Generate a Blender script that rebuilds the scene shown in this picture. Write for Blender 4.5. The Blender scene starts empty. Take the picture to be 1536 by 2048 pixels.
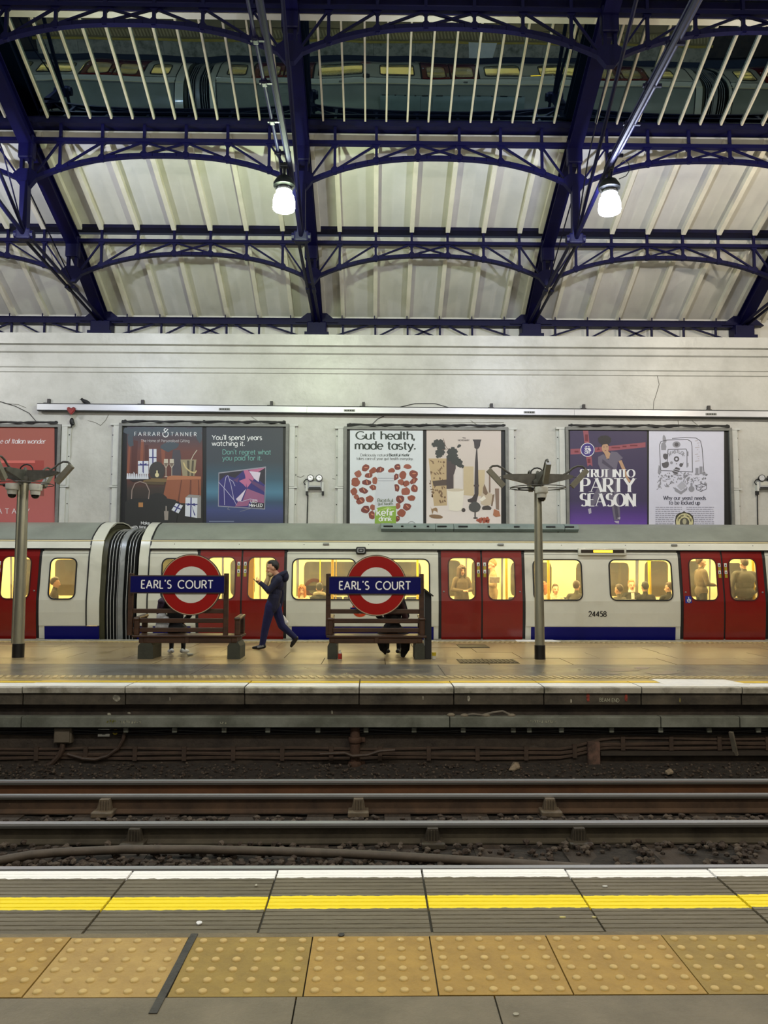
import bpy, bmesh, math, random
from mathutils import Vector as V, Matrix
rnd = random.Random(7)
S = bpy.context.scene
COL = S.collection

# ------------------------------------------------------------------ camera
FPX = 1600.0
CAM_Z = 1.23
YAW, PITCH, ROLL = math.atan(23/FPX), math.atan(126/FPX), math.radians(0.15)
cam_rot = Matrix.Rotation(-YAW, 3, 'Z') @ Matrix.Rotation(math.pi/2+PITCH, 3, 'X') @ Matrix.Rotation(ROLL, 3, 'Z')
cd = bpy.data.cameras.new('camera'); cam = bpy.data.objects.new('camera', cd); COL.objects.link(cam)
cam.matrix_world = Matrix.Translation((0, 0, CAM_Z)) @ cam_rot.to_4x4()
cd.sensor_fit = 'VERTICAL'; cd.sensor_height = 36.0; cd.lens = FPX/2048*36.0
cd.clip_start = 0.05; cd.clip_end = 200
S.camera = cam

# ------------------------------------------------------------------ world: a night sky over London
w = bpy.data.worlds.new('night'); S.world = w; w.use_nodes = True
w.node_tree.nodes['Background'].inputs[0].default_value = (0.012, 0.014, 0.02, 1)
w.node_tree.nodes['Background'].inputs[1].default_value = 0.6
S.view_settings.view_transform = 'Standard'; S.view_settings.look = 'None'
S.view_settings.gamma = 1.0; S.view_settings.use_curve_mapping = False
S.view_settings.exposure = 1.9
LAMP = 138.0       # watts of the burner inside each roof lamp
TRAINLIGHT = 13.5   # strength of the light strips inside the train

def lookat(x, y):   # direction of the photograph's pixel, for measuring where things stand
    return cam_rot @ V(((x-768)/FPX, (1024-y)/FPX, -1.0))
def atY(x, y, Y):
    d = lookat(x, y); return V((0, 0, CAM_Z)) + d*(Y/d.y)
def atZ(x, y, Z):
    d = lookat(x, y); return V((0, 0, CAM_Z)) + d*((Z-CAM_Z)/d.z)

# ------------------------------------------------------------------ materials
def lin(c): return tuple((v/255/12.92 if v/255 <= .04045 else ((v/255+.055)/1.055)**2.4) for v in c)
MATS = {}
def mat(name, rgb, rough=.6, metal=0., var=.12, scale=6., bump=0., bscale=None, rgb2=None, stretch=None, rvar=0., spec=None, emit=None, thr=(.35,.65), coat=0.):
    if name in MATS: return MATS[name]
    m = bpy.data.materials.new(name); m.use_nodes = True; MATS[name] = m
    nt = m.node_tree; n = nt.nodes; L = nt.links; b = n['Principled BSDF']
    c = lin(rgb); c2 = lin(rgb2) if rgb2 else tuple(max(0, v*(1-2.2*var)) for v in c)
    tc = n.new('ShaderNodeTexCoord'); mp = n.new('ShaderNodeMapping')
    L.new(tc.outputs['Object'], mp.inputs[0])
    if stretch: mp.inputs['Scale'].default_value = stretch
    nz = n.new('ShaderNodeTexNoise'); nz.inputs['Scale'].default_value = scale; nz.inputs['Detail'].default_value = 6
    nz.inputs['Roughness'].default_value = .65
    L.new(mp.outputs[0], nz.inputs[0])
    rp = n.new('ShaderNodeValToRGB'); rp.color_ramp.elements[0].position = thr[0]; rp.color_ramp.elements[1].position = thr[1]
    rp.color_ramp.elements[0].color = (*c2, 1); rp.color_ramp.elements[1].color = (*c, 1)
    L.new(nz.outputs[0], rp.inputs[0]); L.new(rp.outputs[0], b.inputs['Base Color'])
    b.inputs['Roughness'].default_value = rough; b.inputs['Metallic'].default_value = metal
    if coat: b.inputs['Coat Weight'].default_value = coat; b.inputs['Coat Roughness'].default_value = .08
    if spec is not None: b.inputs['Specular IOR Level'].default_value = spec
    if rvar:
        mr = n.new('ShaderNodeMapRange'); mr.inputs[1].default_value = .3; mr.inputs[2].default_value = .7
        mr.inputs[3].default_value = max(.02, rough-rvar); mr.inputs[4].default_value = rough+rvar
        L.new(nz.outputs[0], mr.inputs[0]); L.new(mr.outputs[0], b.inputs['Roughness'])
    if bump:
        bz = n.new('ShaderNodeTexNoise'); bz.inputs['Scale'].default_value = bscale or scale*4; bz.inputs['Detail'].default_value = 5
        L.new(mp.outputs[0], bz.inputs[0])
        bp = n.new('ShaderNodeBump'); bp.inputs['Strength'].default_value = bump; bp.inputs['Distance'].default_value = .02
        L.new(bz.outputs[0], bp.inputs['Height']); L.new(bp.outputs[0], b.inputs['Normal'])
    if emit: b.inputs['Emission Color'].default_value = (*lin(emit[0]), 1); b.inputs['Emission Strength'].default_value = emit[1]
    return m
def bell_glass(name, rgb, s):      # glowing frosted glass that lets the burner's light through
    m = bpy.data.materials.new(name); m.use_nodes = True; n = m.node_tree.nodes; L = m.node_tree.links; n.clear()
    e = n.new('ShaderNodeEmission'); e.inputs[0].default_value = (*lin(rgb), 1); e.inputs[1].default_value = s
    t = n.new('ShaderNodeBsdfTransparent'); a = n.new('ShaderNodeAddShader'); o = n.new('ShaderNodeOutputMaterial')
    L.new(e.outputs[0], a.inputs[0]); L.new(t.outputs[0], a.inputs[1]); L.new(a.outputs[0], o.inputs[0]); MATS[name] = m; return m
def glow(name, rgb, s):
    m = bpy.data.materials.new(name); m.use_nodes = True; n = m.node_tree.nodes; n.clear()
    e = n.new('ShaderNodeEmission'); o = n.new('ShaderNodeOutputMaterial'); e.inputs[0].default_value = (*lin(rgb), 1); e.inputs[1].default_value = s
    m.node_tree.links.new(e.outputs[0], o.inputs[0]); MATS[name] = m; return m
def glass(name, tint, ior=1.5, rough=0.0, mult=1.0, haze=0., wave=0., wscale=1., gcol=(1, 1, 1)):
    m = bpy.data.materials.new(name); m.use_nodes = True; n = m.node_tree.nodes; L = m.node_tree.links; n.clear()
    t = n.new('ShaderNodeBsdfTransparent'); t.inputs[0].default_value = (*lin(tint), 1)
    g = n.new('ShaderNodeBsdfGlossy'); g.inputs['Roughness'].default_value = rough; g.inputs[0].default_value = (*gcol, 1)
    f = n.new('ShaderNodeFresnel'); f.inputs[0].default_value = ior
    mu = n.new('ShaderNodeMath'); mu.operation = 'MULTIPLY'; mu.inputs[1].default_value = mult; mu.use_clamp = True
    mx = n.new('ShaderNodeMixShader'); o = n.new('ShaderNodeOutputMaterial')
    base = t.outputs[0]
    if haze:      # a film of dust and breath on the pane
        tr = n.new('ShaderNodeBsdfTranslucent'); tr.inputs[0].default_value = (1, .97, .9, 1); hx = n.new('ShaderNodeMixShader'); hx.inputs[0].default_value = haze
        L.new(base, hx.inputs[1]); L.new(tr.outputs[0], hx.inputs[2]); base = hx.outputs[0]
    L.new(f.outputs[0], mu.inputs[0]); L.new(mu.outputs[0], mx.inputs[0]); L.new(base, mx.inputs[1]); L.new(g.outputs[0], mx.inputs[2])
    L.new(mx.outputs[0], o.inputs[0])
    if wave:
        tc = n.new('ShaderNodeTexCoord'); nz = n.new('ShaderNodeTexNoise'); nz.inputs['Scale'].default_value = wscale; nz.inputs['Detail'].default_value = 1
        bp = n.new('ShaderNodeBump'); bp.inputs['Strength'].default_value = 1; bp.inputs['Distance'].default_value = wave
        L.new(tc.outputs['Object'], nz.inputs[0]); L.new(nz.outputs[0], bp.inputs['Height']); L.new(bp.outputs[0], g.inputs['Normal']); L.new(bp.outputs[0], f.inputs['Normal'])
    MATS[name] = m; return m

# ------------------------------------------------------------------ building helpers
def link(o, parent=None):
    COL.objects.link(o)
    if parent is not None: o.parent = parent
    return o
def tag(o, label=None, cat=None, group=None, kind=None):
    if label: o['label'] = label
    if cat: o['category'] = cat
    if group: o['group'] = group
    if kind: o['kind'] = kind
    return o
def thing(name, label, cat, loc=(0, 0, 0), group=None, rz=0., sc=1., kind=None):
    o = bpy.data.objects.new(name, None); COL.objects.link(o); o.location = loc; o.rotation_euler = (0, 0, rz); o.scale = (sc,)*3
    o.empty_display_size = .1
    return tag(o, label, cat, group, kind)
def copy_tree(o, parent=None):
    c = o.copy(); COL.objects.link(c); c.parent = parent
    for ch in list(o.children): copy_tree(ch, c)
    return c

class MB:
    def __init__(s): s.v = []; s.f = []; s.m = []
    def add(s, vs, fs, mi=0):
        o = len(s.v); s.v += [tuple(v) for v in vs]; s.f += [tuple(i+o for i in f) for f in fs]; s.m += [mi]*len(fs); return s
    def box(s, x0, x1, y0, y1, z0, z1, mi=0):
        vs = [(x, y, z) for z in (z0, z1) for y in (y0, y1) for x in (x0, x1)]
        return s.add(vs, [(0, 2, 3, 1), (4, 5, 7, 6), (0, 1, 5, 4), (2, 6, 7, 3), (0, 4, 6, 2), (1, 3, 7, 5)], mi)
    def cbox(s, c, size, rot=None, mi=0, bev=0.):
        hx, hy, hz = (d/2 for d in size); c = V(c)
        if bev:
            bm = bmesh.new(); bmesh.ops.create_cube(bm, size=1)
            for v in bm.verts: v.co = V((v.co.x*size[0], v.co.y*size[1], v.co.z*size[2]))
            bmesh.ops.bevel(bm, geom=bm.edges[:], offset=bev, segments=2, affect='EDGES', profile=.5)
            bm.verts.index_update()
            vs = [v.co.copy() for v in bm.verts]; fs = [[v.index for v in f.verts] for f in bm.faces]; bm.free()
        else:
            vs = [V((x, y, z)) for z in (-hz, hz) for y in (-hy, hy) for x in (-hx, hx)]
            fs = [(0, 2, 3, 1), (4, 5, 7, 6), (0, 1, 5, 4), (2, 6, 7, 3), (0, 4, 6, 2), (1, 3, 7, 5)]
        if rot is not None: vs = [rot @ v for v in vs]
        return s.add([v+c for v in vs], fs, mi)
    def bar(s, p, q, w, h, up=(0, 0, 1), mi=0):
        p, q = V(p), V(q); d = (q-p).normalized(); u = V(up)
        if abs(d.dot(u)) > .98: u = V((0, 1, 0)) if abs(d.y) < .9 else V((1, 0, 0))
        r = d.cross(u).normalized(); u = r.cross(d)
        vs = [e + r*(a*w/2) + u*(b*h/2) for e in (p, q) for a, b in ((-1, -1), (1, -1), (1, 1), (-1, 1))]
        return s.add(vs, [(3, 2, 1, 0), (4, 5, 6, 7), (0, 1, 5, 4), (1, 2, 6, 5), (2, 3, 7, 6), (3, 0, 4, 7)], mi)
    def tube(s, pts, r, n=8, mi=0, closed=False):
        pts = [V(p) for p in pts]; N = len(pts); rs = r if isinstance(r, (list, tuple)) else [r]*N
        vs = []; pu = None
        for i, p in enumerate(pts):
            a = pts[(i-1) % N] if (i or closed) else p; b = pts[(i+1) % N] if (i < N-1 or closed) else p
            d = (b-a).normalized()
            if pu is None: pu = V((0, 0, 1)) if abs(d.z) < .9 else V((1, 0, 0))
            u = (pu - d*pu.dot(d)).normalized(); pu = u; q = d.cross(u)
            vs += [p + (u*math.cos(t) + q*math.sin(t))*rs[i] for t in (2*math.pi*k/n for k in range(n))]
        fs = []
        for i in range(N if closed else N-1):
            a, b = i*n, ((i+1) % N)*n
            fs += [(a+k, a+(k+1) % n, b+(k+1) % n, b+k) for k in range(n)]
        if not closed: fs += [tuple(range(n-1, -1, -1)), tuple((N-1)*n+k for k in range(n))]
        return s.add(vs, fs, mi)
    def lathe(s, prof, c=(0, 0, 0), n=16, mi=0, axis='z', cap=True):
        c = V(c); vs = []; N = len(prof)
        for r, h in prof:
            for k in range(n):
                t = 2*math.pi*k/n; x, y = r*math.cos(t), r*math.sin(t)
                vs.append(c + (V((x, y, h)) if axis == 'z' else V((x, h, -y)) if axis == 'y' else V((h, x, y))))
        fs = [(i*n+k, i*n+(k+1) % n, (i+1)*n+(k+1) % n, (i+1)*n+k) for i in range(N-1) for k in range(n)]
        if cap: fs += [tuple(range(n-1, -1, -1)), tuple((N-1)*n+k for k in range(n))]
        return s.add(vs, fs, mi)
    def ell(s, c, r, mi=0, n=14, m=9, rot=None):
        c = V(c); vs = []; 
        for i in range(m+1):
            a = math.pi*i/m - math.pi/2
            for k in range(n):
                t = 2*math.pi*k/n; q = V((r[0]*math.cos(a)*math.cos(t), r[1]*math.cos(a)*math.sin(t), r[2]*math.sin(a)))
                vs.append(c + (rot @ q if rot is not None else q))
        return s.add(vs, [(i*n+k, i*n+(k+1) % n, (i+1)*n+(k+1) % n, (i+1)*n+k) for i in range(m) for k in range(n)], mi)
    def extr(s, poly, fn0, fn1, mi=0):       # closed 2D polygon swept between two maps
        n = len(poly); vs = [fn0(*p) for p in poly] + [fn1(*p) for p in poly]
        return s.add(vs, [tuple(range(n-1, -1, -1)), tuple(range(n, 2*n))] + [(k, (k+1) % n, n+(k+1) % n, n+k) for k in range(n)], mi)
    def profX(s, yz, x0, x1, mi=0, closed=True):
        n = len(yz); vs = [(x0, y, z) for y, z in yz] + [(x1, y, z) for y, z in yz]
        fs = [(k, (k+1) % n, n+(k+1) % n, n+k) for k in range(n if closed else n-1)]
        if closed: fs += [tuple(range(n-1, -1, -1)), tuple(range(n, 2*n))]
        return s.add(vs, fs, mi)
    def build(s, name, mats, parent=None, smooth=False, loc=None, kind=None, label=None, fix=True, angle=40):
        me = bpy.data.meshes.new(name); me.from_pydata(s.v, [], s.f)
        for mm in (mats if isinstance(mats, (list, tuple)) else [mats]): me.materials.append(mm)
        if any(s.m):
            for p, i in zip(me.polygons, s.m): p.material_index = i
        if fix:
            bm = bmesh.new(); bm.from_mesh(me); bmesh.ops.recalc_face_normals(bm, faces=bm.faces[:])
            bm.to_mesh(me); bm.free()
        if smooth:
            for p in me.polygons: p.use_smooth = True
            try: me.set_sharp_from_angle(angle=math.radians(angle))
            except Exception: pass
        o = bpy.data.objects.new(name, me); COL.objects.link(o)
        if loc is None and parent is None and fix:          # give a lone mesh its origin at its base
            pass
        if parent is not None:
            o.parent = parent
            if loc is None and parent.type == 'EMPTY': loc = -parent.location
        if loc is not None: o.location = loc
        if kind: o['kind'] = kind
        if label: o['label'] = label
        return o
def struct(name, mb, m, parent=None, label=None, smooth=False):
    o = mb.build(name, m, parent, smooth=smooth); o['kind'] = 'structure'
    if label: o['label'] = label
    return o
def piece(name, mesh_obj, parent, loc, rz=0.):
    o = mesh_obj.copy(); COL.objects.link(o); o.parent = parent; o.location = loc; o.rotation_euler = (0, 0, rz); return o

# ------------------------------------------------------------------ lettering drawn with a pen
def arc(cx, cy, rx, ry, a0, a1, n=10):
    return [(cx+rx*math.cos(math.radians(a0+(a1-a0)*i/n)), cy+ry*math.sin(math.radians(a0+(a1-a0)*i/n))) for i in range(n+1)]
def circ(cx, cy, rx, ry): return arc(cx, cy, rx, ry, 0, 360, 20)
X = .7
G = {
 'A': (.86, [[(0, 0), (.4, 1)], [(.4, 1), (.8, 0)], [(.14, .34), (.66, .34)]]),
 'B': (.66, [[(.05, 0), (.05, 1)], [(.05, 1), (.3, 1)]+arc(.3, .76, .24, .24, 90, -90)+[(.05, .52)], [(.05, .52), (.32, .52)]+arc(.32, .26, .27, .26, 90, -90)+[(.05, 0)]]),
 'C': (.84, [arc(.48, .5, .46, .5, 48, 312, 18)]),
 'D': (.82, [[(.05, 0), (.05, 1)], [(.05, 1), (.3, 1)]+arc(.3, .5, .46, .5, 90, -90, 14)+[(.05, 0)]]),
 'E': (.58, [[(.05, 0), (.05, 1)], [(.05, 1), (.52, 1)], [(.05, .52), (.45, .52)], [(.05, 0), (.53, 0)]]),
 'F': (.56, [[(.05, 0), (.05, 1)], [(.05, 1), (.52, 1)], [(.05, .5), (.45, .5)]]),
 'G': (.9, [arc(.48, .5, .46, .5, 48, 350, 18), [(.94-.02, .42), (.58, .42)], [(.92, .42), (.92, .08)]]),
 'H': (.78, [[(.05, 0), (.05, 1)], [(.72, 0), (.72, 1)], [(.05, .5), (.72, .5)]]),
 'I': (.14, [[(.06, 0), (.06, 1)]]),
 'K': (.68, [[(.05, 0), (.05, 1)], [(.62, 1), (.08, .46)], [(.26, .62), (.66, 0)]]),
 'L': (.54, [[(.05, 0), (.05, 1)], [(.05, 0), (.5, 0)]]),
 'M': (.92, [[(.05, 0), (.05, 1)], [(.05, 1), (.46, .3)], [(.46, .3), (.87, 1)], [(.87, 1), (.87, 0)]]),
 'N': (.78, [[(.05, 0), (.05, 1)], [(.05, 1), (.72, 0)], [(.72, 0), (.72, 1)]]),
 'O': (.98, [circ(.48, .5, .46, .5)]),
 'P': (.64, [[(.05, 0), (.05, 1)], [(.05, 1), (.32, 1)]+arc(.32, .73, .27, .27, 90, -90)+[(.05, .46)]]),
 'R': (.66, [[(.05, 0), (.05, 1)], [(.05, 1), (.32, 1)]+arc(.32, .74, .26, .26, 90, -90)+[(.05, .48)], [(.3, .48), (.64, 0)]]),
 'S': (.62, [arc(.31, .75, .25, .25, 40, 270, 12)+arc(.31, .25, .27, .25, 90, -140, 12)]),
 'T': (.68, [[(.33, 0), (.33, 1)], [(0, 1), (.66, 1)]]),
 'U': (.78, [[(.05, 1), (.05, .33)]+arc(.385, .33, .335, .33, 180, 360, 12)+[(.72, 1)]]),
 'V': (.74, [[(0, 1), (.36, 0)], [(.36, 0), (.72, 1)]]),
 'W': (1.1, [[(0, 1), (.28, 0)], [(.28, 0), (.54, 1)], [(.54, 1), (.8, 0)], [(.8, 0), (1.08, 1)]]),
 'Y': (.74, [[(0, 1), (.36, .46)], [(.72, 1), (.36, .46)], [(.36, .46), (.36, 0)]]),
 'a': (.6, [circ(.28, .35, .26, .35), [(.54, X), (.54, 0)]]),
 'b': (.6, [[(.05, 0), (.05, 1.05)], circ(.31, .35, .26, .35)]),
 'c': (.54, [arc(.3, .35, .27, .35, 50, 310, 12)]),
 'd': (.6, [[(.54, 0), (.54, 1.05)], circ(.28, .35, .26, .35)]),
 'e': (.58, [[(.04, .36), (.55, .36)]+arc(.3, .35, .26, .35, 2, 315, 14)]),
 'f': (.36, [[(.14, 0), (.14, .84)]+arc(.3, .84, .16, .2, 180, 85, 6), [(0, X), (.32, X)]]),
 'g': (.6, [circ(.28, .35, .26, .35), [(.54, X), (.54, -.08)]+arc(.29, -.08, .25, .22, 0, -150, 10)]),
 'h': (.58, [[(.05, 0), (.05, 1.05)], arc(.29, .44, .24, .26, 180, 0, 10)+[(.53, 0)]]),
 'i': (.13, [[(.06, 0), (.06, X)], [(.06, .88), (.06, .98)]]),
 'k': (.54, [[(.05, 0), (.05, 1.05)], [(.46, X), (.07, .3)], [(.2, .43), (.52, 0)]]),
 'l': (.13, [[(.06, 0), (.06, 1.05)]]),
 'm': (.88, [[(.05, 0), (.05, X)], arc(.25, .46, .2, .24, 180, 0, 8)+[(.45, 0)], arc(.65, .46, .2, .24, 180, 0, 8)+[(.85, 0)]]),
 'n': (.58, [[(.05, 0), (.05, X)], arc(.29, .44, .24, .26, 180, 0, 10)+[(.53, 0)]]),
 'o': (.62, [circ(.3, .35, .28, .35)]),
 'p': (.6, [[(.05, X), (.05, -.32)], circ(.31, .35, .26, .35)]),
 'r': (.36, [[(.05, 0), (.05, X)], arc(.26, .46, .21, .24, 180, 60, 7)]),
 's': (.46, [arc(.22, .525, .18, .175, 40, 270, 9)+arc(.22, .175, .2, .175, 90, -140, 9)]),
 't': (.38, [[(.15, .95), (.15, .16)]+arc(.29, .16, .14, .16, 180, 280, 6), [(0, X), (.34, X)]]),
 'u': (.58, [[(.05, X), (.05, .26)]+arc(.29, .26, .24, .26, 180, 360, 10)+[(.53, X)], [(.53, .3), (.53, 0)]]),
 'v': (.56, [[(0, X), (.27, 0)], [(.27, 0), (.54, X)]]),
 'w': (.8, [[(0, X), (.2, 0)], [(.2, 0), (.39, X)], [(.39, X), (.58, 0)], [(.58, 0), (.78, X)]]),
 'y': (.56, [[(0, X), (.28, .02)], [(.54, X), (.28, .02), (.2, -.2), (.04, -.3)]]),
 '0': (.62, [circ(.3, .5, .27, .5)]),
 '2': (.6, [arc(.29, .72, .25, .28, 165, -25, 10)+[(.04, 0), (.56, 0)]]),
 '4': (.64, [[(.46, 0), (.46, 1)], [(.46, 1), (.02, .27)], [(.02, .27), (.62, .27)]]),
 '5': (.58, [[(.5, 1), (.14, 1), (.1, .58)]+arc(.27, .33, .26, .33, 120, -140, 12)]),
 '7': (.56, [[(.02, 1), (.54, 1), (.2, 0)]]),
 '8': (.6, [circ(.29, .75, .22, .25), circ(.29, .25, .26, .25)]),
 "'": (.16, [[(.09, 1.08), (.05, .86)]]), '.': (.2, [[(.08, 0), (.08, .17)]]), ',': (.16, [[(.09, .13), (.03, -.16)]]),
 '-': (.4, [[(.04, .4), (.34, .4)]]), '%': (.8, [circ(.16, .76, .14, .22), circ(.6, .24, .14, .22), [(.6, 1), (.16, 0)]]),
 '&': (.8, [arc(.36, .62, .2, .3, -20, 215, 8)+[(.74, .04)], arc(.32, .24, .3, .24, 100, 400, 10)]),
 ' ': (.34, []),
}
def pen(text, thin=.1, thick=.1, serif=0., track=.09, shear=0., width=None, align='l', xs=1., fit=True):
    """2D quads of a line of lettering, cap height 1, starting at 0,0."""
    if width is not None and fit: xs = max(.55, (width-track*(len(text)-1))/sum(G[c][0] for c in text))
    adv = sum(G[c][0]*xs for c in text) + track*(len(text)-1)
    if width is not None: track += (width-adv)/max(1, len(text)-1); adv = width
    x0 = {'l': 0, 'c': -adv/2, 'r': -adv}[align]; quads = []
    for ch in text:
        a, strokes = G[ch]
        for st in strokes:
            st = [(p[0]*xs, p[1]) for p in st]; n = len(st); closed = n > 3 and math.dist(st[0], st[-1]) < 1e-4
            L = []
            for i, (x, y) in enumerate(st):
                if closed and i in (0, n-1): pa, pb = st[-2], st[1]
                else: pa, pb = st[max(0, i-1)], st[min(n-1, i+1)]
                dx, dy = pb[0]-pa[0], pb[1]-pa[1]; l = math.hypot(dx, dy) or 1; dx /= l; dy /= l
                hw = .5*(thin+(thick-thin)*abs(dy)**1.6)
                if thick > thin*1.8 and n == 2 and dx > .2 and dy > .2: hw = .5*thin*1.1      # upstrokes stay thin
                L.append(((x-dy*hw, y+dx*hw), (x+dy*hw, y-dx*hw)))
            for i in range(n-1): quads.append([L[i][0], L[i+1][0], L[i+1][1], L[i][1]])
            if serif and not closed and ch not in ".,'-":
                for e, o in ((0, 1), (n-1, n-2)):
                    x, y = st[e]; dx, dy = x-st[o][0], y-st[o][1]; l = math.hypot(dx, dy)
                    if abs(dy)/l > .75 and min(abs(y-k) for k in (0, X, 1, 1.05, -.32)) < .02:
                        h = serif*.42; hw = thick*.5+serif
                        y0 = y if y < .1 else y-h
                        quads.append([(x-hw, y0), (x+hw, y0), (x+hw, y0+h), (x-hw, y0+h)])
                    elif abs(dx)/l > .9 and n == 2 and ch in 'ETLF' and serif > .05:
                        quads.append([(x-thin*.5, y-serif*1.2), (x+thin*.5, y-serif*1.2), (x+thin*.5, y+serif*1.2), (x-thin*.5, y+serif*1.2)])
        quads = quads
        for q in quads[getattr(pen, 'k', 0):]:
            for i, (x, y) in enumerate(q): q[i] = (x+x0+shear*y, y)
        pen.k = len(quads); x0 += a*xs+track
    pen.k = 0
    return quads
def lettering(name, text, fn, m, parent, **kw):
    """fn maps glyph units to a point in the place."""
    b = MB()
    for i, q in enumerate(pen(text, **kw)):      # strokes lie a hair apart, like layers of ink
        P = [V(fn(*p)) for p in q]
        for p in P: p.y -= (i % 25)*2e-5
        b.add(P, [(0, 1, 2, 3)])
    return b.build(name, m, parent, fix=False)
# ------------------------------------------------------------------ palette
navy = mat('navy paint', (4, 3, 50), .5, 0, .12, 3, .05, 30, spec=.2)
navy2 = mat('navy paint worn', (5, 4, 42), .55, 0, .2, 5, .05, 30, spec=.2)
white_panel = mat('white roof sheet', (200, 197, 189), .55, 0, .06, .8, .05, 6)
cream = mat('cream batten', (214, 208, 190), .55, 0, .05, 3)
wall_m = mat('painted wall', (199, 197, 191), .36, 0, .07, 1.3, .3, 9, rgb2=(176, 174, 167), thr=(.25, .6))
wall_w = mat('white trim paint', (205, 205, 200), .4, 0, .05, 3, .08, 20)
steel = mat('galvanised steel', (170, 172, 175), .35, .8, .1, 6)
frame_grey = mat('grey frame', (128, 128, 124), .5, .2, .1, 6)
black = mat('black', (14, 14, 16), .5, 0, .1, 6)
rubber = mat('black rubber', (20, 19, 20), .55, 0, .1, 6)
paving = mat('far paving', (152, 133, 100), .33, 0, .12, 1.2, 0, 30, rgb2=(136, 118, 88), rvar=.04, thr=(.2, .8))  # tan base also holds the golden light reflected from the train windows
paving2 = mat('far paving dull', (96, 92, 86), .36, 0, .12, 2.2, .1, 30, rvar=.1)
coping_m = mat('coping stone', (168, 162, 148), .5, 0, .12, 5, .2, 30, rgb2=(104, 100, 86), thr=(.3, .55))
white_paint = mat('white paint', (236, 234, 232), .45, 0, .05, 8, .1, 40)
yellow_paint = mat('yellow paint', (226, 190, 30), .4, 0, .06, 8, .1, 40)
dirt = mat('sooty concrete', (62, 52, 42), .8, 0, .25, 3.5, .5, 16, rgb2=(34, 26, 20))
dirt2 = mat('brown wall', (78, 54, 40), .85, 0, .25, 2.5, .5, 14, rgb2=(50, 34, 25))
slab_face = mat('edge beam face', (84, 76, 62), .7, 0, .25, 2.8, .4, 12, rgb2=(46, 40, 32))
greybeam = mat('grey beam', (120, 122, 112), .55, 0, .15, 3, .2, 14, rgb2=(84, 86, 76))
cable_m = mat('cable', (72, 56, 45), .6, 0, .2, 8)
ballast_m = mat('ballast stone', (72, 60, 50), .9, 0, .25, 10, .3, 40)
ballast_d = mat('ballast bed', (50, 42, 35), .95, 0, .3, 14, .8, 40)
rail_head = mat('rail head', (98, 96, 90), .4, .5, .05, 3)  # darker tone paints the head side below the highlight
rail_top = mat('rail steel', (205, 205, 208), .32, .7, .05, 3, 0, stretch=(.3, 8, 8))  # pale colour also paints the bright highlight line along the steel top
rail_side = mat('rail rust', (94, 72, 54), .6, .3, .2, 3, .1, 20, rgb2=(64, 50, 40))
rail_side2 = mat('rail grime', (84, 76, 62), .55, .3, .2, 3, .1, 20, rgb2=(58, 52, 42))
bench_wood = mat('bench wood', (74, 46, 28), .36, 0, .2, 4, .05, 30, stretch=(.4, 4, 4), rgb2=(46, 28, 17))
bench_foot = mat('bench pedestal', (56, 58, 46), .6, 0, .15, 6, .1, 30)
sign_red = mat('sign red', (156, 10, 4), .35, 0, .03, 3, spec=.3)
sign_white = mat('sign white', (226, 226, 218), .3, 0, .03, 3)
sign_blue = mat('sign blue', (2, 3, 88), .4, 0, .03, 3, spec=.2)
sign_rim = mat('sign rim', (58, 42, 34), .4, 0, .1, 5)
body_white = mat('train grey paint', (206, 204, 190), .28, 0, .04, 1.5, .03, 4, coat=.4)
body_red = mat('train red paint', (122, 14, 7), .25, 0, .05, 1.5, .02, 4, coat=.4)
body_blue = mat('train blue paint', (2, 3, 92), .4, 0, .04, 1.5, spec=.25)
roof_grey = mat('train roof', (134, 138, 128), .4, 0, .1, 1.4, .05, 8)
roof_pod = mat('roof equipment', (128, 142, 138), .45, .1, .1, 3)
interior = mat('train lining', (236, 222, 176), .5, 0, .03, 2)
interior_floor = mat('train floor', (150, 144, 128), .5, 0, .1, 5)
yellow_pole = mat('yellow handrail', (235, 190, 10), .3, 0, .03, 4)
seat_m = mat('seat moquette', (40, 44, 70), .8, 0, .3, 30)
train_glass = glass('train window glass', (246, 240, 222), 1.5, 0, .7, haze=.05)
far_glass = glass('far train window glass', (190, 178, 150), 1.5, .05, 1.)
roof_glass = glass('roof glass', (120, 140, 150), 1.5, 0, 3.3, wave=.006, wscale=.6, gcol=(.7, .92, 1.0))
pole_m = mat('lamp pole metal', (178, 174, 152), .3, .7, .12, 3, .05, 12, stretch=(3, 3, .5))
dull_metal = mat('dull speaker metal', (94, 92, 86), .5, .3, .15, 8)
speaker_grey = mat('speaker casing', (124, 120, 106), .5, .1, .1, 8)
pale_plastic = mat('pale plastic', (196, 194, 184), .4, 0, .05, 8)
dark_dome = mat('dark dome', (10, 10, 11), .1, 0, .05, 8)
skin_m = mat('skin', (214, 160, 128), .5, 0, .05, 12)
skin2_m = mat('skin brown', (170, 116, 84), .5, 0, .05, 12)
hair_dark = mat('dark hair', (26, 20, 18), .5, 0, .2, 40, .3, 90, stretch=(1, 1, .3))
hair_brown = mat('brown hair', (88, 60, 40), .5, 0, .2, 40, .3, 90, stretch=(1, 1, .3))
hair_fair = mat('fair hair', (176, 134, 84), .5, 0, .2, 40, .3, 90, stretch=(1, 1, .3))
hair_ginger = mat('ginger hair', (190, 106, 44), .5, 0, .2, 40, .3, 90, stretch=(1, 1, .3))
feature = mat('eye dark', (40, 26, 22), .4, 0, .1, 20)
lip = mat('lip', (170, 92, 82), .5, 0, .1, 20)
def cloth(n, c): return mat('cloth '+n, c, .85, 0, .12, 18, .2, 80)
c_navy, c_black, c_jean = cloth('navy', (22, 24, 54)), cloth('black', (20, 19, 21)), cloth('blue trousers', (20, 24, 74))
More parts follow.
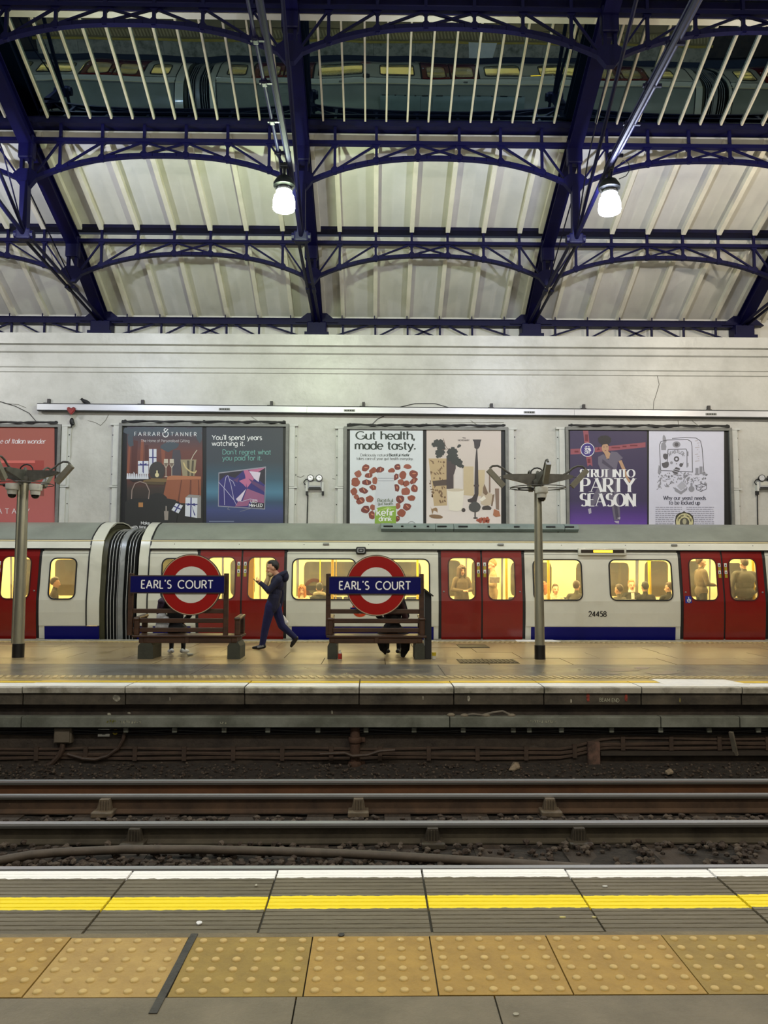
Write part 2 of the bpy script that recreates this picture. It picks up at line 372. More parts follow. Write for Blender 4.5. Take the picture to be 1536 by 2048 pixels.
c_grey, c_cream, c_brown, c_white = cloth('grey', (92, 86, 78)), cloth('cream', (214, 198, 160)), cloth('brown', (76, 58, 44)), cloth('white', (225, 222, 214))
c_plum = cloth('plum', (84, 66, 90))
shoe_white, shoe_black = mat('white shoe', (205, 205, 205), .5, 0, .1, 20), mat('black shoe', (14, 14, 15), .35, 0, .1, 20)

# ------------------------------------------------------------------ levels and lines of the station
ZF = -.09                 # far platform
YF0, YF1 = 9.58, 16.5     # its two edges
YW = 20.2                 # far wall
ZB = -1.07                # ballast
BAY = 5.56; TX = [-12.58, -7.02, -1.46, 4.10, 9.66, 15.22]     # the trusses
NODE = {2: (18.25, 9.0), 1: (15.68, 10.0), 0: (13.2, 11.04)}    # girder chords (distance, height)
FOOT = (20.5, 7.78)

# ------------------------------------------------------------------ far wall
b = MB()
b.profX([(20.9, -1.3), (20.2, -1.3), (20.2, 6.36), (20.17, 6.38), (20.17, 6.48), (20.14, 6.5), (20.14, 6.565), (20.18, 6.575), (20.18, 6.86), (20.12, 6.89),
         (20.12, 6.99), (20.16, 7.0), (20.16, 7.06), (20.06, 7.08), (20.04, 7.35), (20.9, 7.35)], -14, 17)
wall_back = struct('wall_back', b, wall_m)
def crack(pts, w=.012):
    b = MB(); P = [atY(x, y, 20.0) for x, y in pts]
    for p, q in zip(P, P[1:]): p.y = q.y = 20.196; b.bar(p, q, w, .006, (0, 1, 0))
    return b
crk = mat('crack shadow', (120, 116, 106), .8)
for pts in ([(1318, 680), (1322, 700), (1317, 715), (1325, 730), (1320, 748), (1324, 765), (1318, 785), (1313, 800), (1312, 815)],
            [(0, 803), (30, 806), (45, 812)], [(170, 838), (185, 842), (196, 848), (206, 838), (212, 826)], [(590, 950), (600, 953), (607, 949)],
            [(664, 955), (672, 957)], [(880, 843), (1010, 842)], [(500, 830), (515, 840), (525, 848)], [(943, 838), (955, 846), (966, 853)],
            [(1362, 838), (1364, 856)], [(1390, 838), (1402, 848), (1410, 857)]):
    crack(pts).build('crack', crk, wall_back)
# two thin black wires curving on the wall
for pts in ([(-30, 800), (0, 803), (30, 812), (58, 826), (75, 846)], [(740, 862), (745, 848), (755, 838), (768, 832)], [(795, 815), (830, 807), (870, 807), (905, 817)]):
    P = [atY(x, y, 20.18) for x, y in pts]; MB().tube(P, .008, 6).build('wire', black, wall_back)

# ------------------------------------------------------------------ near platform
tac = mat('buff tactile paving', (172, 138, 62), .62, 0, .12, 7, .18, 70, rgb2=(136, 106, 44), thr=(.25, .75))
tac_dome = mat('worn dome top', (196, 168, 104), .55, 0, .08, 20)
def near_coper():
    m = mat('ridged coping', (112, 104, 84), .6, 0, .14, 4, .3, 60, rgb2=(84, 76, 58), stretch=(.35, 2, 1))
    nt = m.node_tree; n = nt.nodes; L = nt.links; b = n['Principled BSDF']
    tc = n.new('ShaderNodeTexCoord'); sp = n.new('ShaderNodeSeparateXYZ'); L.new(tc.outputs['Object'], sp.inputs[0])
    nz = n.new('ShaderNodeTexNoise'); nz.inputs['Scale'].default_value = 26; nz.inputs['Detail'].default_value = 4; L.new(tc.outputs['Object'], nz.inputs[0])
    ad = n.new('ShaderNodeMath'); ad.operation = 'MULTIPLY_ADD'; ad.inputs[1].default_value = .024; L.new(nz.outputs[0], ad.inputs[0]); L.new(sp.outputs[1], ad.inputs[2])
    src = b.inputs['Base Color'].links[0].from_socket
    for lo, hi, col in ((.505+.012, .8, (246, 245, 243)), (.2+.012, .318+.012, (242, 218, 8))):
        a = n.new('ShaderNodeMath'); a.operation = 'GREATER_THAN'; a.inputs[1].default_value = lo; L.new(ad.outputs[0], a.inputs[0])
        c = n.new('ShaderNodeMath'); c.operation = 'LESS_THAN'; c.inputs[1].default_value = hi; L.new(ad.outputs[0], c.inputs[0])
        mu = n.new('ShaderNodeMath'); mu.operation = 'MULTIPLY'; L.new(a.outputs[0], mu.inputs[0]); L.new(c.outputs[0], mu.inputs[1])
        mx = n.new('ShaderNodeMix'); mx.data_type = 'RGBA'; L.new(mu.outputs[0], mx.inputs[0]); L.new(src, mx.inputs[6]); mx.inputs[7].default_value = (*lin(col), 1)
        src = mx.outputs[2]
    L.new(src, b.inputs['Base Color']); return m
coper_m = near_coper()
pier = mat('platform front brick', (52, 44, 36), .85, 0, .2, 5, .4, 18)
b = MB(); b.box(-9, 9, -3.2, 3.44, -1.3, -.012)
floor_near = struct('floor', b, mat('platform fill', (70, 66, 58), .8, 0, .1, 5))
asph = mat('near platform concrete', (118, 108, 88), .6, 0, .12, 3.5, .25, 60, rgb2=(92, 84, 66), thr=(.3, .7))
# grooved coping slabs: profile runs from the back edge to the track edge
W = .6
prof = [(-.0, -.1), (0, 0)]
for a in (.035, .07, .105, .14, .175, .225, .26, .295, .345, .38, .415, .45, .485, .525, .555):
    prof += [(a-.0045, 0), (a-.002, -.004), (a+.002, -.004), (a+.0045, 0)]
prof += [(.59, 0), (.6, -.012), (.6, -.1)]
b = MB(); b.profX(prof, .005, .598); slab0 = b.build('coping_slab', coper_m, floor_near, loc=(.211, 2.868, 0))
for k in range(-7, 8):
    if k: o = piece('coping_slab', slab0, floor_near, (.211+.602*k, 2.868+rnd.uniform(-.003, .003), rnd.uniform(-.003, .0)))
# blister tiles, six by six domes
b = MB(); b.box(.003, .397, .0, .388, -.06, 0)
for i in range(6):
    for j in range(6):
        b.lathe([(.0145, -.002), (.0135, .003), (.010, .0055), (.0, .0062)], (.0333+.0667*i, .030+.0655*j, 0), 10, 1, cap=False)
tile0 = b.build('tactile_tile', [tac, tac_dome], floor_near, loc=(.199, 2.452, 0), smooth=True, angle=50)
tints = [mat('buff tactile paving '+w_, c, .62, 0, .12, 7, .18, 70, rgb2=c2, thr=(.25, .75)) for w_, c, c2 in
         (('a', (178, 148, 82), (146, 116, 60)), ('b', (164, 132, 54), (130, 100, 38)), ('c', (156, 130, 56), (122, 98, 40)))]
for k in range(-8, 9):
    if k:
        o = piece('tactile_tile', tile0, floor_near, (.199+.3985*k+(0.0 if k > -3 else -.022), 2.452, rnd.uniform(-.002, .001)))
        if k in (-3, -2, 2, 3, 5): 
            o.data = tile0.data.copy(); o.data.materials[0] = tints[abs(k) % 3]
# concrete paving behind the tiles
for k, (xa, xb) in enumerate([(-5.2, -3.4), (-3.395, -1.7), (-1.695, -.22), (-.215, .36), (.365, 1.7), (1.705, 3.3), (3.305, 5.2)]):
    MB().box(xa, xb, 2.27 if k % 2 == 0 else 2.272, 2.447, -.06, -.001).build('paving_slab', asph, floor_near)
for xa, xb in ((-5.2, -2.2), (-2.195, -.055), (-.05, .33), (.335, 2.4), (2.405, 5.2)):
    MB().box(xa, xb, 1.5, 2.265, -.06, -.002).build('paving_slab', asph, floor_near)
MB().box(-5.2, 5.2, -3, 1.495, -.06, -.002).build('paving_slab', asph, floor_near)
b = MB(); t0, t1 = atZ(315, 2010, 0), atZ(385, 1868, 0); b.bar((-.612, 2.36, -.004), (-.605, 2.86, -.004), .024, .012)
b.build('tar_joint', mat('tar joint', (62, 60, 54), .7, 0, .2, 20, .3, 60), floor_near)
MB().box(-5.2, 5.2, 2.838, 2.8695, -.06, -.0015).build('mortar_joint', mat('mortar', (118, 106, 80), .7, 0, .15, 9, .3, 60), floor_near)

# flecks of paint and grit on the near platform
for x, y, w_, h_, c in ((1210, 1773, 12, 2, (225, 225, 220)), (398, 1846, 12, 5, (226, 226, 226)), (1125, 1835, 16, 2, (200, 190, 120)), (1188, 1835, 10, 2, (190, 180, 120)), (683, 1870, 13, 5, (50, 48, 44)), (1032, 2029, 16, 4, (150, 146, 130)), (1640, 2024, 9, 3, (150, 146, 130)), (512, 1771, 5, 3, (190, 186, 170))):
    c0 = atZ(x if x < 1536 else x-100, y, 0); sx = w_/1600*c0.y*.5; sy = h_/1600*c0.y*1.6
    MB().extr([(c0.x+sx*math.cos(t)*rnd.uniform(.7, 1.1), c0.y+sy*math.sin(t)*rnd.uniform(.7, 1.1)) for t in [k*math.pi/4 for k in range(8)]], lambda u, v: (u, v, -.001), lambda u, v: (u, v, .0025)).build('paint_fleck', mat('fleck %d %d' % (c[0], c[2]), c, .7), floor_near)

# ------------------------------------------------------------------ far platform
b = MB(); b.profX([(9.72, -1.2), (9.72, -.29), (9.64, -.29), (9.64, ZF-.08), (YF1-.1, ZF-.08), (YF1-.1, -.4), (YF1, -.4), (YF1, -1.2)], -16, 17)
floor_far = struct('floor', b, dirt)
JX = [-8.6, -6.9, -5.5, -4.1, -2.9, -1.5, -.15, .97, 2.04, 3.2, 4.4, 5.5, 6.7, 7.9, 9.1]
for xa, xb in zip([-10.5]+JX, JX+[10.5]):
    dz = rnd.uniform(-.004, .002)
    b = MB(); b.profX([(YF0+.38, ZF-.07), (YF0, ZF-.07), (YF0-.005, ZF-.01), (YF0+.012, ZF), (YF0+.38, ZF)], xa+.006, xb-.006)
    o = b.build('coping_slab', coping_m, floor_far, loc=(0, 0, dz))
    MB().box(xa+.006, xb-.006, YF0+.06+rnd.uniform(0, .02), YF0+.34, ZF-.01, ZF+dz+.002).build('white_line', white_paint, floor_far)
    # worn front edge and yellow line on each slab
    MB().box(xa+.006, xb-.006, YF0+.4, YF0+.56, ZF-.07, ZF+dz).build('yellow_line_slab', yellow_paint, floor_far)
    b = MB(); b.box(xa+.008, xb-.008, YF0-.012+.04, 9.66, -.292-rnd.uniform(0, .006), ZF-.072)
    b.build('edge_beam', slab_face, floor_far)
    b = MB(); b.box(xa+.006, xb-.006, YF0+.004, YF0+.05, ZF-.072+.0, ZF-.045); b.build('coping_nose', coping_m, floor_far)
for xa, xb in zip([-10.5]+JX[::2], JX[::2]+[10.5]):
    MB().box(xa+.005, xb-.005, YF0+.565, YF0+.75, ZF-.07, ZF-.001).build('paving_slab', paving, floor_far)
# far platform's tactile strips: two rows of diagonal ribs each
for ya, yb, sx in ((YF0+.76, YF0+1.08, 1), (15.75, 16.05, -1)):
    for k, xa in enumerate([-10.4+1.3*i for i in range(16)]):
        b = MB(); b.box(xa+.004, xa+1.296, ya, yb, ZF-.07, ZF)
        for j in range(13):
            x = xa+.05+j*.1
            b.bar((x, ya+.05, ZF+.001), (x-.06*sx, yb-.05, ZF+.001), .045, .014, mi=1)
        b.build('tactile_tile', [mat('far tactile base', (140, 122, 84), .35, 0, .1, 4), mat('far tactile rib', (186, 168, 126), .35, 0, .1, 4)], floor_far)
# resurfaced strip and the big flagstones
for xa, xb in zip([-10.5, -6.2, -2.4, .97, 4.6], [-6.2, -2.4, .97, 4.6, 10.5]):
    MB().box(xa+.004, xb-.004, YF0+1.09, 12.0, ZF-.07, ZF+rnd.uniform(-.003, 0)).build('paving_slab', paving2, floor_far)
rowY = [12.005, 12.9, 13.85, 14.8, 15.74]
for r in range(4):
    xs = [-10.5]; 
    while xs[-1] < 10.4: xs.append(min(10.5, xs[-1]+rnd.choice((.95, 1.25, 1.55, 1.9))))
    for xa, xb in zip(xs, xs[1:]):
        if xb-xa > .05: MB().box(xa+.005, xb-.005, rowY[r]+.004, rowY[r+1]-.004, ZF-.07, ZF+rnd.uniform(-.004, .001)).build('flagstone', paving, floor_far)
MB().box(-10.5, 10.5, 16.055, 16.12, ZF-.07, ZF).build('yellow_line_slab', mat('dull yellow line', (196, 170, 70), .5), floor_far)
for k in range(16): MB().box(-10.4+1.3*k+.004, -10.4+1.3*(k+1)-.004, 16.125, YF1, ZF-.07, ZF+rnd.uniform(-.002, .002)).build('coping_slab', coping_m, floor_far)
# white painted boarding patches
p = [atZ(1303, 1359, ZF), atZ(1450, 1360, ZF), atZ(1500, 1370, ZF), atZ(1330, 1370, ZF)]
MB().extr([(q.x, q.y) for q in p], lambda x, y: (x, y, ZF+.001), lambda x, y: (x, y, ZF+.006)).build('white_patch', white_paint, floor_far)
p = [atZ(1030, 1280, ZF), atZ(1105, 1280, ZF), atZ(1122, 1283.5, ZF), atZ(1034, 1283.5, ZF)]
MB().extr([(q.x, q.y) for q in p], lambda x, y: (x, y, ZF+.001), lambda x, y: (x, y, ZF+.006)).build('white_patch', white_paint, floor_far)
# faint purple chalk smears near the right edge
for (xa, ya, xb, yb, m_) in ((1198, 1336, 1280, 1343, 'pink'), (1270, 1334, 1300, 1338, 'violet'), (1290, 1342, 1360, 1349, 'pink'), (1215, 1346, 1240, 1349, 'pink')):
    pts = [atZ(xa+(xb-xa)*(.5+.5*math.cos(t))+rnd.uniform(-4, 4), ya+(yb-ya)*(.5+.5*math.sin(t)), ZF) for t in [k*math.pi/6 for k in range(12)]]
    MB().extr([(q.x, q.y) for q in pts], lambda x, y: (x, y, ZF+.0005), lambda x, y: (x, y, ZF+.002)).build('chalk_smear', mat('chalk '+m_, (116, 102, 98) if m_ == 'pink' else (92, 78, 112), .4, 0, .2, 9, rgb2=(100, 94, 88) if m_ == 'pink' else (98, 90, 96), thr=(.4, .6)), floor_far)
# drain covers
grate = mat('drain cover', (74, 66, 50), .5, .3, .2, 6)
for x0, y0, x1, y1 in ((912, 1318.5, 1040, 1327), (912, 1289, 980, 1296)):
    a, c = atZ(x0, y0, ZF), atZ(x1, y1, ZF); b = MB(); b.box(a.x, c.x, c.y, a.y, ZF, ZF+.004)
    n = 14
    for k in range(n):
        xx = a.x+(c.x-a.x)*(k+.5)/n; b.box(xx-.02, xx+.02, c.y+.06, a.y-.06, ZF+.004, ZF+.01)
    b.build('drain_cover', grate, floor_far)

# ------------------------------------------------------------------ below the far platform edge
b = MB(); b.profX([(9.76, -1.3), (9.9, -1.3), (9.9, -.28), (9.76, -.28)], -11, 11); wu = struct('wall_track', b, dirt2)
b = MB(); b.profX([(9.7, -.36), (9.76, -.36), (9.76, -.45), (9.7, -.45)], -11, 11); b.build('ledge', dirt, wu)
GX = [-11, -4.1, .92, 3.42, 4.36, 11]
beam = thing('service_beam', 'long grey concrete service beam running under the far platform edge', 'beam', (0, 9.6, -.55))
for xa, xb in zip(GX, GX[1:]):
    b = MB(); b.profX([(9.58, -.555), (9.58, -.445), (9.6, -.435), (9.76, -.435), (9.76, -.555)], xa+.006, xb-.006); b.build('beam_length', greybeam, beam)
chalk = mat('chalk scrawl', (176, 174, 150), .8)
def scrawl(x, y, w, h, seed, m, par, Y):
    r = random.Random(seed); b = MB(); px = x
    while px < x+w:
        pts = [atY(px+r.uniform(0, h*.7), y+r.uniform(-h/2, h/2), Y) for _ in range(4)]
        for p, q in zip(pts, pts[1:]): b.bar(p, q, .007, .003, (0, 1, 0))
        px += h*.9
    return b.build('scrawl', m, par)
for x, y, w, h, s, m in ((213, 1443, 18, 6, 1, mat('olive scrawl', (150, 150, 60), .8)), (240, 1444, 42, 6, 2, chalk), (1055, 1443, 55, 5, 3, chalk), (440, 1446, 10, 5, 4, chalk)):
    scrawl(x, y, w, h, s, m, beam, 9.576)
fl = 9.605
lettering('scrawl', 'BEAM END', lambda u, v: atY(1199+u*6.2, 1403+u*.2-v*7, fl), chalk, floor_far, thin=.13, thick=.13, track=.12)
redp = mat('red paint daub', (150, 60, 44), .8, 0, .3, 20, thr=(.4, .6)); pale = mat('pale daub', (164, 158, 140), .8, 0, .3, 14, thr=(.4, .6))
for x, y, w, h, m in ((1176, 1395, 7, 20, redp), (1252, 1396, 7, 18, redp), (233, 1396, 15, 14, pale), (937, 1397, 6, 12, pale), (846, 1396, 3, 8, pale), (1142, 1402, 4, 9, pale), (340, 1397, 3, 9, pale),
                      (1360, 1400, 4, 10, mat('olive daub', (120, 110, 60), .8)), (218, 1428, 8, 5, pale), (258, 1426, 6, 4, pale), (664, 1424, 4, 8, pale)):
    b = MB(); k = 9; pts = [(x+w/2*math.cos(2*math.pi*i/k)*rnd.uniform(.7, 1.2), y+h/2*math.sin(2*math.pi*i/k)*rnd.uniform(.8, 1.1)) for i in range(k)]
    YY = fl-.001 if y < 1412 else 9.698
    b.extr(pts, lambda x, y: atY(x, y, YY), lambda x, y: atY(x, y, YY+.012)); b.build('paint_daub', m, floor_far if y < 1412 else wu)
# cable bundle hung under the beam, and its clips
def wob(x0, x1, n, f): return [f(x0+(x1-x0)*i/n) for i in range(n+1)]
cab = thing('cable_bundle', 'black cable bundle sagging between clips beneath the grey service beam', 'cables', (0, 9.66, -.62))
for j, (dz, r, ph) in enumerate(((-.60, .016, 0), (-.625, .013, .4), (-.645, .012, .9))):
    MB().tube(wob(-5.2, 10, 120, lambda x: (x, 9.68+j*.018, dz-.022*abs(math.sin((x+ph)*math.pi/1.2)))), r, 6).build('cable', black, cab)
for x in (253, 350, 449, 536, 636, 732, 828, 926, 1026, 1058, 1122, 1222, 1320, 1417, 1515):
    p = atY(x, 1462, 9.66); b = MB(); b.cbox((p.x, 9.65, -.6), (.06, .05, .06), bev=.01); b.build('clip', greybeam, cab)
low = thing('clipped_cables', 'three dark cables clipped along the sooty wall below the service beam', 'cables', (0, 9.73, -.9))
def shift(x): return .115*max(0, min(1, (x-2.3)/.5))**1
for z, r in ((-.83, .017), (-.89, .022), (-.94, .02)):
    MB().tube(wob(-10, 10, 160, lambda x: (x, 9.715, z+shift(x)+.008*math.sin(x*3+z*40))), r, 6).build('cable', cable_m, low)
for k in range(-14, 14):
    x = k*.58+.1; b = MB(); b.cbox((x, 9.725, -.885+shift(x)), (.05, .07, .16)); b.build('clip', cable_m, low)
# lower grey tray on the right
b = MB(); pr = atY(1200, 1512, 9.7); b.box(pr.x, 11, 9.65, 9.752, -.90, -.86); tag(b.build('cable_tray', mat('tray', (54, 46, 38), .7)), 'dark steel cable tray starting beside red paint marks on sooty wall', 'tray')
b = MB(); q = atY(1190, 1512, 9.7); b.cbox((q.x-.02, 9.71, q.z), (.14, .1, .34)); o = tag(b.build('concrete_stub', mat('patched red stub', (104, 78, 66), .8, 0, .3, 7, .4, 20, rgb2=(60, 46, 38), thr=(.4, .6))), 'patched concrete stub with faded red paint on sooty wall', 'stub')
# junction box with its conduit
jb = thing('junction_box', 'grey square junction box with curved conduit on sooty wall', 'junction box', (-4.06, 9.7, -.65))
a, c = atY(108, 1456, 9.66), atY(143, 1487, 9.66)
b = MB(); b.cbox(((a.x+c.x)/2, 9.7, (a.z+c.z)/2), (c.x-a.x, .1, a.z-c.z), bev=.012); b.build('box', mat('old grey box', (98, 88, 74), .6, 0, .1, 8), jb)
b = MB(); b.cbox(((a.x+c.x)/2, 9.642, (a.z+c.z)/2), (c.x-a.x-.04, .015, a.z-c.z-.04)); b.build('lid', mat('old grey lid', (104, 94, 80), .6, 0, .1, 8), jb)
pts = [(126, 1487), (124, 1500), (118, 1512), (105, 1526), (85, 1537), (55, 1543), (20, 1544), (-40, 1546)]
MB().tube([atY(x, y, 9.68) for x, y in pts], .032, 8).build('conduit', cable_m, jb)
pts = [(250, 1464), (246, 1480), (236, 1497), (215, 1512), (190, 1519), (165, 1517), (135, 1508)]
tag(MB().tube([atY(x, y, 9.69) for x, y in pts], .022, 8).build('cable', cable_m), 'thick dark cable looping from grey beam down beside junction box', 'cable')
# little white plate, yellow ring
a, c = atY(196, 1458, 9.7), atY(219, 1473, 9.7)
pl = thing('number_plate', 'small white plate on sooty wall right of the junction box', 'plate', ((a.x+c.x)/2, 9.72, a.z))
MB().box(a.x, c.x, 9.7, 9.76, c.z, a.z).build('plate', sign_white, pl)
b = MB(); b.box(a.x+.05, c.x-.05, 9.696, 9.70, c.z+.02, c.z+.035); b.box(a.x+.04, a.x+.06, 9.696, 9.7, c.z+.03, a.z-.02); b.box(a.x+.03, c.x-.03, 9.696, 9.7, a.z-.03, a.z-.022); b.build('print', frame_grey, pl)
p = atY(231, 1464, 9.7); b = MB(); b.tube([(p.x+.024*math.cos(t), 9.69, p.z+.024*math.sin(t)) for t in [k*math.pi/8 for k in range(16)]], .009, 6, closed=True)
b.box(p.x-.01, p.x+.01, 9.69, 9.77, p.z+.02, p.z+.032)
tag(b.build('marker_ring', mat('ring yellow', (170, 150, 40), .5)), 'small yellow ring marker beside the white plate', 'marker')
# pipes
p = atY(710, 1500, 9.7)
dp = thing('drain_pipe', 'rusty vertical drain pipe below platform edge between the benches', 'pipe', (p.x, 9.7, -1.1))
b = MB(); b.tube([(p.x, 9.69, -1.2), (p.x, 9.69, -.56)], .06, 12); b.build('pipe', dirt2, dp, smooth=True)
for z in (-.72, -1.0): b = MB(); b.lathe([(.075, -.03), (.085, 0), (.075, .03)], (p.x, 9.69, z), 12); b.cbox((p.x+.09, 9.7, z), (.06, .04, .05)); b.build('collar', dirt2, dp, smooth=True)
pts = [(640, 1508), (690, 1506), (705, 1512), (735, 1510), (760, 1502), (790, 1500)]
tag(MB().tube([atY(x, y, 9.6) for x, y in pts], .02, 8).build('cable', cable_m), 'dark cable bent in front of the rusty drain pipe', 'cable')
p0, p1 = atY(1462, 1464, 9.6), atY(1472, 1510, 9.66)
tag(MB().bar(p0, p1, .05, .03).build('metal_strap', mat('bare strap', (140, 132, 116), .5, .3, .2, 8)), 'bare metal strap leaning on wall near the right frame edge', 'strap')
for x, y in ((897, 1430), (928, 1430), (971, 1431), (1020, 1431)):
    pass
ck = thing('cable_joint', 'tangled pale cable joint lying on the ledge above grey beam', 'cable', (1.2, 9.6, -.43))
pts = [(925, 1431), (945, 1428), (965, 1430), (985, 1425), (1005, 1422), (1022, 1430)]
MB().tube([atY(x, y, 9.62) for x, y in pts], .012, 6).build('cable', mat('pale cable', (120, 112, 100), .6), ck)
for x, y in ((902, 1430), (929, 1431), (972, 1431), (1023, 1431)):
    p = atY(x, y, 9.62); b = MB(); b.ell((p.x, 9.62, p.z), (.05, .03, .025), n=10, m=6); b.build('connector', mat('pale joint', (126, 116, 98), .7), ck, smooth=True)
# litter
for pts, m, lab in (([(1018, 1539), (1026, 1524), (1038, 1528), (1040, 1535), (1030, 1539)], mat('stained paper', (150, 134, 112), .8, 0, .2, 20), 'crumpled pale paper scrap lying on dirt below the far platform'),
                    ([(1330, 1545), (1343, 1541), (1347, 1545), (1336, 1548)], mat('stained paper', (150, 134, 112)), 'pale torn wrapper lying on dirt below the far platform')):
    P = [atZ(x, y, -1.0+.0*i) for i, (x, y) in enumerate(pts)]; b = MB(); c = sum(P, V())/len(P)
    vs = [v+V((0, 0, rnd.uniform(0, .02))) for v in P]+[c+V((0, 0, .045))]+[v+V((0, 0, -.01)) for v in P]; n = len(P)
    b.add(vs, [(i, (i+1) % n, n) for i in range(n)]+[(i, (i+1) % n, n+1+(i+1) % n, n+1+i) for i in range(n)]+[tuple(range(n+1, 2*n+1))])
    tag(b.build('paper_scrap', m), lab, 'litter')

# ------------------------------------------------------------------ track bed
b = MB()
pr_ = [(3.35, ZB-.02), (6.4, ZB-.0), (7.6, ZB-.02), (8.7, ZB-.02), (9.0, ZB+.0), (9.4, ZB+.04), (9.8, ZB+.07)]
NX = 90
vs = []; 
for i in range(NX+1):
    x = -10+20*i/NX
    for y, z in pr_: vs.append((x, y+rnd.uniform(-.03, .03), z+rnd.uniform(-.015, .015)))
    n = len(pr_)
b.add(vs, [(i*n+k, (i+1)*n+k, (i+1)*n+k+1, i*n+k+1) for i in range(NX) for k in range(n-1)])
bed = struct('floor', b, ballast_d, smooth=True)
MB().box(-10, 10, 3.35, 9.8, -1.5, -1.25).build('formation', ballast_d, bed)
for k in range(-12, 13):
    x = k*.74+.25; MB().box(x-.125, x+.125, 5.4, 8.75, ZB-.12, ZB+.0).build('sleeper', mat('timber sleeper', (62, 50, 40), .85, 0, .2, 4, .4, 30, stretch=(4, .5, 1)), bed)
# stones
stones = []
def stone_mesh(i):
    r = random.Random(i); bm = bmesh.new(); bmesh.ops.create_icosphere(bm, subdivisions=1, radius=1)
    for v in bm.verts: v.co = V((v.co.x*r.uniform(.75, 1.15), v.co.y*r.uniform(.7, 1.0), v.co.z*r.uniform(.55, .85)))*r.uniform(.85, 1.1)
    me = bpy.data.meshes.new('stone'); bm.to_mesh(me); bm.free()
    return me
stone_mats = [ballast_m, mat('ballast pale', (90, 78, 67), .9, 0, .2, 10, .3, 40), mat('ballast brown', (60, 46, 36), .9, 0, .2, 10, .3, 40)]
SM = []
for i in range(9):
    me = stone_mesh(i); me.materials.append(stone_mats[i % 3]); SM.append(me)
r2 = random.Random(3); spots = []
for y0, y1, n, xs, s0, s1 in ((6.12, 6.62, 1500, 3.6, .024, .042), (7.3, 7.72, 1300, 4.4, .022, .04), (8.75, 9.66, 2600, 6, .010, .022), (6.7, 7.0, 300, 4, .024, .04)):
    for _ in range(n):
        x, y = r2.uniform(-xs, xs), r2.uniform(y0, y1)
        if y < 6.66 and x > 1.3 and ((x-.25)/.74 % 1 < .25 or (x-.25)/.74 % 1 > .75 or r2.random() < .4): continue
        if 7.2 < y < 7.8 and ((x-.25)/.74 % 1 < .2 or (x-.25)/.74 % 1 > .8) and r2.random() < .7: continue
        s = r2.uniform(s0, s1); z = ZB + (max(0, (y-9.0))*.08 if y > 8.9 else 0) + r2.uniform(0, .035)
        spots.append((s*900/y, x, y, z, s, r2.randrange(9), r2.uniform(0, 6.28)))
spots.sort(reverse=True)
bulk = MB()
for i, (k, x, y, z, s, mi, a) in enumerate(spots):
    if i < 290:
        o = bpy.data.objects.new('stone', SM[mi]); COL.objects.link(o); o.parent = bed; o.location = (x, y, z+s*.2); o.rotation_euler = (0, 0, a); o.scale = (s, s, s)
    else:
        me = SM[mi]; R = Matrix.Rotation(a, 3, 'Z')
        bulk.add([R @ v.co*s + V((x, y, z+s*.2)) for v in me.vertices], [tuple(p.vertices) for p in me.polygons], mi % 3)
bulk.build('loose_stones', stone_mats, bed, kind='stuff')

# ------------------------------------------------------------------ rails
def rail(name, label, Y, top, h, m_side, wtop=.07, cat='rail', chairs=(), chair_y=0):
    t = thing(name, label, cat, (0, Y, top-h))
    a = wtop/2
    pts = [(-.065, -h), (.065, -h), (.065, -h+.012), (.012, -h+.035), (.012, -.045), (a, -.036), (a, -.008), (a-.008, 0), (-a+.008, 0), (-a, -.008), (-a, -.036), (-.012, -.045), (-.012, -h+.035), (-.065, -h+.012)]
    b = MB(); b.profX([(Y+p, top+q) for p, q in pts], -9, 9); b.build('rail', m_side, t)
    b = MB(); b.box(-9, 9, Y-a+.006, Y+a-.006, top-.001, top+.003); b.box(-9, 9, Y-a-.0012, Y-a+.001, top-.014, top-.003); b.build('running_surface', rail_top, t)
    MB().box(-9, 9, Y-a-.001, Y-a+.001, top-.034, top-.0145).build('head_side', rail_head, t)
    return t
def chair(t, x, Y, top, h, nm, m):
    b = MB(); z = top-h
    b.cbox((x, Y-.05, z+.015), (.2, .26, .05), bev=.01)
    b.extr([(-.07, .0), (.07, .0), (.045, .11), (-.045, .11)], lambda u, v: (x+u, Y-.1, z+.03+v), lambda u, v: (x+u, Y-.03, z+.03+v))
    for k in range(4): b.box(x-.045+k*.025, x-.033+k*.025, Y-.108, Y-.1, z+.04, z+.13)
    b.build(nm, m, t)
chm = mat('insulator pot', (110, 96, 78), .6, 0, .2, 12)
tD = rail('running_rail', 'worn steel running rail nearest the near platform edge, mostly hidden', 6.05, -.905, .15, rail_side2)
tC = rail('conductor_rail', 'middle conductor rail on chairs between the two running rails', 7.1, -.9, .165, rail_side2, .085)
for x in (270, 865, 1157): p = atY(x, 1690, 7.05); chair(tC, p.x, 7.1, -.9, .165, 'insulator', mat('dark chair', (70, 62, 50), .6, 0, .2, 12))
tB = rail('running_rail', 'far running rail with bright top and pale clips at its foot', 7.98, -.9, .165, rail_side)
for x in (212, 717, 1098): p = atY(x, 1622, 7.95); chair(tB, p.x, 7.98, -.9, .16, 'rail_chair', chm)
tA = rail('conductor_rail', 'rust brown outer conductor rail furthest from camera below the far platform', 8.5, -.895, .165, mat('conductor rust', (108, 72, 46), .6, .2, .15, 3, .05, 20, rgb2=(84, 56, 36)), .085)
pts = [atZ(x, y, -1.0) for x, y in ((-60, 1730), (0, 1721), (60, 1710), (120, 1704.5), (250, 1699), (400, 1699), (560, 1703), (700, 1708), (800, 1713), (900, 1719), (1000, 1725), (1090, 1731), (1180, 1737))]
tag(MB().tube(pts, .036, 10).build('track_cable', mat('hose', (86, 74, 62), .6, 0, .15, 8, .1, 30), smooth=True), 'thick grey brown cable curving over ballast beside the near rail', 'cable')
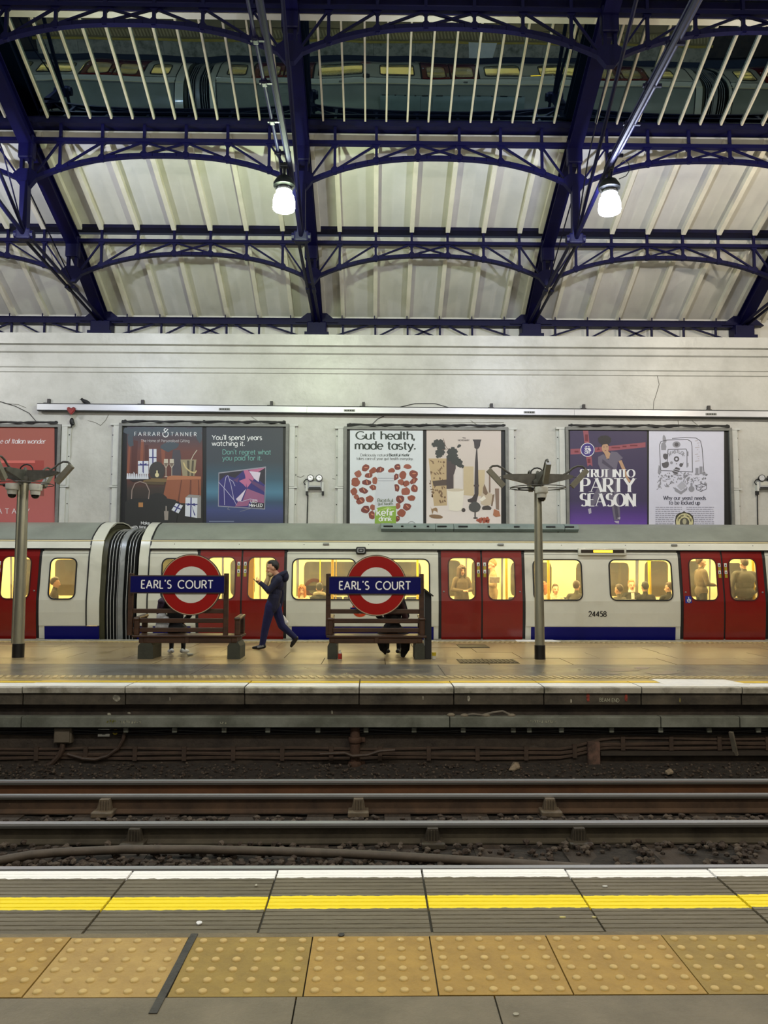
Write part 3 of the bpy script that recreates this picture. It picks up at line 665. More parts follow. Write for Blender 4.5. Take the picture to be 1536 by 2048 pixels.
# ------------------------------------------------------------------ roof
def zroof(a, b, y): return a[1]+(b[1]-a[1])*(y-a[0])/(b[0]-a[0])
TIERS = [((20.75, 7.98), (18.42, 9.2)), ((18.22, 9.36), (15.82, 10.26)), ((15.6, 10.46), (13.62, 11.28)), ((13.5, 11.42), (8.2, 13.6))]
cream2 = mat('glazing bar paint', (178, 168, 146), .55, 0, .08, 3)
roof = bpy.data.objects.new('ceiling', None); COL.objects.link(roof); roof['kind'] = 'structure'
US = [-2.1125, -1.2675, -.4225, .4225, 1.2675, 2.1125]
def slope_box(x0, x1, A, B, t0, t1):     # a slab lying on the slope from A (low) to B (high); t0..t1 offsets along the upward normal
    d = V((0, B[0]-A[0], B[1]-A[1])).normalized(); nrm = V((0, d.z, -d.y));  nrm = nrm if nrm.z > 0 else -nrm
    b = MB(); P = [V((x, q[0], q[1]))+nrm*t for t in (t0, t1) for q in (A, B) for x in (x0, x1)]
    return b.add(P, [(0, 2, 3, 1), (4, 5, 7, 6), (0, 1, 5, 4), (2, 6, 7, 3), (0, 4, 6, 2), (1, 3, 7, 5)])
tone = [white_panel, mat('white roof sheet dull', (195, 192, 182), .55, 0, .06, .8, .05, 6), mat('white roof sheet grey', (198, 196, 191), .55, 0, .06, .8, .05, 6)]
for bi in range(5):
    c = (TX[bi]+TX[bi+1])/2
    xs = [TX[bi]]+[c+u for u in US]+[TX[bi+1]]
    for ti in (0, 1):
        A, B = TIERS[ti]
        for xa, xb in zip(xs, xs[1:]):
            slope_box(xa+.004, xb-.004, A, B, 0, .04).build('roof_panel', tone[rnd.randrange(3)], roof)
        for x in xs[1:-1]:
            slope_box(x-.05, x+.05, A, B, -.13, -.0).build('batten', cream, roof)
        for x in (xs[0]+.17, xs[-1]-.17):
            slope_box(x-.05, x+.05, A, B, -.13, -.0).build('batten', cream, roof)
    for ti in (2, 3):
        A, B = TIERS[ti]; n = 13; w_ = BAY/n
        for k in range(n):
            x = TX[bi]+k*w_
            slope_box(x+.012, x+w_-.012, A, B, 0, .006).build('pane', roof_glass, roof)
            if k: slope_box(x-.017, x+.017, A, B, -.06, .0).build('glazing_bar', cream2, roof)
x0, x1 = TX[0], TX[-1]
def along(name, poly, m, a=x0, z=x1): b = MB(); b.profX(poly, a, z); return b.build(name, m, roof)
along('gutter', [(15.62, 10.36), (15.9, 10.34), (15.9, 10.44), (15.62, 10.52)], navy2)
along('gutter', [(18.2, 9.3), (18.4, 9.27), (18.4, 9.34), (18.2, 9.42)], navy2)
along('glazing_rail', [(13.55, 11.2), (13.66, 11.16), (13.66, 11.29), (13.55, 11.33)], cream)
along('glazing_rail', [(13.36, 11.26), (13.52, 11.26), (13.52, 11.46), (13.36, 11.46)], navy2)
# the other half of the roof and the wall behind the photographer close the hall
b = MB(); b.add([(x0, 8.2, 13.6), (x1, 8.2, 13.6), (x1, -4.2, 7.98), (x0, -4.2, 7.98), (x0, 8.2, 13.68), (x1, 8.2, 13.68), (x1, -4.2, 8.06), (x0, -4.2, 8.06)], [(0, 1, 2, 3), (7, 6, 5, 4), (0, 4, 5, 1), (1, 5, 6, 2), (2, 6, 7, 3), (3, 7, 4, 0)])
b.build('near_slope', white_panel, roof)
b = MB(); b.box(-14, 17, -4.4, -4.0, -1.3, 8.1); struct('wall_front', b, wall_m)
# upstand strip behind each girder's posts
def post_h(r): return {2: .33, 1: .37, 0: .34}[r]

# --- lattice girders, one per bay and row
ordinal = ['leftmost', 'left', 'middle', 'right', 'rightmost']
rows = {2: 'lower', 1: 'middle', 0: 'upper'}
where = ['left of the leftmost truss', 'between leftmost truss and greenish lamp', 'between the two hanging lamps', 'right of the bluish lamp', 'beyond the right frame edge']
def gusset(b, x, Y, z, s):
    b.extr([(-s, s*.35), (-s*.4, s), (s*.4, s), (s, s*.35), (s, -s*.35), (s*.4, -s), (-s*.4, -s), (-s, -s*.35)], lambda u, v: (x+u, Y-.035, z+v), lambda u, v: (x+u, Y+.035, z+v))
def girder(row, bi):
    Y, Z = NODE[row]; c = (TX[bi]+TX[bi+1])/2; ph = post_h(row)
    t = thing('lattice_girder', 'dark blue lattice girder, %s row, %s' % (rows[row], where[bi]), 'girder', (c, Y, Z), 'arched lattice girders under the roof')
    drop = lambda u: .30+.53*(abs(u)/2.66)**2.5
    E = BAY/2-.1
    b = MB(); b.box(c-E, c+E, Y-.06, Y+.06, Z-.04, Z+.035); b.build('top_chord', navy, t)
    b = MB(); b.box(c-E, c+E, Y-.07, Y+.07, Z+ph-.03, Z+ph+.05); b.build('upper_rail', navy2, t)
    b = MB(); us = [-2.66+5.32*i/22 for i in range(23)]
    for u0, u1 in zip(us, us[1:]): b.bar((c+u0-.004, Y, Z-drop(u0)), (c+u1+.004, Y, Z-drop(u1)), .11, .075)
    b.build('bottom_chord', navy, t)
    for u in US:
        b = MB(); b.bar((c+u, Y, Z-drop(u)), (c+u, Y, Z+ph), .055, .06); gusset(b, c+u, Y, Z-drop(u)+.02, .075); gusset(b, c+u, Y, Z-.02, .075); b.build('post', navy, t)
    D = []
    for s in (-1, 1):
        D += [((s*.4225, -.02), (s*1.2675, -drop(1.2675)+.03)), ((s*1.2675, -.02), (s*2.1125, -drop(2.1125)+.03)), ((s*2.1125, -.02), (s*2.62, -drop(2.62)+.05))]
    D += [((-.4225, -.03), (.4225, -drop(.42)+.03)), ((.4225, -.03), (-.4225, -drop(.42)+.03))]
    for k, (p, q) in enumerate(D):
        MB().bar((c+p[0], Y-.012+.024*(k % 2), Z+p[1]), (c+q[0], Y-.012+.024*(k % 2), Z+q[1]), .045, .035).build('diagonal', navy, t)
for row in (2, 1, 0):
    for bi in range(4): girder(row, bi)
# small eaves lattice behind the parapet
for bi in range(4):
    c = (TX[bi]+TX[bi+1])/2; Y, Z = 20.45, 7.78
    t = thing('eaves_girder', 'shallow dark blue eaves lattice on the wall top, %s' % where[bi], 'girder', (c, Y, 7.36), 'eaves lattices on the wall top')
    b = MB(); b.box(c-BAY/2, c+BAY/2, Y-.1, Y+.1, Z-.07, Z+.07); b.box(c-BAY/2, c+BAY/2, Y-.13, Y+.13, Z+.07, Z+.09); b.build('top_chord', navy, t)
    for u in US+[-1.69, -.845, .0, .845, 1.69][0:0]:
        MB().bar((c+u, Y, 7.36), (c+u, Y, Z-.05), .05, .05).build('post', navy, t)
        MB().bar((c+u-.02, Y-.1, Z+.09), (c+u-.02, Y-.1, Z+.17), .025, .025).build('stud', navy, t)
    for p, q in (((-.42, .0), (.42, -.36)), ((.42, .0), (-.42, -.36)), ((-.6, 0), (-1.3, -.36)), ((.6, 0), (1.3, -.36)), ((-1.4, 0), (-2.5, -.36)), ((1.4, 0), (2.5, -.36))):
        MB().bar((c+p[0], Y, Z-.04+p[1]), (c+q[0], Y, Z-.04+q[1]), .045, .04).build('diagonal', navy, t)
along('eaves_board', [(20.6, 7.3), (20.7, 7.3), (20.7, 8.0), (20.6, 8.0)], white_panel)

# --- principal trusses
TIE = [(20.3, 7.74), (15.7, 8.02), (13.6, 8.34), (9.5, 8.55)]
tl = ['truss left of the frame', 'leftmost roof truss in view, dark blue with an open strut at its side', 'dark blue roof truss that carries the greenish lamp', 'dark blue roof truss that carries the bluish lamp', 'dark blue roof truss foot in the far right corner']
def truss(i):
    x = TX[i]; t = thing('roof_truss', tl[i], 'roof truss', (x, 20.4, 7.4), 'principal trusses of the station roof')
    line = [FOOT, NODE[2], NODE[1], NODE[0], (10.7, 12.08), (8.3, 13.1)]
    b = MB()
    for (ya, za), (yb, zb) in zip(line, line[1:]):
        d = V((0, yb-ya, zb-za)).normalized()*.02
        b.bar(V((x, ya, za))-d, V((x, yb, zb))+d, .17, .26); b.bar(V((x, ya, za+.13))-d, V((x, yb, zb+.13))+d, .28, .03); b.bar(V((x, ya, za-.13))-d, V((x, yb, zb-.13))+d, .28, .03)
    b.build('rafter', navy, t)
    b = MB(); b.cbox((x, 20.42, 7.6), (.5, .45, .3), bev=.03); b.cbox((x, 20.42, 7.42), (.62, .5, .1)); b.extr([(-.55, .05), (.55, .05), (.25, .3), (-.25, .3)], lambda u, v: (x+u, 20.3, 7.7+v), lambda u, v: (x+u, 20.5, 7.7+v)); b.build('shoe', navy, t)
    for r in (2, 1, 0):
        Y, Z = NODE[r]; b = MB()
        b.cbox((x, Y, Z-.16), (.3, .2, .5), bev=.03); b.bar((x-.09, Y, Z-.35), (x-.09, Y, Z-.85), .06, .1); b.bar((x+.09, Y, Z-.35), (x+.09, Y, Z-.85), .06, .1)
        b.extr([(-.24, -.72), (-.12, -.62), (.12, -.62), (.24, -.72), (.22, -.82), (.08, -1.0), (-.08, -1.0), (-.22, -.82)], lambda u, v: (x+u, Y-.06, Z+v), lambda u, v: (x+u, Y+.06, Z+v))
        b.build('hanger_bracket', navy, t)
    b = MB(); b.bar((x, 15.66, 9.1), (x, 15.68, 8.1), .16, .16); b.build('strut', navy, t)
    b = MB(); b.cbox((x, 15.7, 8.03), (.3, .2, .22), bev=.04); 
    for s in (-1, 1): b.lathe([(.09, -.03), (.09, .03)], (x+s*.16, 15.7, 8.03), 10, axis='x')
    b.build('tie_joint', navy2, t)
    for s in (-.07, .07):
        b = MB(); b.tube([(x+s, y, z) for y, z in TIE[:2]], .035, 8); b.build('tie_rod', navy2, t, smooth=True)
        b = MB(); b.cbox((x+s, 18.25, 7.865), (.09, .3, .09), bev=.02); b.build('turnbuckle', navy2, t)
    b = MB(); b.tube([(x, y, z) for y, z in TIE[1:]], .045, 8); b.build('tie_rod', navy2, t, smooth=True)
    b = MB(); b.tube([(x+.02, 15.7, 8.05), (x+.02, 11.86, 10.26), (x+.02, 9.4, 11.7)], .035, 8); b.build('tie_rod', navy2, t, smooth=True)
    b = MB(); b.tube([(x, 15.68, 8.05), (x, 14.66, 9.2), (x, 13.25, 10.1)], .014, 6); b.build('stay_rod', navy2, t, smooth=True)
    b = MB(); b.tube([(x, 18.2, 8.05), (x, 15.75, 9.05)], .014, 6); b.build('stay_rod', navy2, t, smooth=True)
for i in range(1, 5): truss(i)

# ------------------------------------------------------------------ roof lamps
LCOL = {'cool': (226, 234, 255), 'green': (236, 255, 214), 'warm': (255, 244, 222), 'white': (250, 250, 245)}
for k_, c_ in LCOL.items(): bell_glass('lamp bell '+k_, c_, 7.0)
cast = mat('lamp housing', (34, 38, 40), .4, .4, .1, 8)
def lamp(x, Y, z, kind, label, conduit=True, drop=.0):
    t = thing('hanging_lamp', label, 'lamp', (x, Y, z))
    b = MB(); b.lathe([(.0, .44), (.03, .44), (.05, .40), (.13, .37), (.19, .27), (.19, .22), (.12, .19), (.11, .16)], (x, Y, z), 18); b.build('housing', cast, t, smooth=True)
    b = MB()
    for s in (-1, 1): b.bar((x+s*.17, Y, z+.24), (x+s*.13, Y, z+.12), .02, .02)
    b.lathe([(.125, .13), (.14, .13), (.14, .16), (.125, .16)], (x, Y, z), 18); b.build('bracket', steel, t)
    b = MB(); b.lathe([(.0, -.245), (.11, -.235), (.185, -.205), (.197, -.16), (.19, -.04), (.172, .04), (.135, .095), (.10, .125), (.0, .13)], (x, Y, z), 20, cap=False); b.build('glass_bell', MATS['lamp bell '+kind], t, smooth=True)
    ld = bpy.data.lights.new('burner', 'POINT'); ld.energy = LAMP; ld.shadow_soft_size = .05; ld.color = lin(LCOL[kind])
    lo = bpy.data.objects.new('burner', ld); COL.objects.link(lo); lo.parent = t; lo.location = (0, 0, -.06)
    b = MB(); b.tube([(x, Y, z+.43), (x, Y, z+.58), (x, Y+.02, z+.66)], .025, 8); b.cbox((x, Y, z+.6), (.16, .1, .08), bev=.02); b.build('suspension', cast, t)
    return t
cond = mat('conduit paint', (18, 20, 66), .35, .1, .1, 6)
def conduit(x, Y, z, label, side):
    t = thing('lighting_conduit', label, 'conduit', (x, Y, z))
    for s in (-.07, .05):
        b = MB(); b.tube([(x+s, Y+.2, z-.16), (x+s, Y, z), (x+s, Y-2.2, z+.10), (x+s, Y-4.2, z+.22)], .026, 8); b.build('tube', cond, t, smooth=True)
    for d in (.25, 1.15, 2.1, 3.0):
        b = MB(); b.cbox((x, Y-d, z+d*.045), (.28, .04, .05)); b.cbox((x-.07, Y-d, z+d*.045), (.09, .12, .09), bev=.02); b.build('clamp', navy2, t)
pL, pR = atY(568, 397, 13.6), atY(1219, 402, 13.55)
lamp(pL.x, 13.6, pL.z, 'green', 'glowing greenish white bell lamp hanging left of centre under the roof')
lamp(pR.x, 13.55, pR.z, 'cool', 'glowing bluish white bell lamp hanging at the upper right under the roof')
conduit(pL.x-.0, 13.55, pL.z+.66, 'pair of blue conduits running up from the greenish lamp', -1)
conduit(pR.x+.02, 13.5, pR.z+.66, 'pair of blue conduits running up from the bluish lamp', 1)
b = MB(); b.tube([atY(x, y, 13.6) for x, y in ((1238, 358), (1252, 352), (1261, 338), (1256, 325), (1246, 321), (1238, 330))], .008, 6); tag(b.build('lamp_wire', black), 'thin black wire looping beside the bluish lamp', 'wire')
for x, Y, k, l in ((-7.15, 13.6, 'cool', 'bluish bell lamp on the leftmost truss, out of frame at left'), (9.8, 13.55, 'warm', 'warm bell lamp on the far right truss, out of frame'),
                   (-12.6, 13.6, 'white', 'bell lamp far out of frame at left'), (15.1, 13.5, 'warm', 'bell lamp far out of frame at right'),
                   (-7.15, 3.0, 'white', 'bell lamp above near platform at left, out of frame'), (-1.55, 3.0, 'white', 'bell lamp above near platform left of camera'),
                   (4.1, 3.0, 'warm', 'bell lamp above near platform right of camera'), (9.7, 3.0, 'warm', 'bell lamp above near platform at far right')):
    lamp(x, Y, 7.85 if Y > 5 else 7.0, k, l)
# ------------------------------------------------------------------ the train
PROF = [(-.45, 16.70), (-.1, 16.655), (.18, 16.62), (.45, 16.592), (.70, 16.58), (1.60, 16.672), (1.76, 16.72)]
YC = 18.02
def ys(z, off=0.):
    for (z0, y0), (z1, y1) in zip(PROF, PROF[1:]):
        if z <= z1: return y0+(y1-y0)*(z-z0)/(z1-z0)+off
    return PROF[-1][1]+off
train = thing('train', 'red, white and blue underground train standing at the far platform', 'train', (2.3, YC, -.45))
def rrect(x0, x1, z0, z1, r, n=5):
    out = []
    for cx, cz, a in ((x1-r, z1-r, 0), (x0+r, z1-r, 90), (x0+r, z0+r, 180), (x1-r, z0+r, 270)):
        out += [(cx+r*math.cos(math.radians(a+90*i/n)), cz+r*math.sin(math.radians(a+90*i/n))) for i in range(n+1)]
    return out
def strip(b, x0, x1, z0, z1, f, mi=0):
    zs = [z0]+[z for z, _ in PROF if z0 < z < z1]+[z1]
    for za, zb in zip(zs, zs[1:]): b.add([f(x0, za), f(x1, za), f(x1, zb), f(x0, zb)], [(0, 1, 2, 3)], mi)
def holed(b, x0, x1, z0, z1, hole, f, mi=0):
    n = len(hole)//4; o = len(b.v); C4 = [(x1, z1), (x0, z1), (x0, z0), (x1, z0)]
    vs = [f(*p) for p in C4]+[f(*p) for p in hole]; fs = []
    for c in range(4):
        h = [4+c*n+i for i in range(n)]
        fs += [(c, h[i], h[i+1]) for i in range(n-1)]
        d = (c+1) % 4; fs.append((c, h[-1], 4+d*n, d))
    b.add(vs, fs, mi)
def ring(b, outer, inner, f0, f1, mi=0):    # raised gasket between two outlines
    n = len(outer); vs = [f0(*p) for p in outer]+[f1(*p) for p in outer]+[f1(*p) for p in inner]+[f0(*p) for p in inner]
    fs = []
    for k in range(n):
        l = (k+1) % n
        for a in range(3): fs.append((a*n+k, a*n+l, (a+1)*n+l, (a+1)*n+k))
    b.add(vs, fs, mi)
def surf(near, off):
    return (lambda x, z: (x, ys(z, off), z)) if near else (lambda x, z: (x, 2*YC-ys(z, off), z))
warn_a, warn_b = mat('sticker white', (228, 228, 220), .4), mat('sticker olive', (170, 150, 30), .4)
def window(parent, x0, x1, z0, z1, near, r=.11, off=0., gl=None):
    fr = MB(); g = .028
    ring(fr, rrect(x0-g, x1+g, z0-g, z1+g, r+g), rrect(x0, x1, z0, z1, r), surf(near, off), surf(near, off-.012))
    w_ = fr.build('window', rubber if near else interior, parent)
    b = MB(); P = rrect(x0-.01, x1+.01, z0-.01, z1+.01, r); f = surf(near, off+.006); b.add([f(*p) for p in P], [tuple(range(len(P)))])
    # pane follows the side: build it as a fan of horizontal strips
    b = MB(); zs = [z0+(z1-z0)*i/6 for i in range(7)]
    def xr(z):
        d = min(z-z0, z1-z); 
        return r-math.sqrt(max(0, r*r-(r-d)**2)) if d < r else 0
    zs = sorted(set(zs+[z0+r*.3, z0+r*.1, z1-r*.3, z1-r*.1]))
    for za, zb in zip(zs, zs[1:]): b.add([f(x0+xr(za)-.01, za), f(x1-xr(za)+.01, za), f(x1-xr(zb)+.01, zb), f(x0+xr(zb)-.01, zb)], [(0, 1, 2, 3)])
    b.build('pane', gl or (train_glass if near else far_glass), w_)
WZ0, WZ1 = .735, 1.545
def panel(x0, x1, wins, near, nocap=False):
    """body side between two doors, with rounded windows"""
    m = body_white if near else interior; f = surf(near, 0.)
    b = MB(); strip(b, x0, x1, .18, .70, f); strip(b, x0, x1, 1.58, 1.70, f)
    xs = [x0]+[v for w_ in wins for v in (w_[0]-.06, w_[1]+.06)]+[x1]
    for k in range(0, len(xs)-1, 2): strip(b, xs[k], xs[k+1], .70, 1.58, f)
    for wa, wb in wins: holed(b, wa-.06, wb+.06, .70, 1.58, rrect(wa, wb, WZ0, WZ1, .12), f)
    g = surf(near, .035); b.add([f(x0, 1.70), f(x1, 1.70), g(x1, 1.705), g(x0, 1.705)], [(0, 1, 2, 3)]); b.add([g(x0, 1.705), g(x1, 1.705), g(x1, 1.76), g(x0, 1.76)], [(0, 1, 2, 3)])
    o = b.build('side_panel', m, train, smooth=True)
    if near:
        b = MB(); b.add([f(x0+.01, 1.668), f(x1-.01, 1.668), f(x1-.01, 1.676), f(x0+.01, 1.676)], [(0, 1, 2, 3)])
        for v in b.v[:]: pass
        b = MB(); s = surf(near, -.004); b.add([s(x0+.01, 1.664), s(x1-.01, 1.664), s(x1-.01, 1.672), s(x0+.01, 1.672)], [(0, 1, 2, 3)]); b.build('seam', frame_grey, o, fix=False)
        b = MB(); strip(b, x0, x1, -.45, .20, surf(near, .012)); b.build('sill_panel', body_white, train, smooth=True)
        b = MB(); strip(b, x0+.115, x1-(.10 if abs(x1+5.86) > .01 else 0), -.40, .168, surf(near, .004)); b.build('skirt_panel', body_blue, train, smooth=True)
    else:
        b = MB(); strip(b, x0, x1, -.45, .18, f); b.build('side_panel', m, train)
    for wa, wb in wins: window(train, wa, wb, WZ0, WZ1, near)
    if near and wins:
        b = MB(); b.box(x0+.05, x1-.05, 16.64, 16.80, .695, .722); b.build('added_bright_sill', interior, train)  # cream ledge added so the windows show bright in the roof glass reflection
def door(x0, x1, near, stick=1):
    mid = (x0+x1)/2; m = body_red if near else interior
    if near:
        for a, c in ((x0-.045, x0+.035), (mid-.022, mid+.022), (x1-.035, x1+.045)):
            b = MB(); strip(b, a, c, -.42, 1.757, surf(near, .022)); b.build('door_seal', rubber, train, smooth=True)
    for k, (a, c) in enumerate(((x0+.03, mid-.018), (mid+.018, x1-.03))):
        f = surf(near, .006); wa, wb = (a+.16, c-.125) if k == 0 else (a+.125, c-.16)
        b = MB(); strip(b, a, c, -.42, .70, f); strip(b, a, c, 1.60, 1.757, f)
        strip(b, a, wa-.05, .70, 1.60, f); strip(b, wb+.05, c, .70, 1.60, f)
        holed(b, wa-.05, wb+.05, .70, 1.60, rrect(wa, wb, .735, 1.60-.02, .12), f)
        # returned edges give the leaf its thickness
        for e in (a, c):
            g = surf(near, .05); zs = [z for z, _ in PROF]; zs[0] = -.42
            for za, zb in zip(zs, zs[1:]): b.add([f(e, za), g(e, za), g(e, zb), f(e, zb)], [(0, 1, 2, 3)])
        d = b.build('door', m, train, smooth=True)
        fr = MB(); ring(fr, rrect(wa-.022, wb+.022, .713, 1.602, .14), rrect(wa, wb, .735, 1.58, .12), surf(near, .006), surf(near, -.006)); fr.build('window_seal', mat('dark red seal', (66, 14, 10), .4) if near else interior, d)
        b = MB(); zs = [.725, .74, .78, .85]+[.9+.1*i for i in range(6)]+[1.47, 1.53, 1.57, 1.59]; h = surf(near, .014); r = .12
        def xr(z):
            q = min(z-.725, 1.59-z); return r-math.sqrt(max(0, r*r-(r-q)**2)) if q < r else 0
        for za, zb in zip(zs, zs[1:]): b.add([h(wa-.01+xr(za), za), h(wb+.01-xr(za), za), h(wb+.01-xr(zb), zb), h(wa-.01+xr(zb), zb)], [(0, 1, 2, 3)])
        b.build('pane', train_glass if near else far_glass, d)
        if near:
            xb = a+.05 if k == 0 else c-.05
            b = MB(); b.lathe([(.0, -.016), (.012, -.014), (.018, -.004), (.02, .01)], (xb, ys(.89), .89), 10, axis='y'); b.build('button', steel, d, smooth=True)
            xs_ = c-.075 if k == 0 else a+.022
            if stick:
                for q, (zt, mm) in enumerate(((1.42, warn_a), (1.34, warn_b), (1.27, warn_a), (1.19, warn_b))):
                    s = surf(near, -.001); zz = zt-.0; b = MB(); b.add([s(xs_, zz), s(xs_+.055, zz), s(xs_+.055, zz+.075), s(xs_, zz+.075)], [(0, 1, 2, 3)])
                    if mm is warn_a: s2 = surf(near, -.002); b.add([s2(xs_+.01, zz+.012), s2(xs_+.045, zz+.012), s2(xs_+.0275, zz+.058)], [(0, 1, 2)], 1)
                    b.build('sticker', [mm, black], d, fix=False)
def car_shell(x0, x1, segs, r0=None, r1=None):
    r0, r1 = (x0 if r0 is None else r0), (x1 if r1 is None else r1)
    for near in (True, False):
        for s in segs:
            if s[0] == 'door': door(s[1], s[2], near)
            else: panel(s[1], s[2], s[3], near)
    # cantrail: pale band with drip edge above the doors, then the grey roof
    for near in (True, False):
        Ym = (lambda y: y) if near else (lambda y: 2*YC-y)
        b = MB(); b.profX([(Ym(16.70), 1.757), (Ym(16.685), 1.77), (Ym(16.72), 1.80), (Ym(16.80), 1.93), (Ym(16.82), 1.955), (Ym(16.86), 1.955), (Ym(16.80), 1.757)], r0, r1); b.build('cantrail', body_white, train, smooth=True, angle=50)
        if near:
            MB().box(r0, r1, 16.795, 16.84, 1.945, 1.962).build('roof_seam', frame_grey, train)
            b = MB(); b.box(r0, r1, 16.68, 16.80, 1.745, 1.762); b.build('drip_strip', rubber, train)
    RP = [(16.83, 1.945), (16.86, 1.985), (16.98, 2.08), (17.15, 2.20), (17.35, 2.295), (17.6, 2.36), (18.02, 2.385)]
    RP = RP+[(2*YC-y, z) for y, z in RP[-2::-1]]
    b = MB(); b.profX(RP, r0, r1, closed=False); b.profX([(y, z-.05) for y, z in RP], r0, r1, closed=False); b.build('roof', roof_grey, train, smooth=True)
    b = MB(); b.box(x0, x1, 16.66, 2*YC-16.66, -.14, -.08); b.build('floor', interior_floor, train)
    b = MB(); b.box(x0, x1, 16.78, 2*YC-16.78, 1.92, 1.94); b.build('lining', interior, train)
    b = MB()
    for y in (17.45, 18.6): b.box(x0+.3, x1-.3, y-.06, y+.06, 1.895, 1.905)
    b.build('light_strip', glow('train tube', (255, 238, 178), TRAINLIGHT) if 'train tube' not in MATS else MATS['train tube'], train)
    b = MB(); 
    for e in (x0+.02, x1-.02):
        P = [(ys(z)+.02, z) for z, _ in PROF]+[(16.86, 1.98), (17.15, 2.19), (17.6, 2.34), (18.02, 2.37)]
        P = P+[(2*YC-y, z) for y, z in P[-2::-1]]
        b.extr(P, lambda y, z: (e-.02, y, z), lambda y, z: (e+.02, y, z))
    b.build('end_wall', mat('shaded end wall', (58, 56, 32), .5, 0, .1, 4), train)  # dark olive puts the shade on the car end into its colour
    b = MB()
    for k in range(int((x1-x0)/1.35)):
        x = x0+.7+k*1.35; f = surf(True, 0); y = 16.765
        b.lathe([(.0, -.012), (.012, -.01), (.014, .02)], (x, y, 1.86), 8, axis='y')
    b.build('rivet', frame_grey, train, kind='stuff')
    for k in range(1, int((x1-x0)/3.6)):
        x = x0+k*3.66+.2; b = MB(); b.cbox((x, 16.75, 1.87), (.13, .05, .045), Matrix.Rotation(-.35, 3, 'X'), bev=.015); b.build('vent', frame_grey, train)
car_shell(-4.83, 9.72, [('p', -4.62, -3.63, [(-4.33, -3.83)]), ('door', -3.6, -1.8), ('p', -1.77, 1.37, [(-1.64, -.36), (.2, 1.17)]), ('door', 1.40, 3.14),
                        ('p', 3.17, 6.39, [(3.36, 4.34), (4.95, 6.22)]), ('door', 6.43, 8.20), ('p', 8.23, 9.5, [(8.45, 9.0)])], -4.62, 9.5)
car_shell(-16.0, -5.6, [('p', -16, -13.6, [(-15.6, -14.2)]), ('door', -13.57, -11.8), ('p', -11.77, -8.7, [(-11.5, -10.3), (-10.0, -8.95)]), ('door', -8.66, -6.86), ('p', -6.83, -5.86, [(-6.63, -6.12)])], None, -5.86)
car_shell(10.5, 16.0, [('p', 10.6, 11.7, [(10.95, 11.5)]), ('door', 11.73, 13.5), ('p', 13.53, 16, [(13.8, 15)])], 10.6)
# plain end bays of the cars
for xa, xb in ((-4.83, -4.62), (-5.86, -5.6), (9.5, 9.72), (10.5, 10.6)):
    for near in (True, False):
        pass
        b = MB(); strip(b, xa, xb, -.45, .168, surf(near, .004)); b.build('skirt_panel', body_blue, train)
for x in (-4.62, -5.86, 9.5, 10.6):
    pass
# smooth end cowls of the cars, with a black seam hoop, then the gangway bellows
def hoop(off, z0=-.45):
    P = [(ys(z)+off, z) for z, _ in PROF]+[(16.80+off, 1.93-off*.3), (17.0+off*.7, 2.08-off*.6), (17.25+off*.4, 2.18-off*.8), (17.6+off*.2, 2.25-off), (18.02, 2.27-off)]
    return P+[(2*YC-y, z) for y, z in P[-2::-1]]
def cowl(off):
    P = [(ys(z)+off, z) for z, _ in PROF if z > .15]+[(16.79+off, 1.93), (16.86+off*.8, 2.01-off*.3), (16.98+off*.7, 2.095-off*.5), (17.15+off*.5, 2.205-off*.8), (17.35+off*.3, 2.30-off), (17.6, 2.365-off), (18.02, 2.39-off)]
    return P+[(2*YC-y, z) for y, z in P[-2::-1]]
def ridge(x0, x1, off, thick, m, name, path=None):
    path = path or hoop
    o, i = path(off), path(off+thick); b = MB(); n = len(o)
    vs = [(x, y, z) for x in (x0, x1) for P in (o, i) for y, z in P]
    fs = []
    for k in range(n-1):
        for a, c in ((0, 2), (2, 3), (3, 1), (1, 0)): fs.append((a*n+k, a*n+k+1, c*n+k+1, c*n+k))
    b.add(vs, fs); return b.build(name, m, train, smooth=True)
for xa, xb, xs_ in ((-4.83, -4.62, -4.62), (-5.86, -5.6, -5.86), (9.5, 9.72, 9.5), (10.5, 10.6, 10.6)):
    ridge(xa, xb, -.004, .05, body_white, 'end_cowl', cowl)
    ridge(xs_-.014, xs_+.014, -.010, .05, rubber, 'cowl_seam', cowl)
bell = mat('bellows fabric', (7, 7, 8), .8, 0, .1, 6, spec=.2); trimm = mat('bellows hoop', (190, 190, 190), .35, .3, .05, 5)
for g0, g1 in ((-5.50, -4.86), (9.82, 10.46)):
    ridge(g0-.1, g0+.0, .03, .1, MATS['shaded end wall'], 'shaded_end_collar')  # same painted shade fills the strip before the bellows
    n = 10; wd = (g1-g0)/n
    for k in range(n):
        x = g0+k*wd
        ridge(x, x+wd*.80, .05, .1, bell, 'bellows_fold')
        if k not in (4, 5, 9): ridge(x+wd*.80, x+wd*.93, .03, .04, trimm, 'bellows_hoop')
        ridge(x+wd*.93, x+wd, .08, .06, bell, 'bellows_fold')
    ridge((g0+g1)/2-.05, (g0+g1)/2+.05, .012, .05, mat('bellows middle', (150, 152, 152), .4, .3, .1, 5), 'bellows_frame')
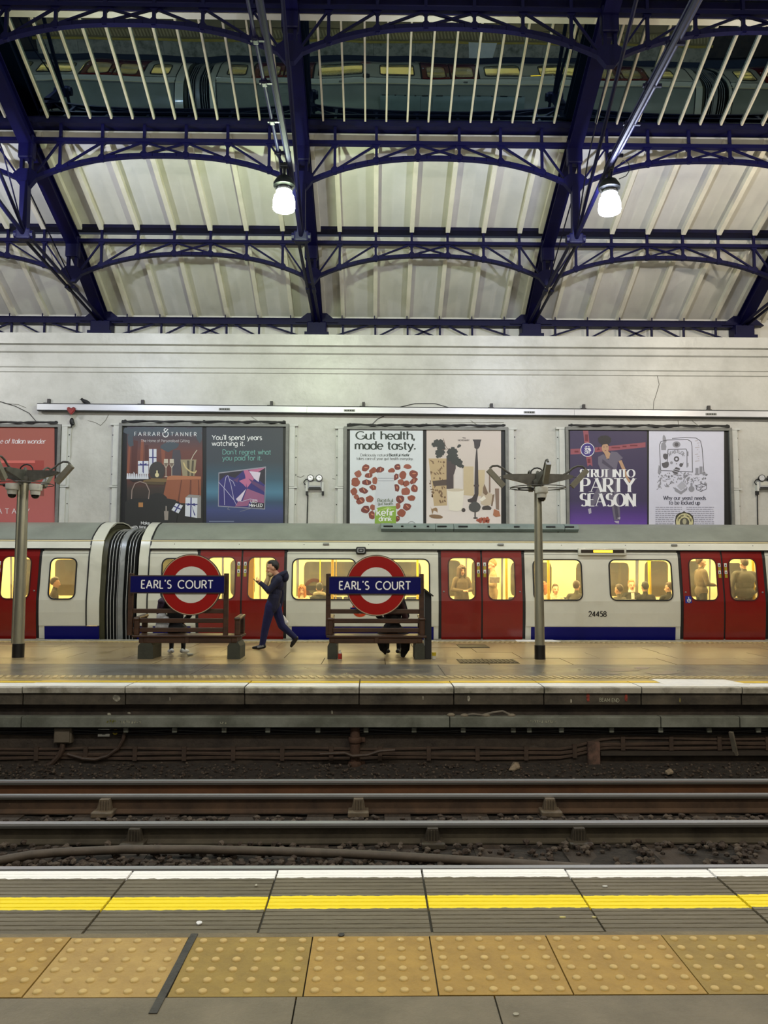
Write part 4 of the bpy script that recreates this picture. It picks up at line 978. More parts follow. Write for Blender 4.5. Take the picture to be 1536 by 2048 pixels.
# roof equipment pod
a, c = atY(762, 1052, 17.25), atY(1152, 1052, 17.25)
prof = [(17.02, 2.215), (17.03, 2.27), (17.10, 2.315), (17.22, 2.335), (18.1, 2.40), (18.1, 2.2), (17.1, 2.15)]
for xa, xb in ((a.x, a.x+1.16), (a.x+1.17, a.x+1.55), (a.x+1.56, c.x-.3), (c.x-.29, c.x)):
    b = MB(); b.profX(prof, xa, xb); b.build('roof_pod', roof_pod, train, smooth=True)
b = MB()
for x in (a.x+.15, a.x+.45, a.x+.72, a.x+1.0, a.x+1.3, a.x+1.75, a.x+2.3, a.x+2.9, a.x+3.3, c.x-.6, c.x-.2): b.cbox((x, 17.03, 2.265), (rnd.choice((.05, .12, .2)), .03, .028), Matrix.Rotation(-.7, 3, 'X'))
b.build('latch', black, train, kind='stuff')
for x, y in ((803, 1067.5), (1116, 1069)):
    p = atY(x, y, 17.1); b = MB(); b.lathe([(.0, -.03), (.02, -.03), (.025, .05)], (p.x, 17.11, 2.15), 8, axis='y'); b.build('roof_vent', black, train)
# destination lamp with its amber glow, camera lamp, car number, emblem
a, c = atY(1156, 1096, 16.66), atY(1252, 1111, 16.66)
b = MB(); b.cbox(((a.x+c.x)/2, 16.67, (a.z+c.z)/2), (c.x-a.x, .1, a.z-c.z), bev=.012); lb = b.build('indicator_box', body_white, train, smooth=True)
b = MB(); b.box(a.x+.05, c.x-.05, 16.614, 16.62, c.z+.05, a.z-.035); b.build('indicator_screen', mat('indicator dark', (46, 36, 26), .3), lb)
xm = (a.x+c.x)/2-.0; b = MB(); b.box(xm-.19, xm+.21, 16.611, 16.613, c.z+.06, a.z-.045); b.build('indicator_light', glow('amber', (255, 196, 30), 2.6), lb)
p = atY(722, 1101, 16.66); b = MB()
b.cbox((p.x, 16.66, p.z), (.21, .09, .15), bev=.03); cl = b.build('lamp_housing', rubber, train, smooth=True)
b = MB(); ring(b, rrect(p.x-.075, p.x+.075, p.z-.05, p.z+.05, .02), rrect(p.x-.055, p.x+.055, p.z-.032, p.z+.032, .015), lambda x, z: (x, 16.613, z), lambda x, z: (x, 16.606, z)); b.cbox((p.x, 16.612, p.z), (.06, .008, .03)); b.build('lamp_lens', steel, cl)
s = surf(True, -.004)
def on_train(x, y): 
    p = atY(x, y, 16.6); return p
o = on_train(1177, 1233)
lettering('car_number', '24458', lambda u, v: s(o.x+u*.105, o.z+v*.105), black, train, thin=.16, thick=.2, track=.1, width=3.55)
p = on_train(720, 1218); b = MB(); n = 28
ring(b, [(p.x+.165*math.cos(2*math.pi*k/n), p.z+.165*math.sin(2*math.pi*k/n)) for k in range(n)], [(p.x+.1*math.cos(2*math.pi*k/n), p.z+.1*math.sin(2*math.pi*k/n)) for k in range(n)], surf(True, 0), surf(True, -.004)); em = b.build('emblem_ring', mat('emblem orange red', (196, 62, 30), .3), train)
b = MB(); f = surf(True, -.006); b.add([f(p.x-.2, p.z-.03), f(p.x+.2, p.z-.03), f(p.x+.2, p.z+.03), f(p.x-.2, p.z+.03)], [(0, 1, 2, 3)]); b.build('emblem_bar', body_blue, em, fix=False)
a, c = on_train(1370, 1192), on_train(1383, 1206); f = surf(True, -.002); f2 = surf(True, -.004)
b = MB(); b.add([f(a.x, c.z), f(c.x, c.z), f(c.x, a.z), f(a.x, a.z)], [(0, 1, 2, 3)])
cx, cz = (a.x+c.x)/2+.005, (a.z+c.z)/2-.02; n = 14
for k in range(n):
    t0, t1 = 2*math.pi*k/n*.8+2.4, 2*math.pi*(k+1)/n*.8+2.4
    b.add([f2(cx+.04*math.cos(t0), cz+.04*math.sin(t0)), f2(cx+.04*math.cos(t1), cz+.04*math.sin(t1)), f2(cx+.026*math.cos(t1), cz+.026*math.sin(t1)), f2(cx+.026*math.cos(t0), cz+.026*math.sin(t0))], [(0, 1, 2, 3)], 1)
b.add([f2(cx-.006, cz), f2(cx+.006, cz), f2(cx+.006, cz+.075), f2(cx-.006, cz+.075)], [(0, 1, 2, 3)], 1); b.add([f2(cx-.01, cz+.0), f2(cx+.045, cz), f2(cx+.045, cz+.012), f2(cx-.01, cz+.012)], [(0, 1, 2, 3)], 1)
b.build('wheelchair_sticker', [mat('sticker blue', (24, 40, 150), .4), sign_white], train, fix=False)
# inside: yellow handrails, seats, dark screens and draught panels
for x, Y, r in ((1097, 17.5, .03), (1013, 17.5, .028), (1299, 18.3, .035), (1507, 17.5, .03), (665, 17.2, .03), (672, 17.2, .012), (98, 18.3, .03), (640, 18.9, .012), (835, 18.2, .025)):
    p = atY(x, 1160, Y); b = MB(); b.tube([(p.x, Y, -.08), (p.x, Y, 1.0), (p.x, Y, 1.93)], r, 8); b.build('handrail', yellow_pole, train, smooth=True)
for x, Y, w_ in ((501, 17.3, .16), (1300, 17.6, .05)):
    p = atY(x, 1160, Y); b = MB(); b.cbox((p.x, Y, .9), (w_, .04, 1.5), bev=.015); b.build('draught_screen', yellow_pole, train)
for xa, xb in ((-1.7, 1.3), (3.25, 6.3), (-6.8, -5.9), (-11.6, -8.8), (-4.55, -3.7), (8.3, 9.4)):
    for near in (True, False):
        n = max(1, round((xb-xa)/.5)); wd = (xb-xa)/n
        for k in range(n):
            x = xa+wd*(k+.5); y = ys(.5, .12) if near else 2*YC-ys(.5, .12); sg = 1 if near else -1
            b = MB(); b.cbox((x, y+sg*.1, .46), (wd-.03, .1, .5), bev=.03); b.cbox((x, y+sg*.22, .28), (wd-.03, .42, .12), bev=.03); b.build('seat', seat_m, train, smooth=True)
for x0_, x1_, top in ((1104, 1138, 1198), (1232, 1274, 1198)):
    a, c = atY(x0_, top, 16.78), atY(x1_, 1203, 16.78); b = MB(); b.cbox(((a.x+c.x)/2, 16.82, a.z-.12), (c.x-a.x, .08, .24), bev=.035); b.build('seat_back', black, train, smooth=True)
# ------------------------------------------------------------------ benches with station roundels
sign_letter = mat('sign lettering white', (250, 250, 252), .3, 0, .01, 3)
def bench(label, xl, xr, xpl, xpr, rc, foot_l, foot_r, ymid, Y=12.72):
    t = thing('station_bench', label, 'bench', ((xl+xr)/2, Y+.25, ZF), 'wooden benches with station signs')
    zs = ZF+.365
    # end frames on stone-like pedestals
    for (fa, fb), sgn in ((foot_l, -1), (foot_r, 1)):
        m_ = (fa+fb)/2; h = (fb-fa)/2
        b = MB(); b.extr([(-h, 0), (h, 0), (h, .2), (h*.55, .27), (-h*.55, .27), (-h, .2)], lambda u, v: (m_+u, Y, ZF+v), lambda u, v: (m_+u, Y+.5, ZF+v)); b.build('pedestal', bench_foot, t)
        b = MB(); b.cbox((m_, Y+.25, zs-.07), (.1, .52, .1), bev=.02); b.build('bearer', bench_wood, t)
        xa = xl+.06 if sgn < 0 else xr-.07
        for dy, dx in ((.46, .09), (.02, .085)): b = MB(); b.cbox((xa, Y+dy, zs+.13), (dx, .075, .265), bev=.02); b.build('arm_post', bench_wood, t)
        b = MB(); b.cbox((xa, Y+.24, zs+.275), (.1, .56, .05), Matrix.Rotation(.06, 3, 'X'), bev=.02); b.build('armrest', bench_wood, t)
    for x in (xpl, xpr):
        b = MB(); b.cbox((x, Y+.02, (zs+1.25)/2), (.075, .06, 1.25-zs), bev=.01); b.build('back_post', bench_wood, t)
    for k in range(4):
        b = MB(); b.cbox(((xl+xr)/2, Y+.02+.125*k, zs-.012), (xr-xl, .112, .035), bev=.008); b.build('seat_slat', bench_wood, t)
    b = MB(); b.cbox(((xl+xr)/2, Y+.015, zs-.075), (xr-xl-.2, .04, .09), bev=.01); b.cbox(((xl+xr)/2, Y-.01, zs-.065), (.07, .02, .1), bev=.008); b.build('apron', bench_wood, t)
    for z in (.655, .505, .36):
        b = MB(); b.cbox(((xpl+xpr)/2, Y+.035, z), (xpr-xpl, .03, .072), bev=.008); b.build('back_slat', bench_wood, t)
    # roundel
    n = 48; cx, cz = rc; c_ = lambda r: [(cx+r*math.cos(2*math.pi*k/n), cz+r*math.sin(2*math.pi*k/n)) for k in range(n)]
    b = MB(); b.extr(c_(.483), lambda x, z: (x, Y-.045, z), lambda x, z: (x, Y-.005, z)); r0 = b.build('roundel', sign_rim, t)
    b = MB(); ring(b, c_(.472), c_(.46), lambda x, z: (x, Y-.045, z), lambda x, z: (x, Y-.049, z)); b.build('edge_line', mat('sign edge line', (196, 170, 140), .4), r0)
    b = MB(); ring(b, c_(.46), c_(.287), lambda x, z: (x, Y-.045, z), lambda x, z: (x, Y-.05, z)); b.build('ring', sign_red, r0)
    b = MB(); b.extr(c_(.289), lambda x, z: (x, Y-.045, z), lambda x, z: (x, Y-.048, z)); b.build('disc', sign_white, r0)
    w_ = (xpr-xpl)/2-.02; xm = (xpl+xpr)/2
    b = MB(); b.cbox((xm, Y-.055, ymid), (2*w_+.03, .05, .285), bev=.004); b.build('bar_frame', sign_rim, r0)
    b = MB(); b.box(xm-w_+.0, xm+w_-.0, Y-.084, Y-.08, ymid-.125, ymid+.125); bar_ = b.build('name_bar', sign_blue, r0)
    h = .122
    for word, dx, wd in (("EARL'S", -.562, 3.85), ('COURT', .012, 4.5)):
        lettering('station_name', word, lambda u, v: (xm+dx+u*h, Y-.0855, ymid-h*.5+v*h), sign_letter, r0, thin=.15, thick=.16, track=.17, width=wd)
    return t
P1 = lambda x, y: atY(x, y, 12.7)
bench('brown slatted bench carrying a roundel sign, right of the train bellows', -3.76, -2.05, P1(293, 0).x, P1(473, 0).x, (-2.85, 1.07), (-3.67, -3.43), (-2.27, -2.07), 1.075)
bench('brown slatted bench carrying a roundel sign, beside the slim black post', -.72, .86, P1(666, 0).x, P1(842, 0).x, (.065, 1.065), (-.70, -.55), (.67, .83), 1.065)

# slim black help post
t = thing('information_post', 'slim matt black post with slanted top at right end of a bench', 'post', (.885, 12.82, ZF))
b = MB(); b.extr([(-.055, 0), (.055, 0), (.055, 1.02), (-.055, 1.08)], lambda u, v: (.885+u, 12.76, ZF+v), lambda u, v: (.885+u, 12.9, ZF+v)); b.build('body', black, t)
b = MB(); b.bar((.82, 12.76, ZF+1.1), (.965, 12.76, ZF+.99), .2, .02, (0, 0, 1)); b.build('slanted_top', rubber, t)
b = MB(); b.box(.82, .83, 12.76, 12.88, ZF+.02, ZF+1.05); b.build('edge_strip', steel, t)
# bottle and cup on the platform
p = atZ(680, 1320, ZF)
t = thing('drink_bottle', 'small plastic bottle with red label on floor under the bench', 'bottle', (p.x, p.y, ZF))
b = MB(); b.lathe([(.0, 0), (.026, .002), (.03, .015), (.03, .05), (.028, .055)], (p.x, p.y, ZF), 14); b.lathe([(.028, .095), (.03, .10), (.024, .118), (.013, .132), (.013, .14)], (p.x, p.y, ZF), 14); b.build('bottle_body', pale_plastic, t, smooth=True)
b = MB(); b.lathe([(.031, .015), (.0315, .02), (.0315, .098), (.031, .102)], (p.x, p.y, ZF), 14); b.build('label_band', mat('red label', (180, 52, 40), .4, 0, .3, 30), t, smooth=True)
b = MB(); b.lathe([(.016, .138), (.016, .152), (.0, .154)], (p.x, p.y, ZF), 12); b.build('cap', pale_plastic, t)
p = atZ(868, 1318, ZF)
t = thing('paper_cup', 'small yellow and white paper cup on floor right of the black post', 'cup', (p.x, p.y, ZF))
b = MB(); b.lathe([(.0, 0), (.027, 0), (.032, .05), (.0325, .05)], (p.x, p.y, ZF), 14, cap=False); b.build('base_band', pale_plastic, t, smooth=True)
b = MB(); b.lathe([(.0325, .05), (.036, .1), (.038, .103), (.0, .10)], (p.x, p.y, ZF), 14, cap=False); b.build('cup_wall', mat('cup yellow', (200, 180, 40), .5), t, smooth=True)
p = atZ(380, 1311, ZF); b = MB(); b.cbox((p.x, p.y, ZF+.02), (.1, .07, .035), Matrix.Rotation(.4, 3, 'Z'), bev=.012); tag(b.build('paper_scrap', pale_plastic), 'small pale paper scrap beside white trainers under bench', 'litter')

# ------------------------------------------------------------------ platform posts with loudspeakers and domes
def speaker_post(label, x, Y, top, r0, r1, domes, rot, twin=False):
    t = thing('camera_post', label, 'post', (x, Y, ZF), 'speaker and camera posts')
    b = MB(); b.lathe([(r0, .2), (r0*.98, .6), (r1, top-ZF), (.0, top-ZF+.005)], (x, Y, ZF), 20, cap=False)
    if twin: b.tube([(x-r0*1.15, Y+.02, ZF+.22), (x-r1*1.5, Y+.02, top)], .03, 8)
    b.build('pole', pole_m, t, smooth=True)
    b = MB(); b.lathe([(r0*1.1, 0), (r0*1.1, .215), (r0*.9, .225)], (x, Y, ZF), 20); b.build('base_sleeve', mat('black sleeve', (16, 14, 14), .3, 0, .5, 30, thr=(.55, .75), rgb2=(16, 14, 14)), t, smooth=True)
    R = lambda a: Matrix.Rotation(a, 3, 'Z'); c = V((x, Y, top))
    b = MB(); b.lathe([(.09, .0), (.1, .02), (.1, .09), (.06, .12), (.02, .25), (.0, .26)], (x, Y, top), 14); b.build('hub', dull_metal, t, smooth=True)
    for k in range(4):
        M_ = R(rot+k*math.pi/2); f = lambda u, v, d: c+M_ @ V((u, d, v))
        arm = MB(); P = [(.04, .0), (.3, .075), (.56, .135), (.57, .175), (.5, .195), (.04, .205)]
        arm.extr(P, lambda u, v: f(u, v, -.035), lambda u, v: f(u, v, .035)); arm.build('wing_arm', dull_metal, t)
        g = MB(); g.tube([f(*q, 0) for q in ((.42, .19), (.5, .24), (.57, .30), (.65, .335), (.73, .33), (.775, .29))], .017, 8); g.tube([f(*q, 0) for q in ((.57, .16), (.61, .155), (.64, .13))], .008, 6); g.build('gooseneck', dull_metal, t, smooth=True)
        s = MB(); p, q = f(.80, .27, 0), f(.55, .0, 0); s.bar(p, q, .085, .075, M_ @ V((0, 1, 0))); sp_ = s.build('loudspeaker', speaker_grey, t)
    b = MB(); n = 28; b.tube([c+V((.44*math.cos(2*math.pi*k/n), .44*math.sin(2*math.pi*k/n), -.02)) for k in range(n)], .008, 6, closed=True)
    for a in (0, math.pi/2): 
        d = V((math.cos(a), math.sin(a), 0))*.44; b.tube([c+d+V((0, 0, -.02)), c-d+V((0, 0, -.02))], .007, 6)
    b.build('wire_hoop', dull_metal, t)
    b = MB(); b.tube([c+V((.0+.11*math.cos(a), .05, .2+.11*math.sin(a))) for a in [k*.5 for k in range(11)]], .012, 6); b.tube([c+V((-.2+.13*math.cos(a), -.04, -.045+.02*math.sin(a))) for a in [k*.5 for k in range(13)]], .012, 6); b.build('spare_cable', black, t)
    for dx, dy in domes:
        d = c+V((dx, dy, -.05)); b = MB(); b.lathe([(.0, .03), (.1, .03), (.105, .0), (.1, -.07), (.078, -.075), (.075, -.13), (.07, -.145)], d, 18); cm = b.build('camera_housing', pale_plastic, t, smooth=True)
        b = MB(); b.lathe([(.065, -.14), (.06, -.175), (.035, -.2), (.0, -.205)], d, 16, cap=False); b.build('dome', dark_dome, cm, smooth=True)
        b = MB(); b.bar(c+V((0, 0, -.02)), d+V((0, 0, .03)), .05, .03); b.build('bracket', dull_metal, cm)
speaker_post('pale metal camera post with one dome, right of the black information post', 2.665, 12.8, 2.66, .078, .058, [(.035, -.12)], .0)
speaker_post('pale metal camera post with two domes, at the left frame edge', -5.63, 12.95, 2.70, .085, .062, [(-.16, -.08), (.17, .02)], -.14, twin=True)
# ------------------------------------------------------------------ poster sites on the far wall
YP = 20.11
def ink(n, c): return mat('print '+n, c, .45, 0, .02, 3)
def grad(name, stops, noise=0.):
    m = mat('print '+name, (128, 128, 128), .45, 0, .0, 3); nt = m.node_tree; n = nt.nodes; L = nt.links
    tc = n.new('ShaderNodeTexCoord'); sp = n.new('ShaderNodeSeparateXYZ'); L.new(tc.outputs['Object'], sp.inputs[0])
    zs = [atY(768, s[0], YP).z for s in stops]; lo, hi = min(zs), max(zs)
    mr = n.new('ShaderNodeMapRange'); mr.inputs[1].default_value = lo; mr.inputs[2].default_value = hi; L.new(sp.outputs[2], mr.inputs[0])
    rp = n.new('ShaderNodeValToRGB'); L.new(mr.outputs[0], rp.inputs[0]); e = rp.color_ramp.elements
    st = sorted(((z-lo)/(hi-lo), s[1]) for z, s in zip(zs, stops))
    e[0].position, e[0].color = st[0][0], (*lin(st[0][1]), 1); e[1].position, e[1].color = st[-1][0], (*lin(st[-1][1]), 1)
    for q, c in st[1:-1]: k = e.new(q); k.color = (*lin(c), 1)
    L.new(rp.outputs[0], n['Principled BSDF'].inputs['Base Color']); return m
def bx(pts):
    xs = [p[0] for p in pts]; ys_ = [p[1] for p in pts]; return min(xs), max(xs), min(ys_), max(ys_)
class Poster:
    def __init__(s, label, x0, x1, y0, m, y1=1085):
        a, c = atY(x0, y0, YP), atY(x1, y1, YP); s.lay = 0
        s.t = thing('poster', label, 'poster', ((a.x+c.x)/2, YP, c.z))
        MB().add([], []) 
        b = MB(); b.extr([(x0, y0), (x1, y0+(x1-x0)*.0055), (x1+.5, y1), (x0-.5, y1)], lambda x, y: atY(x, y, YP), lambda x, y: atY(x, y, YP+.012)); s.sheet = b.build('sheet', m, s.t)
    def art(s, name, polys, m, up=1, split=True):
        s.lay += up; Y = YP-.00035*s.lay
        if 1 < len(polys) <= 4 and split:
            for i, P in enumerate(polys): MB().add([atY(x, y, Y-(i % 4)*8e-5) for x, y in P], [tuple(range(len(P)))]).build(name, m, s.t, fix=False)
            return
        b = MB()
        for i, P in enumerate(polys): b.add([atY(x, y, Y-(i % 4)*8e-5) for x, y in P], [tuple(range(len(P)))])
        return b.build(name, m, s.t, fix=False)
    def lines(s, name, segs, wd, m):
        polys = []
        for pl in segs:
            for (xa, ya), (xb, yb) in zip(pl, pl[1:]):
                l = math.hypot(xb-xa, yb-ya) or 1; nx, ny = -(yb-ya)/l*wd/2, (xb-xa)/l*wd/2
                polys.append([(xa+nx, ya+ny), (xb+nx, yb+ny), (xb-nx, yb-ny), (xa-nx, ya-ny)])
        return s.art(name, polys, m, 1, False)
    def text(s, name, txt, x, y, h, m, wpx=None, align='l', slope=.004, **kw):
        s.lay += 2; Y = YP-.00035*s.lay
        return lettering(name, txt, lambda u, v: atY(x+u*h, y+u*h*slope-v*h, Y), m, s.t, width=(wpx/h if wpx else None), align=align, **kw)
def oval(cx, cy, rx, ry, n=16, a=0., j=0., seed=0):
    r = random.Random(seed); ca, sa = math.cos(a), math.sin(a); out = []
    for k in range(n):
        t = 2*math.pi*k/n; q = 1+r.uniform(-j, j); u, v = rx*q*math.cos(t), ry*q*math.sin(t); out.append((cx+u*ca-v*sa, cy+u*sa+v*ca))
    return out
def rect(x0, y0, x1, y1): return [(x0, y0), (x1, y0), (x1, y1), (x0, y1)]
iw, ik = ink('white', (235, 235, 238)), ink('black', (26, 30, 30))
def frame(label, x0, x1, xm, y0, trims):
    a, c = atY(x0, y0, 20.1), atY(x1, y0+(x1-x0)*.005, 20.1); z0 = 2.1; top = (a.z+c.z)/2
    t = thing('billboard', label, 'billboard', ((a.x+c.x)/2, 20.15, z0), 'double poster frames on the far wall')
    MB().box(a.x, c.x, 20.125, 20.2, z0, top).build('backing', black, t)
    w_ = .075
    for xa, xb, za, zb in ((a.x-w_, a.x, z0, top+w_), (c.x, c.x+w_, z0, top+w_), (a.x, c.x, top, top+w_), (a.x, c.x, z0-w_, z0)):
        MB().box(xa, xb, 20.06, 20.2, za, zb).build('frame_rail', frame_grey, t)
    for s_ in trims:      # white channel beside the frame, with a flange break half way
        xx = a.x-w_-.01 if s_ < 0 else c.x+w_+.01
        for za, zb in ((z0, 3.40), (3.46, top+.05)):
            b = MB(); b.box(min(xx, xx+s_*.14), max(xx, xx+s_*.14), 20.10, 20.2, za, zb); b.box(min(xx+s_*.14, xx+s_*.2), max(xx+s_*.14, xx+s_*.2), 20.17, 20.2, za, zb); b.build('side_channel', wall_w, t)
        b = MB(); b.box(min(xx, xx+s_*.21), max(xx, xx+s_*.21), 20.09, 20.2, 3.41, 3.45); b.box(min(xx, xx+s_*.22), max(xx, xx+s_*.22), 20.09, 20.2, top+.02, top+.07); b.build('channel_joint', wall_w, t)
        b = MB()
        for z in (4.75, 4.2, 3.75, 3.0): b.cbox((xx+s_*.17, 20.168, z), (.025, .01, .025))
        b.build('screw', black, t, kind='stuff')
    return a, c, top
def frame_cable(label, xa, xb, top, seed):
    r = random.Random(seed); t = thing('draped_cable', label, 'cable', ((xa+xb)/2, 20.05, top+.1), 'black cables draped along the poster frame tops')
    for j in range(2):
        n = 46; MB().tube([(xa+(xb-xa)*i/n, 20.045-.02*j, top+.085+.035*abs(math.sin(i*.30+j*1.1+seed))+r.uniform(-.006, .006)) for i in range(n+1)], .022, 6).build('cable', black, t)
    b = MB()
    for x in (xa+.08, xb-.05, (xa+xb)/2): b.cbox((x, 20.06, top+.12), (.06, .05, .07), bev=.015)
    b.build('clip', black, t)
for lab, x0, x1, xm, y0, tr, s_ in (('grey double billboard frame cut off by the left frame edge', -220, 117, 0, 853, (1,), 1), ('grey double billboard frame above the train bellows', 245, 572, 407, 852, (-1, 1), 2),
                                ('grey double billboard frame in the middle, above the roof equipment', 694, 1010, 849, 859, (-1, 1), 3), ('grey double billboard frame at right, between post and emergency light', 1136, 1457, 1295, 860, (-1, 1), 4)):
    a, c, top = frame(lab, x0, x1, xm, y0, tr)
    frame_cable('black cable along the top of the %s' % lab.split('grey double ')[1], a.x, c.x, top, s_)

# --- red poster at the left edge
p = Poster('coral red poster with white italic line, cut off by left frame edge', -200, 109, 853, grad('coral', [(850, (158, 82, 68)), (960, (174, 94, 84)), (1045, (184, 102, 100))]))
p.art('picture_box', [rect(-120, 921, 88, 972)], ink('coral dark', (160, 66, 58))); p.art('picture_shelf', [rect(-120, 921, 70, 926)], ink('coral pale', (214, 110, 100))); p.art('picture_box', [rect(70, 972, 88, 992)], ink('coral brown', (132, 74, 62)))
p.text('tagline', 'e of Italian wonder', 0, 887, 9.2, iw, 90, thin=.07, thick=.13, shear=.22, track=.06, xs=.8)
p.text('brand_name', 'EATALY', -17, 1027, 10, iw, 76, thin=.07, thick=.12, serif=.06, fit=False); p.text('caption', 'EAT', 6, 957, 5, ink('coral text', (214, 160, 150)), thin=.1, thick=.14)
# --- gifts poster
p = Poster('dark gift poster with orange tablecloth and white ribboned boxes', 254, 405, 852, grad('gifts', [(850, (62, 66, 84)), (880, (74, 58, 64)), (905, (104, 60, 52)), (955, (96, 52, 44)), (980, (58, 48, 42)), (1010, (40, 38, 36)), (1060, (34, 34, 33))]))
oc, oc2, dk = ink('curtain', (138, 78, 56)), ink('curtain dark', (84, 44, 38)), ink('bag charcoal', (38, 38, 37))
p.art('curtain_fold', [[(258, 880), (262, 880), (258, 950), (253, 950)], [(282, 880), (288, 880), (286, 925), (280, 925)], [(322, 898), (330, 896), (330, 930), (324, 930)]], oc)
p.art('curtain_shade', [[(264, 880), (276, 882), (272, 948), (262, 948)], [(290, 890), (297, 890), (296, 925), (290, 925)]], oc2)
p.art('garland', [oval(256+i*10, 862+3*math.sin(i*1.7), 10, 7, 9, 0, .35, i) for i in range(15)]+[oval(340, 893, 18, 9, 11, 0, .35, 41), oval(262, 880, 6, 16, 9, 0, .3, 43), oval(398, 872, 7, 12, 9, 0, .3, 44)], ink('garland', (66, 76, 86)))
p.text('brand_name', 'FARRAR', 269, 871.5, 7.5, iw, 51, thin=.08, thick=.13, serif=.05, fit=False); p.text('brand_name', 'TANNER', 342, 872, 7.5, iw, 51, thin=.08, thick=.13, serif=.05, fit=False)
p.lines('ampersand', [arc(331, 868, 5.5, 6, -40, 215, 12), [(329, 866), (336, 858)], arc(331, 860, 3, 3, 0, 300, 8)], 1.6, iw)
p.text('tagline', 'The Home of Personalised Gifting', 282, 884, 5.2, ink('tag grey', (196, 192, 196)), 97, thin=.1, thick=.1)
gb, rb = ink('gift white', (214, 216, 226)), ink('ribbon blue', (52, 50, 120))
p.art('gift_box', [rect(298, 898, 313, 945)], gb); p.art('ribbon', [rect(304.5, 898, 307, 945), rect(298, 914, 313, 916)], rb)
p.art('gift_box', [rect(276, 922, 297, 948)], gb); p.art('ribbon', [rect(285, 922, 287.5, 948), rect(276, 929, 297, 931), [(286, 929), (280, 926), (279, 931)], [(286, 929), (293, 926), (293, 931)]], rb)
p.art('leather_case', [oval(314, 942, 16, 19, 18)], ink('case', (58, 54, 52)))
p.art('bottle', [[(346, 900), (360, 900), (362, 915), (362, 953), (344, 953), (344, 915)]], ink('bottle grey', (70, 66, 74)))
gl_ = ink('glass pale', (196, 186, 170))
for gx in (332, 343.5):
    p.art('champagne_flute', [[(gx-4, 918), (gx+4, 918), (gx+4.5, 929), (gx, 937), (gx-4.5, 929)], rect(gx-.6, 936, gx+.6, 953), rect(gx-3, 952.5, gx+3, 954)], gl_)
    p.art('wine', [[(gx-4, 926), (gx+4, 926), (gx+3, 930), (gx, 934), (gx-3, 930)]], ink('glass shade', (120, 104, 92)))
p.art('ice_bucket', [[(361, 919), (393, 919), (389, 952), (365, 952)]], ink('bucket', (150, 138, 110))); p.art('bucket_shade', [[(374, 921), (379, 921), (379, 952), (375, 952)], [(384, 921), (388, 921), (386, 952), (382, 952)]], ink('bucket dark', (84, 76, 62)))
p.lines('bucket_handle', [[(367, 925), (371, 935), (380, 943), (390, 946), (393, 941)]], 2.6, ink('handle gold', (200, 180, 130))); p.lines('spoon', [[(382, 920), (387, 910), (394, 900)]], 1.4, gl_)
p.art('table_top', [[(288, 956), (333, 957), (333, 964), (286, 964)]], ink('wood gold', (120, 98, 62))); p.art('table_edge', [[(290, 963), (330, 964), (328, 970), (292, 969)]], ink('wood dark', (84, 70, 48)))
p.art('tablecloth', [[(335, 953), (345, 951), (402, 953), (402, 1008), (360, 1006), (357, 1003), (325, 998)]], ink('tablecloth', (146, 86, 60))); p.art('cloth_top', [[(335, 953), (345, 951), (402, 953), (402, 958), (333, 960)]], ink('cloth bright', (176, 114, 80)))
p.art('cloth_fold', [[(362, 960), (364, 960), (358, 1004), (355, 1003)], [(380, 960), (383, 960), (382, 1006), (378, 1006)], [(396, 960), (398, 960), (400, 1006), (396, 1006)]], ink('cloth shade', (108, 60, 44)))
p.art('chess_board', [[(252, 955), (296, 950), (302, 958), (266, 964)]], ink('board', (46, 40, 40))); p.art('chess_piece', [[(254+i*4.4, 947+rnd.uniform(-4, 2)), (256.5+i*4.4, 947), (257.5+i*4.4, 958), (253+i*4.4, 958)] for i in range(10)], gb)
p.art('clock', [oval(314, 950, 4, 4.5, 12), rect(312.5, 941, 315.5, 947)], ink('clock cream', (218, 206, 160)))
p.art('holdall', [[(250, 1004), (262, 997), (330, 996), (352, 1000), (356, 1022), (350, 1060), (250, 1062)], oval(315, 1000, 20, 14, 14)], dk)
p.lines('bag_handle', [[(263, 998), (264, 980), (270, 967), (280, 963), (292, 967), (299, 982), (297, 998)]], 2., ink('handle', (150, 132, 124))); p.art('bag_patch', [rect(277, 1005, 286, 1014)], ink('patch', (176, 124, 74)))
p.art('lantern', [[(328, 1022), (337, 1022), (336, 1040), (329, 1040)], rect(331, 1012, 333.5, 1022)], ink('lantern', (150, 140, 132)))
p.art('gift_box', [[(352, 1006), (366, 1011), (357, 1027), (343, 1020)]], gb); p.art('ribbon', [[(358, 1007), (360.5, 1008), (351, 1024), (348.5, 1023)], [(347, 1013), (348.5, 1011.5), (363, 1018), (361.5, 1020)]], rb)
p.art('gift_box', [[(371, 995), (395, 996), (394, 1036), (370, 1032)]], gb); p.art('box_side', [[(395, 996), (402, 992), (402, 1036), (394, 1036)], [(371, 995), (378, 989), (402, 991), (395, 996)]], ink('box grey', (146, 142, 140)))
p.art('ribbon', [[(381, 995), (383.5, 995), (382.5, 1034), (380, 1034)], [(371, 1007), (395, 1008), (395, 1010), (371, 1009)], [(382, 1009), (374, 1012), (376, 1006)], [(382, 1009), (391, 1013), (389, 1006)], [(383, 1010), (391, 1031), (388.5, 1031)]], rb)
p.text('small_print', 'Make', 282, 1049, 6, iw, 17, thin=.13, thick=.14); p.text('small_print', 'with time', 262, 1057, 6, iw, 30, thin=.13, thick=.14)
